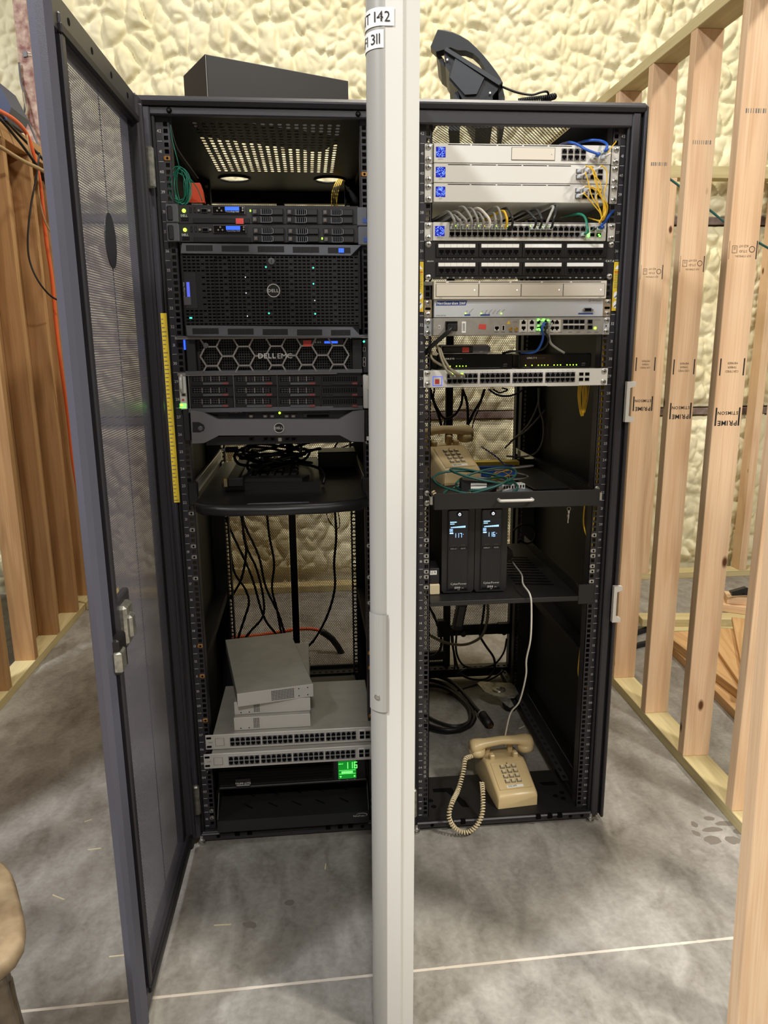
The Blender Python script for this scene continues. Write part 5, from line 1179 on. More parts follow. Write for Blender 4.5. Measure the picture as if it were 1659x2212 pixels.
def gateway():
    d = dev('R', 'network_gateway', 'silver gateway, topmost unit, with drive bay and eight small ports', 'router', uz(41)); y = -.010
    body(d, -.2205, .2175, y, .28, .0004, .0434, 'alu'); ears(d); blue_display(d, -.2035, y, .0235, .0235, 1); vents(d, y, .0405, VS)
    t = MB(); t.text('UDM-Pro', -.2035, y-.0006, .0068, .0035, 'ink_grey'); t.text('WAN', .177, y-.0006, .0055, .0028, 'ink_grey'); t.text('SFP+ WAN/LAN', .198, y-.0006, .0035, .0028, 'ink_grey'); t.build('lettering', d)['kind'] = 'stuff'
    m = MB(); m.box(-.0310, .0772, y-.0002, y, .0070, .0365, 'ink_grey'); m.box(-.0298, .0760, y-.002, y, .0082, .0353, 'alu_warm', .0008); b = m.build('drive_bay_door', d); MB().cyl((.068, y-.002, .021), .0008, -.0004, 'y', 'void', 8).build('release_pin', b)
    m = MB(); m.box(.0915, .1550, y-.0008, y, .0075, .0355, 'alu_warm', .0003); m.build('port_bank', d)
    for c in range(4): port(d, 'up', .0998+c*.0158, y-.0008, .0290); port(d, 'dn', .0998+c*.0158, y-.0008, .0145)
    port(d, 'asr_dn', .177, y, .017); port(d, 'sfp', .1965, y, .0275); port(d, 'sfp', .1965, y, .0150)
gateway()
def fibre_switch(n, label, seed):
    d = dev('R', 'fibre_switch', label, 'switch', uz(n), 'plain silver fibre switches'); y = -.010
    body(d, -.2205, .2165, y, .26, .0004, .0434, 'alu'); ears(d); blue_display(d, -.2035, y, .0235, .0235, seed); vents(d, y, .0405, VS)
    t = MB(); t.text('USW', -.2035, y-.0006, .0068, .0035, 'ink_grey'); t.build('lettering', d)
    m = MB(); m.box(.1285, .2005, y-.0008, y, .0075, .0355, 'alu_warm', .0003); m.build('port_bank', d)
    for c in range(4):
        for r in range(2): port(d, 'sfpd', .138+c*.0180, y-.0008, .0150+r*.0135)
fibre_switch(40, 'upper plain silver fibre switch, just below the gateway', 2); fibre_switch(39, 'lower plain silver fibre switch, above the grey patch cables', 3)
def px37(j): return -.1816+.0072+j*.01420+(j//6)*.0011
def poe_switch():
    d = dev('R', 'ethernet_switch', 'silver 48-port switch with many grey patch cables plugged along its top row', 'switch', uz(37)); y = -.010
    body(d, -.2215, .2160, y, .30, .0004, .0434, 'alu'); ears(d); blue_display(d, -.2045, y, .0225, .0235, 4)
    t = MB(); t.text('USW-Pro', -.2045, y-.0006, .0062, .0035, 'ink_grey')
    for j in range(24): t.box(px37(j)-.003, px37(j)+.003, y-.0005, y, .0066, .0072, 'ink_grey'); t.box(px37(j)-.003, px37(j)+.003, y-.0005, y, .0368, .0374, 'ink_grey')
    t.build('lettering', d)['kind'] = 'stuff'; vents(d, y, .0415, [(-.18, -.07), (-.065, .045), (.05, .16)])
    for b in range(4):
        x0 = px37(b*6)-.0082; m = MB(); m.box(x0, x0+.0872, y-.0008, y, .0078, .0362, 'alu_warm', .0003); m.build('port_bank', d)
    for j in range(24): port(d, 'up', px37(j), y-.0008, .0292); port(d, 'dn', px37(j), y-.0008, .0148)
    for c in range(2):
        for r in range(2): port(d, 'sfp', .180+c*.0165, y, .0148+r*.0140)
    m = MB()
    for j in (1, 3, 5, 6, 8, 9, 10, 14, 15, 16, 17): m.box(px37(j)-.0062, px37(j)-.0042, y-.0030, y-.0016, .0335, .0352, 'led_lime' if j % 3 else 'led_amber')
    for (x, z) in ((.171, .0125), (.171, .0165), (.1965, .0150), (.199, .012)): m.box(x-.002, x+.002, y-.003, y-.0015, z-.0016, z+.0016, 'led_green')
    m.build('link_light', d)['kind'] = 'stuff'
poe_switch()
def patch_panel():
    d = dev('R', 'patch_bay', 'black 48-way patch panel with white label strips and printed numbers', 'patch panel', uz(35)); y = -.006; F = Face('R', y, ZA, uz(35))
    body(d, -.2413, .2413, y, -.001, .0005, .0885, 'satin_black', .0008, 'face_plate'); body(d, -.215, .215, -.001, .04, .002, .086, 'plastic_black', .001, 'backing')
    for (zx, zy) in ((125, 240), (123, 492), (1523, 242), (1508, 485)): a = F(zx, zy); screw(d, max(-.2325, min(.2325, a[0])), y, a[1])
    t = MB(); n = 1; rows = [((228, 338), (237, 265), 300, 350), ((375, 478), (380, 408), 442, 493)]; xs = [(182, 503), (510, 836), (842, 1160), (1164, 1478)]
    for (yr, ys, yp, yt) in rows:
        for (xa, xb) in xs:
            m = MB(); F.rect(m, xa, yr[0], xb, yr[1], .004, 'plastic_black', .001); b = m.build('jack_block', d); Fp = Face('R', y-.004, ZA, uz(35))
            for k in range(6):
                x0 = xa+18+(xb-xa-38)*k/6; x1 = xa+18+(xb-xa-38)*(k+1)/6
                m = MB(); Fp.rect(m, x0+.8, ys[0], x1-.8, ys[1], .0012, 'label_white', .0002); m.build('label_tab', b)
                a = Fp((x0+x1)/2, yp); port(b, 'pat', a[0], y-.004, a[1]); a = F((x0+x1)/2, yt+6); t.text(str(n), a[0], y-.0005, a[1], .0052, 'ink_white'); n += 1
    a = F(140, 373); t.text('BELKIN', a[0], y-.0005, a[1], .0044, 'ink_white', bold=True); a = F(1508, 374); t.text('CAT.6', a[0], y-.0005, a[1], .0068, 'ink_white', bold=True); t.build('lettering', d)['kind'] = 'stuff'
patch_panel()
def recorder():
    d = dev('R', 'video_recorder', 'cream-silver four-bay recorder between patch panel and blue-badged unit', 'recorder', 1.5045); y = -.022
    body(d, -.2205, .2205, y, .30, .0, .0437, 'alu_warm', .001); vents(d, y, .0405, [(-.215, -.19), (-.183, -.108), (-.104, -.03), (-.025, .05), (.055, .125), (.13, .205)])
    for k in range(4):
        x0 = -.2145+k*.1078; m = MB(); m.box(x0-.001, x0+.1065, y-.0003, y, .0055, .0365, 'ink_grey'); m.box(x0, x0+.1055, y-.002, y, .0065, .0355, 'alu_warm', .0006); b = m.build('drive_door', d); MB().cyl((x0+.096, y-.002, .0215), .0012, -.0006, 'y', 'led_white', 8).build('bay_light', b)
    t = MB(); t.text('UNVR', -.203, y-.0006, .0018, .003, 'ink_grey'); t.text('RESET', .205, y-.0006, .0018, .003, 'ink_grey'); t.build('lettering', d)['kind'] = 'stuff'
    MB().box(-.2425, -.2205, -.003, -.0005, .034, .0437, 'zinc', .0005).build('bracket', d)
recorder()
def alarm_unit():
    z = 1.4605; d = dev('R', 'alarm_monitor', 'pale blue-grey unit with a dark blue name badge at its upper left', 'monitor unit', z); y = -.012; F = Face('R', y, ZA, z)
    body(d, -.2180, .2185, y, .22, .0004, .0437, 'alu_blue'); ears(d, m='bronze_ear')
    for s in (-1, 1): MB().prism([(s*.232-.006, .019), (s*.232+.006, .019), (s*.232+.0075, .022), (s*.232+.006, .025), (s*.232-.006, .025), (s*.232-.0075, .022)], -.0036, -.003, 'void').build('ear_slot', d)
    m = MB(); m.prism([F(182, 706), F(192, 670), F(420, 668), F(410, 704)], y-.0006, y, 'blue_tag'); b = m.build('badge', d); t = MB(); F.text(t, 'NetGuardian 216F', 192, 677, 410, 698, 'white', .0012, True); t.build('badge_lettering', b)
    t = MB(); F.text(t, 'D-PK-NETGF', 182, 776, 258, 788, 'ink_grey'); F.text(t, 'DPS Telecom', 1375, 662, 1438, 674, 'ink_grey')
    for (x0, x1) in ((400, 444), (522, 594), (1268, 1380)): F.rect(t, x0, 762 if x0 > 1000 else 772, x1, 773 if x0 > 1000 else 784, .0005, 'blue_tag')
    for x, w_ in ((412, 'Link'), (440, 'Activity'), (530, 'Lnk'), (560, 'LAN'), (590, 'Active'), (622, 'Craft'), (652, 'Alarm'), (684, 'Config')):
        a = F(x, 762); t.text(w_, a[0], y-.0005, a[1], .0040, 'ink_grey', 'l', R=(.7, 0, .7), U_=(-.7, 0, .7))
    a = F(1356, 668); t.ring([(a[0]+.003*math.cos(q), a[1]+.003*math.sin(q)) for q in np.arange(12)/12*6.283], [(a[0]+.0022*math.cos(q), a[1]+.0022*math.sin(q)) for q in np.arange(12)/12*6.283], y-.0005, y, 'ink_grey'); t.build('lettering', d)['kind'] = 'stuff'
    m = MB(); [led(m, F, x, 766, .0013, 'led_lime', .0015) for x in (408, 527, 680)]; [led(m, F, x, 766, .0008, 'void', .001) for x in (436, 558, 588, 618, 648)]; m.build('status_light', d)['kind'] = 'stuff'
    m = MB(); F.rect(m, 1310, 724, 1366, 752, .004, 'grey_dark', .001); F.rect(m, 1316, 729, 1360, 747, .0045, 'void'); s_ = m.build('serial_port', d)
    for x in (1304, 1372): m = MB(); led(m, F, x, 740, .0028, 'steel', .005); m.build('jack_post', s_)
alarm_unit()
def router():
    z = 1.4155; d = dev('R', 'edge_router', 'grey metal router with bright green lights and black power plug', 'router', z); y = -.022; F = Face('R', y, ZA, z)
    body(d, -.2215, .2170, y, .24, .0004, .0437, 'asr_grey', .0014); ears(d, m='alu_blue')
    for s in (-1, 1): MB().cyl((s*.232, -.003, .022), .0018, -.0005, 'y', 'void', 8).build('ear_hole', d)
    m = MB(); F.rect(m, 254, 826, 346, 900, .003, 'plastic_black', .001); F.rect(m, 262, 834, 338, 892, .0035, 'void'); m.build('power_inlet', d)
    m = MB(); F.rect(m, 200, 858, 214, 886, .001, 'white', .0003); F.rect(m, 203, 862, 211, 882, .0014, 'ink_grey'); m.build('rating_sticker', d)
    m = MB(); F.rect(m, 380, 828, 410, 914, .0006, 'label_white', .0002); b = m.build('barcode_sticker', d); t = MB(); [F.rect(t, 386, 842+k*6, 404, 845+k*6, .001, 'ink_grey') for k in range(10)]; t.build('bars', b)['kind'] = 'stuff'
    m = MB(); m.prism([F(512, 848), F(566, 850), F(562, 890), F(508, 884)], y-.0008, y, 'red_tag'); m.build('red_sticker', d)
    def rj(zx, zy, k='asr_dn'): a = F(zx, zy); port(d, k, a[0], y, a[1])
    rj(646, 880)
    m = MB(); F.rect(m, 686, 856, 706, 898, .001, 'alu', .0003); F.rect(m, 690, 860, 702, 894, .0014, 'void'); m.build('usb_port', d)
    for x in (752, 794): m = MB(); a = F(x, 884); m.lathe([(.0045, 0), (.0045, -.003), (.003, -.004), (.003, -.008)], (a[0], y, a[1]), 'y', 'gold', 10); m.build('coax_jack', d)
    m = MB(); F.rect(m, 820, 814, 876, 906, .0004, 'alu'); F.rect(m, 886, 814, 940, 906, .0004, 'alu'); F.rect(m, 1046, 814, 1130, 906, .0004, 'alu'); m.build('port_frame', d)['kind'] = 'stuff'
    for x in (850, 913, 968, 1018, 1070, 1104): rj(x, 832, 'asr_up'); rj(x, 880, 'asr_dn')
    for c in range(4):
        for r in range(2): a = F(1170+c*42, (829, 872)[r]); port(d, 'sfpd', a[0], y, a[1])
    for r in range(2): a = F(1357, (829, 872)[r]); port(d, 'sfpd', a[0], y, a[1])
    m = MB(); F.rect(m, 1150, 843, 1315, 858, .0012, 'alu', .0003); m.build('cage_strip', d)
    m = MB(); a = F(737, 835); m.prism([(a[0]-.005, a[1]-.004), (a[0]+.005, a[1]-.004), (a[0], a[1]+.005)], y-.0004, y, 'yellow_tag'); m.build('warning_triangle', d)
    t = MB(); F.text(t, 'CISCO', 766, 826, 802, 836, 'ink_grey'); F.text(t, 'ASR-920', 1385, 812, 1440, 820, 'ink_grey')
    for x in (646, 695, 752, 794, 848, 912, 1062, 1130, 1205, 1268, 1348, 1405): F.rect(t, x-14, 906, x+14, 912, .0004, 'ink_grey')
    t.build('lettering', d)['kind'] = 'stuff'
    m = MB()
    for (x, yy) in ((958, 818), (964, 812), (996, 818), (1004, 812), (1036, 818), (954, 888), (966, 884), (975, 892), (962, 862)): a = F(x, yy); m.box(a[0]-.0022, a[0]+.0022, y-.003, y-.0012, a[1]-.0016, a[1]+.0016, 'led_green')
    a = F(1396, 878); m.cyl((a[0], y, a[1]), .003, -.0015, 'y', 'led_lime', 10); m.build('link_light', d)['kind'] = 'stuff'
router()
def small_switch(name, label, z, zoom, x0, y0, x1, y1, yf, depth, cat='switch'):
    d = empty(name, (0, 0, z), 0, label, cat, 'glossy black desktop switches' if name == 'desktop_switch' else None); F = Face('R', yf, zoom, z); a = F(x0, y0); b = F(x1, y1)
    return d, F, a[0], b[0], max(a[1], b[1])
zt = uz(29)-.0012+.0437
d, F, xa, xb, h = small_switch('desktop_switch', 'left glossy black desktop switch, partly behind grey cables', zt, ZB2, 190, 368, 770, 492, .03, .2); h = .0385
xl = xa
for (x0, x1, lab, first) in ((xa, xb, None, True), (F(826, 0)[0], F(1390, 0)[0], 'right glossy black desktop switch above the lower white switch', False)):
    if not first: d = empty('desktop_switch', (0, 0, zt), 0, lab, 'switch', 'glossy black desktop switches')
    body(d, x0, x1, .03, .20, 0, h, 'gloss_black', .003, 'case')
    t = MB(); q = F(245 if first else 876, 405 if first else 395); t.text('LINKSYS', q[0], .0293, h-.013, .0062, 'ink_white', 'l', True); t.text('SWITCH 5 10/100', q[0]+.030, .0293, h-.012, .0024, 'ink_grey', 'l'); t.text('CISCO', x1-.022, .0293, .006, .0036, 'ink_grey')
    t.box(x0+.012, x0+.030, .0293, .0297, .0035, .0041, 'ink_grey'); t.box(x0+.045, x1-.035, .0293, .0297, .0035, .0041, 'ink_grey'); t.build('lettering', d)['kind'] = 'stuff'
    m = MB()
    for k in range(5): m.box(x1-.026+k*.0022, x1-.0252+k*.0022, .0293, .0297, .0105, .0125+.002*(k % 2), 'ink_grey')
    for zx in ((247, 296, 345, 370, 394, 419) if first else (881, 931, 980, 1006, 1029, 1054, 1102, 1128, 1152, 1202, 1226, 1250, 1275)): q = F(zx, 0); m.cyl((q[0], .03, .0085), .0013, -.001, 'y', 'led_lime', 8)
    m.build('status_light', d)['kind'] = 'stuff'
d = empty('media_box', (0, 0, zt+h+.0004), 0, 'small flat black box with red sticker lying on the left desktop switch', 'box'); F2 = Face('R', .035, ZB2, zt+h+.0004); a = F2(222, 285); b = F2(598, 360); x0, x1 = a[0], b[0]
body(d, x0, x1, .035, .12, 0, .0235, 'satin_black', .006, 'case'); m = MB(); m.ring([(x0, .001), (x1, .001), (x1, .0225), (x0, .0225)], [(x0+.002, .003), (x1-.002, .003), (x1-.002, .0205), (x0+.002, .0205)], .0340, .0352, 'grey_hex'); m.build('front_frame', d)
m = MB(); q = F2(470, 0); m.box(q[0], x1-.003, .0343, .0352, .0035, .020, 'grey_dark'); m.build('smoked_window', d); m = MB(); a = F2(383, 303); b = F2(434, 344); m.box(a[0], b[0], .0338, .0352, .005, .0175, 'red_tag'); m.build('red_sticker', d)
t = MB(); q = F2(535, 0); t.text('0000-5', q[0], .0338, .005, .003, 'ink_white'); t.build('lettering', d)
def white_switch():
    z = uz(29)-.0012; d = dev('R', 'ethernet_switch', 'white 48-port switch with a red sticker inside a blue square', 'switch', z); y = -.004; F = Face('R', y, ZB2, z)
    body(d, -.2205, .2205, 0, .24, .0004, .0432, 'alu'); body(d, -.2425, .2435, y, -.0004, 0, .0437, 'white', .0008, 'face_plate')
    for s in (-1, 1):
        for zz in (.0085, .0355): screw(d, s*.2325, y, zz)
    m = MB(); F.rect(m, 157, 540, 230, 612, .0008, 'lcd_blue_dim', .0004); F.rect(m, 163, 546, 224, 606, .0012, 'white', .0004); q = m.build('logo_square', d); m = MB(); F.rect(m, 175, 562, 208, 598, .0018, 'red_tag'); m.build('red_sticker', q)
    t = MB(); a = F(122, 582); t.text('UniFi', a[0], y-.0005, a[1], .0058, 'ink_grey')
    xs = [(268, 515), (524, 768), (778, 1022), (1033, 1272)]
    for (x0, x1) in xs:
        m = MB(); F.rect(m, x0, 528, x1, 612, .0006, 'alu', .0003); m.build('port_bank', d)
        for k in range(6):
            zx = x0+4+(x1-x0-8)*(k+.5)/6; a = F(zx, 0); port(d, 'up', a[0], y-.0006, .0292); port(d, 'dn', a[0], y-.0006, .0152); t.box(a[0]-.001, a[0]+.001, y-.0004, y, .0045, .0052, 'ink_grey'); t.box(a[0]-.001, a[0]+.001, y-.0004, y, .0382, .039, 'ink_grey')
    t.build('lettering', d)['kind'] = 'stuff'
    for c in range(2):
        for r in range(2): a = F(1316+c*46, 0); port(d, 'sfp', a[0], y, .0158+r*.0135)
    m = MB()
    for zx in (308, 345, 387): a = F(zx, 0); m.box(a[0]-.0035, a[0]+.0035, y-.003, y-.0015, .0315, .0350, 'led_lime')
    m.build('link_light', d)['kind'] = 'stuff'
white_switch()

# ------------------------------------------------------------------ patch cables
def plug_part(d, p, up=True, m='plug_clear'):
    MB().box(p[0]-.0055, p[0]+.0055, p[1]-.014, p[1], p[2]-.004, p[2]+.004, m, .0008).build('plug', d)
def patch(label, p, pts, r, m, grp, boot=None, plug='plug_clear', name='patch_cable'):
    d = empty(name, p, 0, label, 'cable', grp); q = Vector(p); plug_part(d, (0, 0, 0), True, plug)
    if boot: MB().tube([(0, -.012, 0), (0, -.026, .001)], .0042, boot, 8, 1).build('boot', d, True)
    MB().tube([Vector((0, -.010, 0))]+[Vector((0, -.022, .001))]+[Vector(k)-q for k in pts], r, m, 8, 5).build('jacket', d, True); return d
ORD = ['first', 'second', 'third', 'fourth', 'fifth', 'sixth']
def q8(x, y, Y): return P(880+x/3.072, 200+y/3.072, Y)
zz = uz(37)+.0292; yy = -.0116
spec = [(0, 'cable_grey', 'first grey cable from the left in the 48-port switch', 265, 790), (1, 'cable_grey', 'second grey cable from the left in the 48-port switch', 300, 815), (2, 'cable_grey', 'third grey cable from the left in the 48-port switch', 315, 790), (3, 'cable_grey', 'fourth grey cable from the left, tallest arch of the grey ones', 362, 758), (4, 'cable_grey', 'fifth grey cable from the left in the 48-port switch', 415, 768), (5, 'cable_grey', 'sixth grey cable from the left in the 48-port switch', 460, 795), (6, 'cable_white', 'white cable with white boot plugged in the 48-port switch', 465, 768), (7, 'cable_grey', 'grey cable just right of the white one', 565, 800), (8, 'cable_grey', 'tall grey cable just left of the yellow one', 590, 760), (9, 'cable_yellow', 'yellow patch cable in the 48-port switch', 630, 785), (10, 'cable_black', 'black cable just right of the yellow one', 655, 768), (14, 'cable_black', 'first of the two black cables mid-switch, leaning left', 780, 785), (15, 'cable_black', 'second of the two black cables mid-switch', 850, 778), (16, 'cable_grey', 'grey cable paired with a black one right of centre', 965, 755), (17, 'cable_black', 'black cable paired with a grey one right of centre', 985, 752)]
for (j, m, lab, ax, ay) in spec:
    x = px37(j); top = q8(ax, ay, -.010); p = (x, yy, zz)
    patch(lab, p, [Vector((x, -.042, zz+.012)), Vector(((x*2+top.x)/3, -.040, zz*.45+top.z*.55)), top, Vector((top.x-.018, .05, top.z-.006)), Vector((top.x-.06, .14, top.z-.02))], .0031 if m != 'cable_white' else .0034, m, 'cables plugged into the top row of the 48-port switch', 'cable_white' if m == 'cable_white' else ('cable_black' if j == 10 else None), 'rubber' if j == 10 else 'plug_clear')
x = px37(23); patch('green cable plugged at the right end of the lower port row', (x, yy, uz(37)+.0148), [Vector((x+.004, -.035, uz(37)+.018)), q8(1195, 900, -.035), q8(1180, 830, -.02), q8(1140, 806, 0), q8(1080, 815, .05), q8(1020, 830, .12)], .0031, 'cable_green', 'cables plugged into the top row of the 48-port switch')
# blue cables
def blue(label, p, pts): return patch(label, p, pts, .0031, 'cable_blue', 'blue patch cables at the right', 'cable_blue')
g = uz(41)
blue('blue cable looping from the gateway port back to the left', (.177, -.0116, g+.017), [q8(1190, 380, -.03), q8(1130, 345, -.012), q8(1080, 330, .0), q8(1040, 338, .06), q8(1010, 350, .12)])
blue('blue cable arching over the top right corner of the gateway', (.1965, -.0116, g+.0275), [q8(1318, 375, -.03), q8(1325, 345, -.028), q8(1290, 322, -.01), q8(1220, 316, .0), q8(1150, 330, .04), q8(1110, 345, .10)])
blue('blue cable at the lower right leaning up beside the 48-port switch', (.1965, -.0116, uz(37)+.0288), [q8(1270, 895, -.035), q8(1310, 860, -.03), q8(1345, 810, -.02), q8(1368, 785, .0), q8(1385, 770, .05)])
# yellow fibres
GF = 'yellow fibre patch leads'
def fibre(label, pa, mid, pb):
    d = empty('fibre_lead', pa, 0, label, 'cable', GF); q = Vector(pa)
    for nm, p in (('connector', pa), ('connector', pb)):
        if p is None: continue
        s = Vector(p)-q; MB().box(s.x-.005, s.x+.005, s.y-.016, s.y, s.z-.004, s.z+.004, 'alu_blue', .0008).build(nm, d); MB().tube([s+Vector((0, -.014, 0)), s+Vector((.006, -.034, .003 if p is pa else .006))], .0026, 'cable_white', 6, 1).build('strain_relief', d, True)
    pts = [q+Vector((.006, -.034, .003))]+mid+([Vector(pb)+Vector((.006, -.034, .006))] if pb else [])
    MB().tube([p-q for p in pts], .0014, 'cable_yellow', 6, 5).build('jacket', d, True)
def sf(n, c, r): return (.138+c*.018, -.0118, uz(n)+.0150+r*.0135)
fibre('fibre from the gateway looping up at the top right corner', (.1965, -.0116, g+.0150), [q8(1330, 395, -.03), q8(1365, 350, -.02), q8(1385, 325, -.005), q8(1370, 322, .02), q8(1350, 345, .05)], None)
for k, (n, c, r, mid, lab) in enumerate(((40, 0, 1, [(1190, 485), (1230, 520), (1250, 600), (1290, 700), (1310, 790)], 'fibre from the upper fibre switch, first connector of its top row'), (40, 1, 1, [(1210, 488), (1245, 530), (1265, 620), (1300, 720), (1300, 790)], 'fibre from the upper fibre switch, second connector of its top row'), (40, 2, 1, [(1290, 485), (1322, 520), (1322, 600), (1305, 680), (1330, 760), (1310, 830)], 'fibre from the upper fibre switch, the widest outer loop'), (40, 0, 0, [(1180, 532), (1200, 590), (1225, 690), (1275, 770), (1290, 820)], 'fibre from the upper fibre switch, first connector of its bottom row'), (40, 1, 0, [(1235, 545), (1275, 590), (1285, 660), (1255, 690)], 'fibre from the upper fibre switch, second connector of its bottom row'), (39, 0, 1, [(1180, 622), (1235, 640), (1290, 700), (1325, 760), (1305, 830)], 'fibre from the lower fibre switch, first connector of its top row'), (39, 1, 1, [(1225, 625), (1265, 650), (1300, 715), (1318, 780), (1298, 840)], 'fibre from the lower fibre switch, second connector of its top row'), (39, 0, 0, [(1170, 668), (1200, 700), (1240, 750), (1280, 800), (1290, 845)], 'fibre from the lower fibre switch, bottom row connector'))):
    end = (.180, -.0116, uz(37)+.0288) if k in (0, 5) else None
    fibre(lab, sf(n, c, r), [q8(x, y, -.052+.002*i+.003*(k % 3)) for i, (x, y) in enumerate(mid)]+([q8(1275, 858, -.05)] if end else [q8(1290, 850, -.03), q8(1250, 845, -.005), q8(1200, 830, .03)]), end)
# cables on the router and white switch
def qb(x, y, Y): return P(890+x/3.5298, 660+y/3.5298, Y)
d = empty('power_cable', qb(302, 165, -.030), 0, 'black power cord plugged into the grey router, falling to the left', 'cable'); q = d.location.copy()
MB().box(-.011, .011, -.022, .004, -.009, .009, 'rubber', .003).build('plug', d); MB().tube([p-q for p in (qb(302, 165, -.05), qb(280, 195, -.058), qb(225, 245, -.045), qb(160, 300, -.03), (qb(120, 340, -.012)), qb(105, 365, .01))], .0055, 'cable_black', 8, 5).build('jacket', d, True)
GR = 'cables dropping from the grey router'
z32 = 1.4155; Fz = Face('R', -.022, ZA, z32)
for (zx, zy, m, lab, pts) in ((990, 845, 'cable_blue', 'blue cable dropping from the grey router', [(988, 180), (1000, 230), (985, 290), (950, 345), (900, 360), (830, 355)]), (1010, 850, 'cable_black', 'black cable dropping from the grey router', [(1015, 200), (1040, 250), (1025, 300), (985, 335), (900, 348), (760, 350), (690, 365)]), (1045, 850, 'cable_grey', 'grey cable dropping from the grey router', [(1045, 180), (1045, 240), (1060, 290), (1110, 330), (1160, 360)])):
    a = Fz(zx, zy); patch(lab, (a[0], -.0225, z32+a[1]), [qb(x, y, -.045+.016*i) for i, (x, y) in enumerate(pts)], .0030, m, GR)
GW = 'grey cables plugged into the white switch'
Fw = Face('R', -.004, ZB2, uz(29)-.0012)
for k, (zx, lab, pts) in enumerate(((300, 'first grey cable from the left in the white switch', [(270, 500), (230, 420), (205, 340), (180, 300), (150, 310), (140, 350)]), (330, 'second grey cable from the left in the white switch', [(290, 480), (240, 400), (215, 335), (170, 300)]), (350, 'third grey cable from the left in the white switch', [(320, 510), (260, 470), (200, 440), (150, 400), (148, 350)]), (380, 'fourth grey cable from the left in the white switch', [(350, 520), (290, 480), (215, 450), (160, 420)]))):
    a = Fw(zx, 545); patch(lab, (a[0], -.006, uz(29)-.0012+.0292), [qb(x, y, -.045+.012*i) for i, (x, y) in enumerate(pts)], .0030, 'cable_olive', GW)
# black and grey cords hanging behind
def qc(l): return [(890+x/3.3857, 820+y/3.3857) for x, y in l]
GB = 'dark cords behind the lower white switch'
for lab, l, Y, r, m in (('black cord looping low at the left behind the white switch', [(125, 60), (150, 140), (185, 220), (240, 285), (310, 260), (360, 180), (372, 70)], .75, .0048, 'cable_black'), ('black cord falling from it toward the beige phone', [(370, 70), (400, 160), (408, 250), (405, 330), (395, 370)], .74, .0048, 'cable_black'), ('black cord slanting down from upper right to the phone', [(530, 70), (500, 160), (450, 240), (410, 330), (395, 380)], .76, .0052, 'cable_black'), ('thin black cord slanting beside it to the phone', [(520, 90), (490, 200), (450, 310), (430, 400), (415, 440)], .73, .0022, 'cable_black'), ('black cord at far left falling straight down', [(130, 60), (155, 150), (200, 280), (215, 360), (190, 400)], .72, .005, 'cable_black'), ('second black cord at far left with a kink', [(165, 60), (160, 150), (215, 260), (240, 300), (220, 370)], .71, .003, 'cable_black'), ('dark blue cord sagging under the white switch', [(560, 70), (620, 110), (690, 120), (760, 105), (830, 60)], .60, .0035, 'cable_navy'), ('black cord sagging under the white switch beside the blue one', [(590, 70), (640, 95), (700, 75), (660, 62)], .58, .003, 'cable_black')):
    cord(lab, qc(l), Y, r, m, 'cable', 'cable', GB)
GG = 'grey cables at the rear right of the right rack'
for lab, l, Y in (('grey cable curving down the rear right post', [(935, 60), (920, 180), (850, 330), (740, 440), (680, 500)], .68), ('grey cable swinging out in a wide bow at the rear right', [(925, 60), (930, 200), (960, 320), (955, 450), (900, 540), (800, 565), (690, 560)], .62), ('grey cable slanting from upper right to the rear post', [(1075, 60), (1010, 170), (940, 260), (840, 370), (750, 430), (690, 490)], .66)):
    cord(lab, qc(l), Y, .0032, 'cable_grey', 'cable', 'cable', GG)
d = empty('fibre_bundle', P(1262, 845, .10), 0, 'bunch of slack yellow fibre hanging under the white switch', 'cable'); m = MB(); r_ = random.Random(9)
for k in range(14): x0 = r_.uniform(-.018, .018); m.tube([(x0, 0, .02), (x0*.9+r_.uniform(-.003, .003), -.004, -.02), (x0*.3, r_.uniform(-.006, .006), -.05-r_.uniform(0, .02)), (x0*.3+.003, 0, -.03)], .0012, 'cable_yellow', 5, 4)
m.build('loops', d, True)['kind'] = 'stuff'
GY = 'yellow fibres running down behind the right-hand rail'
for k, (lab, pts) in enumerate((('yellow fibre nearest the rail holes on the right', [(1302, 715, .025), (1300, 850, .025), (1294, 960, .025), (1287, 1080, .025), (1280, 1150, .025), (1276, 1250, .025), (1266, 1320, .025)]), ('second yellow fibre behind the right rail', [(1306, 715, .03), (1303, 850, .03), (1297, 960, .03), (1291, 1080, .03), (1287, 1180, .03), (1282, 1290, .03)]), ('third yellow fibre behind the right rail', [(1299, 715, .035), (1304, 870, .035), (1299, 990, .035), (1294, 1100, .035)]), ('yellow fibre swinging free of the rail at mid height', [(1296, 930, .03), (1283, 1010, .04), (1272, 1050, .05), (1262, 1100, .05), (1262, 1140, .05), (1275, 1175, .03)]), ('yellow fibre lower down, curving to the bottom right', [(1264, 1302, .03), (1260, 1340, .05), (1254, 1400, .06), (1249, 1450, .06), (1256, 1475, .04), (1270, 1490, .02)]), ('second lower yellow fibre ending at the bottom right', [(1268, 1310, .03), (1263, 1350, .05), (1257, 1410, .06), (1253, 1455, .06), (1260, 1480, .04), (1272, 1486, .02)]))):
    cab(lab, [P(x, y, Y) for x, y, Y in pts], .0022, 'cable_yellow', 'fibre_cable', 'cable', GY)

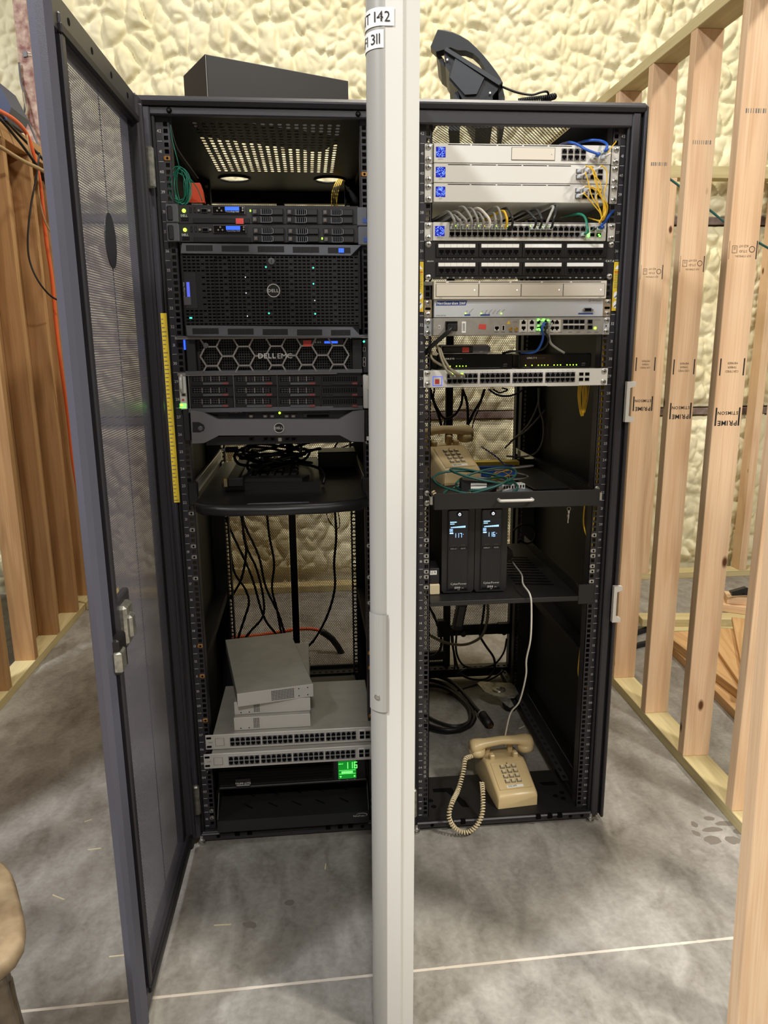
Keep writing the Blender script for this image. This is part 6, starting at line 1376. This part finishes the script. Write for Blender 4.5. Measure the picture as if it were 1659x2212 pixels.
# ------------------------------------------------------------------ drawer shelf
def drawer():
    z = .9745; d = dev('R', 'sliding_drawer', 'black sliding rack drawer with a silver bar handle', 'drawer', z); 
    MB().box(-.2205, .2215, -.054, -.050, 0, .0435, 'satin_black', .0012).build('drawer_front', d)
    MB().box(-.2205, .2215, -.050, .56, .0015, .004, 'satin_black').build('drawer_floor', d)
    for s, x in ((-1, -.2205), (1, .2215)):
        MB().box(x-.001, x+.001, -.05, .56, .002, .036, 'satin_black').build('drawer_side', d)
        m = MB(); xx = x+s*.006; m.box(xx-.004, xx+.004, -.045, .80, .012, .034, 'steel', .001); m.box(xx-.0055, xx+.0055, -.04, .80, .030, .034, 'zinc', .001); m.build('slide_rail', d)
        m = MB(); a, b = sorted((s*.224, s*.2415)); m.box(a, b, -.003, 0, -.002, .046, 'satin_black', .0006); q = m.build('rail_bracket', d); screw(q, s*.2325, -.003, .035); screw(q, s*.2325, -.003, .008)
    m = MB(); a, b = -.052, .036; m.tube([(a, -.054, .024), (a+.001, -.066, .024), (a+.008, -.072, .024), (b-.008, -.072, .024), (b-.001, -.066, .024), (b, -.054, .024)], .0042, 'alu', 8, 4); m.build('bar_handle', d, True)
    MB().box(-.2205, .2215, .555, .56, .0, .03, 'satin_black').build('drawer_back', d)
drawer()
def loft(mb, secs, m):
    n = len(secs[0]); vs = [p for s in secs for p in s]
    fs = [(j*n+i, j*n+(i+1) % n, (j+1)*n+(i+1) % n, (j+1)*n+i) for j in range(len(secs)-1) for i in range(n)]+[tuple(range(n-1, -1, -1)), tuple(range((len(secs)-1)*n, len(secs)*n))]
    mb.add(vs, fs, m)
def helix(mb, path, R_, r, turns, m):
    pts = [Vector(p) for p in path]; N = turns*9; L_ = [0]
    q = []
    for i in range(len(pts)-1):
        p0 = pts[i-1] if i else pts[0]*2-pts[1]; p1, p2 = pts[i], pts[i+1]; p3 = pts[i+2] if i+2 < len(pts) else pts[-1]*2-pts[-2]
        for k in range(10): t = k/10; q.append(.5*((2*p1)+(p2-p0)*t+(2*p0-5*p1+4*p2-p3)*t*t+(3*p1-p0-3*p2+p3)*t**3))
    q.append(pts[-1]); cum = [0]
    for a, b in zip(q[:-1], q[1:]): cum.append(cum[-1]+(b-a).length)
    out = []; prev = None; j = 0
    for k in range(N+1):
        s = cum[-1]*k/N
        while j < len(q)-2 and cum[j+1] < s: j += 1
        t = (q[j+1]-q[j]).normalized(); c = q[j]+t*(s-cum[j]); u = t.orthogonal().normalized() if prev is None else (prev-t*prev.dot(t)).normalized(); prev = u; v_ = t.cross(u); a = 2*math.pi*k/9
        out.append(c+u*(R_*math.cos(a))+v_*(R_*math.sin(a)))
    mb.tube(out, r, m, 5, 1)
def desk_phone(label, M, cord_pts=None, turns=60):
    d = empty('desk_telephone', (0, 0, 0), 0, label, 'telephone', 'beige push-button telephones'); d.matrix_world = M
    def sec(y, hw, h, c=.010): return [(-hw, y, 0), (hw, y, 0), (hw, y, h-c), (hw-c*.35, y, h-c*.3), (hw-c, y, h), (-hw+c, y, h), (-hw+c*.35, y, h-c*.3), (-hw, y, h-c)]
    m = MB(); loft(m, [sec(0, .0605, .034, .006), sec(.004, .0625, .041), sec(.012, .0635, .046), sec(.118, .0655, .084), sec(.128, .066, .086), sec(.150, .066, .078), sec(.215, .068, .070), sec(.222, .066, .062)], 'beige'); b = m.build('body', d, True, 40)
    sl = (.084-.046)/(.106); nz = Vector((0, -sl, 1)).normalized()
    def face(u, v_, h=.0): y = .014+v_*.102; return (u, y-h*sl*.9, .0462+(y-.012)*sl+h)
    def slab(mb, u0, u1, v0, v1, h0, h1, m_): 
        vs = [face(u, v_, h) for h in (h0, h1) for (u, v_) in ((u0, v0), (u1, v0), (u1, v1), (u0, v1))]; mb.add(vs, [(3, 2, 1, 0), (4, 5, 6, 7), (0, 1, 5, 4), (1, 2, 6, 5), (2, 3, 7, 6), (3, 0, 4, 7)], m_)
    m = MB(); slab(m, -.051, .051, .05, .98, 0, .0008, 'beige_dark'); slab(m, -.0500, .0500, .06, .97, 0, .0013, 'beige'); b2 = m.build('keypad_plate', d)
    for r in range(4):
        for c in range(3):
            u = (c-1)*.0185; v_ = .80-r*.165; m = MB(); slab(m, u-.0075, u+.0075, v_-.058, v_+.058, .001, .0022, 'beige_key'); slab(m, u-.0048, u+.0048, v_-.030, v_+.046, .002, .0062, 'beige_cap'); k = m.build('key', b2)
    m = MB(); slab(m, -.026, .026, .095, .175, .001, .0018, 'label_white'); lb = m.build('number_tag', b2); t = MB(); o = face(-.022, .11, .0024); t.text('555-1491', o[0], o[1], o[2], .0085, 'ink_black', 'l', U_=(0, .94, .34)); t.build('handwriting', lb)
    m = MB(); slab(m, -.0018, .0018, .90, .93, .001, .0018, 'void'); m.build('screw_hole', b2)
    for s in (-1, 1):
        m = MB(); m.box(s*.038-.008, s*.038+.008, .128, .148, .076, .100, 'beige', .003); m.build('cradle_prong', d); m = MB(); m.box(s*.038-.008, s*.038+.008, .178, .196, .066, .102, 'beige', .003); m.build('cradle_prong', d)
    m = MB(); secs = []
    for (x, zc, ry, rz) in ((-.104, .114, .012, .010), (-.100, .115, .024, .020), (-.088, .117, .027, .023), (-.070, .121, .024, .019), (-.052, .125, .018, .014), (0, .129, .0165, .0125), (.052, .125, .018, .014), (.070, .121, .024, .019), (.088, .117, .027, .023), (.100, .115, .024, .020), (.104, .114, .012, .010)):
        secs.append([(x, .163+ry*math.cos(a), zc+rz*math.sin(a)) for a in np.arange(14)/14*2*math.pi])
    loft(m, secs, 'beige'); h = m.build('handset', d, True)
    for s in (-1, 1): m = MB(); m.lathe([(.026, .0), (.026, -.014), (.023, -.022), (.012, -.025)], (s*.080, .160, .110), (0, .18, 1), 'beige', 18); m.build('handset_cup', h, True)
    if cord_pts:
        inv = M.inverted(); m = MB(); helix(m, [inv @ p for p in cord_pts], .0058, .0021, turns, 'beige_cap'); m.build('coiled_cord', d, True)
    return d
M1 = Matrix.Translation((.050, .0165, .0378)) @ Matrix.Rotation(math.radians(5), 4, 'Z')
desk_phone('beige push-button telephone standing on the bottom of the right rack', M1, [P(1018, 1634, .12), P(1005, 1640, .10), P(1001, 1665, .07), P(990, 1705, .03), P(976, 1735, -.03), P(970, 1765, -.052), P(984, 1790, -.056), P(1008, 1798, -.056), P(1030, 1783, -.052), P(1042, 1755, -.035), P(1043, 1715, .0), P(1041, 1690, .04)], 62)
M2 = Matrix.Translation((-.085, .26, .980)) @ Matrix.Rotation(math.radians(16), 4, 'Z') @ Matrix.Rotation(math.radians(8), 4, 'X')
desk_phone('beige push-button telephone tipped up in the sliding drawer', M2, [Vector((-.215, .02, 1.01)), Vector((-.20, .0, .988)), Vector((-.17, -.01, .987)), Vector((-.15, .03, .99)), Vector((-.13, .05, .99)), Vector((-.10, .06, .99))], 26)
# things lying in the drawer
zf = .9790
def ring_loops(name, label, c, n, rx, ry, r, m, seed, cat='cable', z1=.03, tilt=.012):
    d = empty(name, c, 0, label, cat); q = random.Random(seed); mb = MB()
    for k in range(n):
        a0 = q.uniform(0, 6.28); ax, ay = rx*q.uniform(.75, 1.1), ry*q.uniform(.75, 1.1); cx, cy = q.uniform(-.2, .2)*rx, q.uniform(-.2, .2)*ry; zb = r+z1*k/n; th = q.uniform(-.4, .4)
        mb.tube([(cx+ax*math.cos(a)*math.cos(th)-ay*math.sin(a)*math.sin(th), cy+ax*math.cos(a)*math.sin(th)+ay*math.sin(a)*math.cos(th), zb+tilt*(1+math.sin(a+a0))) for a in np.arange(10)/10*6.283], r, m, 7, 4, closed=True)
    mb.build('loops', d, True)['kind'] = 'stuff'; return d
ring_loops('patch_cable_coil', 'dark green network cable in loose loops in the drawer', (-.065, .11, zf), 4, .115, .07, .0032, 'cable_dkgreen', 4, z1=.035, tilt=.022)
ring_loops('patch_cable_coil', 'grey cable looped at the back right of the drawer', (.03, .36, zf), 2, .12, .08, .0030, 'cable_grey', 6)
ring_loops('patch_cable_coil', 'small yellow fibre coil at the back of the drawer', (.035, .26, zf), 4, .03, .03, .0013, 'cable_yellow', 8)
def adapter():
    a = P(995, 1058, -.02); d = empty('power_adapter', (-.078, .075, zf), math.radians(-3), 'black power adapter with two white label strips at the drawer front', 'adapter')
    MB().prism([(-.048, 0), (.050, 0), (.050, .043), (-.044, .051), (-.048, .046)], -.012, .03, 'satin_black').build('case', d)
    for zz_ in (.0265, .0355): MB().box(-.022, .022, -.0126, -.012, zz_, zz_+.0065, 'label_white').build('label_strip', d)
adapter()
b = MB().box(-.055, .055, -.09, .09, 0, .006, 'satin_black', .002).build('black_folder'); b.location = (.150, .24, zf); b.rotation_euler[2] = .08; tag(b, 'thin black folder lying at the right of the drawer', 'folder')
def bag():
    d = empty('plastic_bag', (.036, .125, zf), .2, 'clear plastic bag with printed card beside the adapter', 'bag'); m = MB(); r = random.Random(2); n = 7; vs = [(-.055+.11*i/n, -.035+.07*j/n, .002+.014*math.sin(math.pi*i/n)*math.sin(math.pi*j/n)+r.uniform(0, .003)) for i in range(n+1) for j in range(n+1)]
    m.add(vs, [(i*(n+1)+j, (i+1)*(n+1)+j, (i+1)*(n+1)+j+1, i*(n+1)+j+1) for i in range(n) for j in range(n)], 'poly_bag'); m.build('film', d)
    MB().box(-.04, .03, -.012, .012, .008, .026, 'label_white').build('card', d); t = MB(); [t.box(-.037+k*.0085, -.032+k*.0085, -.0125, -.012, .015, .023, 'ink_black') for k in range(8)]; t.build('card_print', d)['kind'] = 'stuff'
bag()
b = MB().prism([(-.10, -.02), (.12, -.035), (.13, .02), (-.09, .035)], 0, .03, 'cable_blue', 'z').build('blue_pouch'); b.location = (-.01, .42, zf); tag(b, 'flat blue pouch at the back of the drawer', 'pouch')
b = MB().prism([(-.12, -.012), (.12, -.02), (.12, .02), (-.12, .02)], 0, .012, 'yellow_tag', 'z').build('yellow_pouch'); b.location = (.01, .43, zf+.0302); tag(b, 'flat yellow strip lying on the blue pouch', 'pouch')
cab('thin blue cable lying across the drawer', [P(1040, 965, .32), P(1070, 985, .22), P(1090, 1003, .18), P(1108, 1006, .2)], .0022, 'cable_navy', 'cable', 'cable')
def keys():
    d = empty('key_ring', P(1229, 1096, -.02), 0, 'two small keys hanging on a ring under the drawer', 'keys'); MB().tube([(.005*math.cos(a), 0, -.004+.005*math.sin(a)) for a in np.arange(8)/8*6.283], .0007, 'steel', 5, 2, closed=True).build('ring', d, True)
    for k in (0, 1): m = MB(); m.box(-.0025, .0025, -.001+k*.003, .0005+k*.003, -.016-k*.012, -.008-k*.012, 'steel'); m.box(-.001, .001, -.001+k*.003, .0005+k*.003, -.032-k*.012, -.016-k*.012, 'steel'); m.build('key', d)
keys()

# ------------------------------------------------------------------ shelf with the two battery backups
def shelf():
    z = .7030; d = dev('R', 'vented_shelf', 'black louvred shelf carrying the two battery units', 'shelf', z)
    MB().box(-.222, .196, 0, .56, -.002, .0015, 'satin_black').build('shelf_sheet', d); MB().box(-.222, .196, -.003, .0, -.012, .0015, 'satin_black', .001).build('front_lip', d)
    for s, x in ((-1, -.2225), (1, .1985)):
        MB().prism([(0, -.004), (.56, -.004), (.56, .030), (.02, .032), (0, .02)], x-.0012, x+.0012, 'satin_black', 'x').build('side_flange', d)
    MB().box(.196, .2415, -.003, .0, -.022, .035, 'satin_black', .001).build('mount_ear', d)
    for k in range(11): MB().add([(.05, .12+k*.028, .0022), (.16, .10+k*.028, .0022), (.16, .108+k*.028, .0022), (.05, .128+k*.028, .0022)], [(0, 1, 2, 3)], 'void').build('louvre_slot', d)
shelf()
def battery(x0, x1, label, num, zx):
    z = .7047; y = .06; d = empty('battery_backup', ((x0+x1)/2, y, z), 0, label, 'battery backup', 'black battery backup towers'); w_ = (x1-x0)/2; H = .252
    MB().box(-w_, w_, .004, .30, 0, H, 'satin_black', .005).build('case', d)
    m = MB(); m.prism([(-w_, .012), (-w_+.006, .004), (w_-.006, .004), (w_, .012), (w_, H-.006), (w_-.006, H), (-w_+.006, H), (-w_, H-.006)], -.004, .004, 'satin_black'); m.build('fascia', d)
    m = MB(); m.box(-w_*.62, w_*.62, -.008, -.004, .012, H-.008, 'gloss_black', .003); c = m.build('centre_panel', d)
    for s in (-1, 1): MB().box(s*w_*.60-.002, s*w_*.60+.002, -.0088, -.004, .012, H-.01, 'satin_black', .001).build('panel_rib', c); MB().box(s*w_*.22-.0008, s*w_*.22+.0008, -.0086, -.0078, .012, .140, 'satin_black').build('panel_rib', c)
    m = MB(); m.lathe([(.0085, 0), (.0085, -.002), (.007, -.003)], (.002, -.008, H-.020), 'y', 'satin_black', 18); p = m.build('power_button', d); t = MB(); t.ring([(.002+.0038*math.cos(a), H-.020+.0038*math.sin(a)) for a in np.arange(14)/14*6.283], [(.002+.0028*math.cos(a), H-.020+.0028*math.sin(a)) for a in np.arange(14)/14*6.283], -.0114, -.011, 'led_white'); t.box(.0015, .0025, -.0114, -.011, H-.020, H-.0150, 'led_white'); t.build('power_symbol', p)
    m = MB(); m.box(-w_*.56, w_*.56, -.0086, -.008, .163, .219, 'lcd_dark'); s_ = m.build('lcd_screen', d); yb = -.009; t = MB()
    t.box(-.024, -.006, yb, -.0086, .209, .2115, 'lcd_ink'); t.box(-.024, -.012, yb, -.0086, .204, .2062, 'lcd_ink')
    for k in range(8): t.box(-.022+k*.0052, -.0175+k*.0052, yb, -.0086, .194, .1965+k*.0004, 'lcd_ink')
    t.ring([(-.025, .183), (-.0165, .183), (-.0165, .191), (-.025, .191)], [(-.024, .184), (-.0175, .184), (-.0175, .190), (-.024, .190)], yb, -.0086, 'lcd_ink'); t.box(-.0225, -.019, yb, -.0086, .1855, .1885, 'lcd_ink'); t.box(-.025, -.015, yb, -.0086, .177, .1805, 'lcd_ink')
    seven(t, num, -.013, -.0086, .166, .0125, 'lcd_ink'); t.cyl((.013, -.0086, .175), .0009, -.0004, 'y', 'lcd_ink', 6); t.build('readout', s_)['kind'] = 'stuff'
    for s, w2, w3 in ((-1, 'SELECT', 'DISPLAY'), (1, 'ENTER', 'MUTE')):
        m = MB(); m.box(s*.0135-.0115, s*.0135+.0115, -.0095, -.008, .130, .1385, 'plastic_black', .001); b_ = m.build('menu_button', d); t = MB(); t.text(w3, s*.0135, -.0098, .1325, .0048, 'ink_white'); t.text(w2, s*.0135, -.0088, .1425, .0038, 'ink_grey'); t.build('button_lettering', b_)
    t = MB(); t.text('CyberPower', .002, -.0088, .0285, .0085, 'ink_white', bold=False); t.text('1500', -.001, -.0088, .017, .0082, 'ink_white', bold=True); t.text('VA', .014, -.0088, .017, .0045, 'ink_white'); t.text('AVR', .002, -.0088, .0125, .0032, 'ink_white'); t.build('lettering', d)['kind'] = 'stuff'
battery(-.1810, -.0890, 'left battery backup tower, its display reading 117', '117', 0); battery(-.0872, .0048, 'right battery backup tower, its display reading 116', '116', 0)
def rtu():
    d = empty('relay_box', (-.206, .06, .7047+.032), 0, 'small dark box with upside-down RTU label left of the battery towers', 'box'); MB().box(-.018, .020, 0, .08, 0, .044, 'satin_black', .002).build('case', d)
    m = MB(); m.box(-.014, .012, -.0006, 0, .026, .038, 'label_white'); l = m.build('label_strip', d); t = MB(); t.text('RTU', -.001, -.001, .037, .010, 'ink_black', R=(-1, 0, 0), U_=(0, 0, -1)); t.build('lettering', l)
    b_ = MB().box(-.020, .020, 0, .07, 0, .030, 'beige_cap', .002).build('beige_block'); b_.location = (-.206, .055, .7047); tag(b_, 'small beige block under the box with the RTU label', 'block')
rtu()
cab('thin white telephone cord dropping from the shelf to the lower phone', [P(1103, 1208, .28), P(1115, 1225, .2), P(1127, 1242, .12), P(1130, 1262, .05), P(1145, 1285, -.012), P(1148, 1320, -.014), P(1146, 1380, -.01), P(1137, 1425, .02), P(1136, 1460, .05), P(1122, 1515, .10), P(1103, 1540, .14), P(1093, 1580, .18), P(1088, 1612, .22)], .0026, 'cable_white', 'telephone_cord', 'cord')
def qd(l): return [(890+x/3.3857, 1060+y/3.3857) for x, y in l]
cord('thin black cable looping behind the right battery tower', qd([(735, 300), (790, 255), (860, 255), (900, 300), (890, 360), (840, 385), (780, 360)]), .45, .0032, 'cable_black', 'cable', 'cable', None)
b = MB().prism([(-.03, -.05), (.035, -.01), (.03, .01), (-.03, .045)], 0, .06, 'grey_dark').build('battery_pack'); b.location = (.045, .26, .80); tag(b, 'dark wedge-shaped plug pack sticking out beside the right battery tower', 'plug')
b.location.z = .7046+.0505

# ------------------------------------------------------------------ lower compartment of the right rack
def qe(l): return [(880+x/3.318, 1280+y/3.318) for x, y in l]
GL = 'cords hanging in the lower right rack'
for lab, l, Y, r, m in (('black cord at the left bowing round to the left rail', [(150, 90), (200, 190), (240, 320), (235, 410), (180, 455), (120, 450)], .80, .005, 'cable_black'), ('grey cord sagging below the shelf at the left', [(575, 60), (575, 180), (540, 300), (470, 355), (380, 375), (260, 355), (150, 300)], .78, .0055, 'cable_olive'), ('black cord beside the grey one, curving to the caster', [(555, 60), (540, 190), (520, 300), (560, 380), (620, 470), (620, 560), (560, 620), (460, 620), (380, 580), (350, 500), (320, 350), (318, 250)], .82, .0048, 'cable_black'), ('black cord drooping in a wide bowl', [(355, 250), (350, 420), (400, 520), (500, 540), (620, 515), (690, 430), (712, 330)], .85, .0042, 'cable_black'), ('black cord dropping straight to the rear beam', [(322, 250), (330, 400), (340, 520), (330, 570)], .84, .0038, 'cable_black'), ('thin black cord lying over the rear beam', [(350, 590), (420, 550), (520, 545), (690, 545), (600, 620), (400, 690), (250, 745), (120, 785)], .84, .0042, 'cable_black')):
    cord(lab, qe(l), Y, r, m, 'cable', 'cable', GL)
d = empty('power_brick', P(990, 1325, .70), 0, 'black power brick hanging on its cords below the shelf', 'adapter'); m = MB(); m.prism([(-.022, -.06), (.012, -.064), (.034, .055), (.0, .062)], -.016, .016, 'rubber'); m.build('case', d); m = MB(); m.prism([(-.012, -.045), (.010, -.047), (.022, .03), (.002, .032)], -.0166, -.016, 'grey_dark'); m.build('rating_label', d)
def floor_cord():
    d = empty('power_cable_coil', (-.02, .38, 0), 0, 'heavy black power cord coiled on the concrete inside the right rack', 'cable'); o = d.location.copy(); m = MB()
    def g(l): return [P(880+x/3.318, 1280+y/3.318, zz, 2)-o for x, y, zz in l]
    for l in ([(100, 590, .03), (230, 605, .03), (330, 650, .03), (420, 740, .03), (490, 830, .028), (540, 880, .02)], [(100, 620, .02), (220, 640, .02), (320, 690, .02), (400, 770, .02), (470, 850, .02), (440, 930, .012), (340, 960, .012), (220, 930, .012), (120, 880, .012)], [(100, 660, .012), (260, 680, .02), (380, 760, .02), (450, 850, .02), (430, 950, .03), (320, 985, .03), (210, 970, .03), (110, 930, .03)], [(470, 860, .03), (480, 910, .03), (420, 970, .012), (300, 1000, .012), (180, 985, .012), (100, 950, .012)]): m.tube(g(l), .0075, 'cable_black', 8, 5)
    m.build('loops', d, True)['kind'] = 'stuff'
    a, b = g([(535, 870, .02), (590, 950, .015)]); m = MB(); m.tube([a, a+(b-a)*.35, b], .017, 'rubber', 10, 1); m.build('plug', d, True); m = MB(); m.tube([a+(b-a)*-.02, a+(b-a)*.06], .0178, 'cable_grey', 10, 1); m.build('plug_band', d)
    for k in (-1, 0, 1): m = MB(); dr = (b-a).normalized(); sd = dr.cross(Vector((0, 0, 1))).normalized(); m.tube([b+sd*.007*k, b+sd*.007*k+dr*.014], .0022, 'brass', 6, 1); m.build('prong', d)
floor_cord()
def caster():
    d = empty('caster_wheel', (.155, .69, 0), math.radians(-15), 'steel caster with rubber wheel lying at the rear of the right rack', 'caster')
    m = MB(); m.prism([(-.085, .045), (-.075, .062), (.045, .066), (.06, .05), (.075, -.02), (.06, -.052), (.03, -.058), (-.02, -.05), (-.055, -.02)], .078, .083, 'zinc', 'z'); p = m.build('top_plate', d)
    m = MB(); m.lathe([(.026, 0), (.026, .003), (.019, .006), (.012, .004), (.011, .009), (.004, .010)], (0, 0, .083), 'z', 'zinc', 20); m.build('swivel_hub', d, True)
    for s in (-1, 1): m = MB(); m.prism([(-.02, .078), (.035, .078), (.06, .03), (.045, .022), (.03, .03)], s*.020-.0015, s*.020+.0015, 'zinc'); m.build('fork_leg', d)
    m = MB(); m.lathe([(.012, -.015), (.028, -.015), (.030, -.010), (.030, .010), (.028, .015), (.012, .015)], (.045, 0, .030), 'y', 'rubber', 22); w_ = m.build('wheel', d, True); m = MB(); m.lathe([(.007, -.024), (.007, .024)], (.045, 0, .030), 'y', 'steel', 10); m.build('axle', d)
caster()
# ------------------------------------------------------------------ black desk phone on the rack top
def ip_phone():
    z = 1.9272; Zp = (760, 0, 3.456); d = empty('office_phone', (0, 0, z), 0, 'black office phone seen from the side on top of the right rack', 'telephone'); pv = Vector((-.11, .12, 0)); rz = -math.atan(.2); d.rotation_euler[2] = rz; d.location = Vector((0, 0, z))+pv-Matrix.Rotation(rz, 3, 'Z') @ pv; F = Face('R', .12, Zp, z)
    def pr(pts, y0, y1, m, nm, sm=False):
        mb = MB(); mb.prism([F(*p) if len(p) == 2 else p[:2] for p in pts], y0, y1, m); return mb.build(nm, d)
    lo = lambda x: (F(x, 740)[0], 0, 0)
    pr([(692, 392), (714, 372), (1092, 656), (1080, 700), (1046, 738), lo(1046), lo(925), (820, 738), (792, 682), (728, 600), (732, 548), (702, 490)], .105, .29, 'phone_black', 'phone_body')
    pr([(694, 388), (712, 366), (1112, 650), (1090, 674)], .095, .30, 'phone_grey', 'face_plate')
    pr([(760, 500), (775, 450), (985, 610), (930, 725), (845, 725), (735, 590)], .098, .106, 'phone_grey', 'side_cheek')
    pr([(634, 400), (646, 372), (692, 430), (692, 445)], .12, .28, 'phone_grey', 'display_hood')
    pr([(636, 402), (694, 445), (712, 505), (700, 488), (662, 455)], .12, .28, 'phone_black', 'display_back')
    pr([lo(725), (772, 682), (795, 676), (806, 735), lo(806)], .12, .27, 'phone_grey', 'stand')
    pr([(1088, 665), (1115, 650), (1135, 742), lo(1135), lo(1100)], .12, .27, 'phone_black', 'front_foot')
    for (a, b) in ((717, 457), (1026, 724)): q = F(a, b); MB().cyl((q[0], .104, q[1]), .0025, -.008, 'y', 'label_white', 8).build('wall_screw', d)
    out = [(650, 220), (700, 228), (760, 250), (815, 280), (870, 318), (930, 380), (985, 445), (1030, 505), (1070, 562), (1100, 610), (1118, 650)]
    inn = [(594, 350), (634, 392), (690, 380), (738, 366), (790, 392), (850, 398), (905, 424), (950, 470), (985, 530), (1004, 578), (1066, 640)]
    m = MB(); n = len(out); A = [F(*p) for p in out]; B_ = [F(*p) for p in inn]; secs = []
    for a, b in zip(A, B_):
        y0, y1 = .098, .138; e = .006; ia = (a[0]+(b[0]-a[0])*.08, a[1]+(b[1]-a[1])*.08)
        secs.append([(a[0], y0+e, a[1]), (a[0], y1-e, a[1]), (ia[0], y1, ia[1]), (b[0], y1, b[1]), (b[0], y0, b[1]), (ia[0], y0, ia[1])])
    loft(m, secs, 'phone_black'); m.build('handset', d)
    q = Vector((0, 0, z)); f3 = lambda x, y, Y: Vector((*[F(x, y)[0]], Y, F(x, y)[1]))
    m = MB(); m.tube([f3(1110, 660, .12), f3(1160, 685, .12), f3(1230, 715, .12), f3(1330, 728, .13), f3(1400, 712, .13), f3(1440, 702, .14), f3(1455, 715, .15)], .0028, 'cable_black', 7, 4); m.build('cord', d, True)
    m = MB(); helix(m, [f3(1240, 752, .15), f3(1320, 745, .15), f3(1400, 742, .15), f3(1470, 735, .15), f3(1495, 722, .16), f3(1478, 712, .18), f3(1400, 745, .2), f3(1300, 760, .2)], .0065, .0018, 42, 'cable_black'); m.build('coiled_cord', d, True)
ip_phone()
# jamb post nearest the camera at the right edge
def jamb():
    a = P(1594, 2212, -.76); b = P(1672, 1250, -.76); a0 = a.x+(b.x-a.x)*(0-a.z)/(b.z-a.z); sl = (b.x-a.x)/(b.z-a.z)
    wf = empty('wall_front', (a0+.0445, -.74, 0), label='pale timber jamb post standing nearest at the right edge', cat='wall', kind='structure'); s = board('stud', 2.33, .089, .038, 'wood_stud', wf, (0, 0, 0)); s.rotation_euler = (0, math.atan(sl), 0)
jamb()
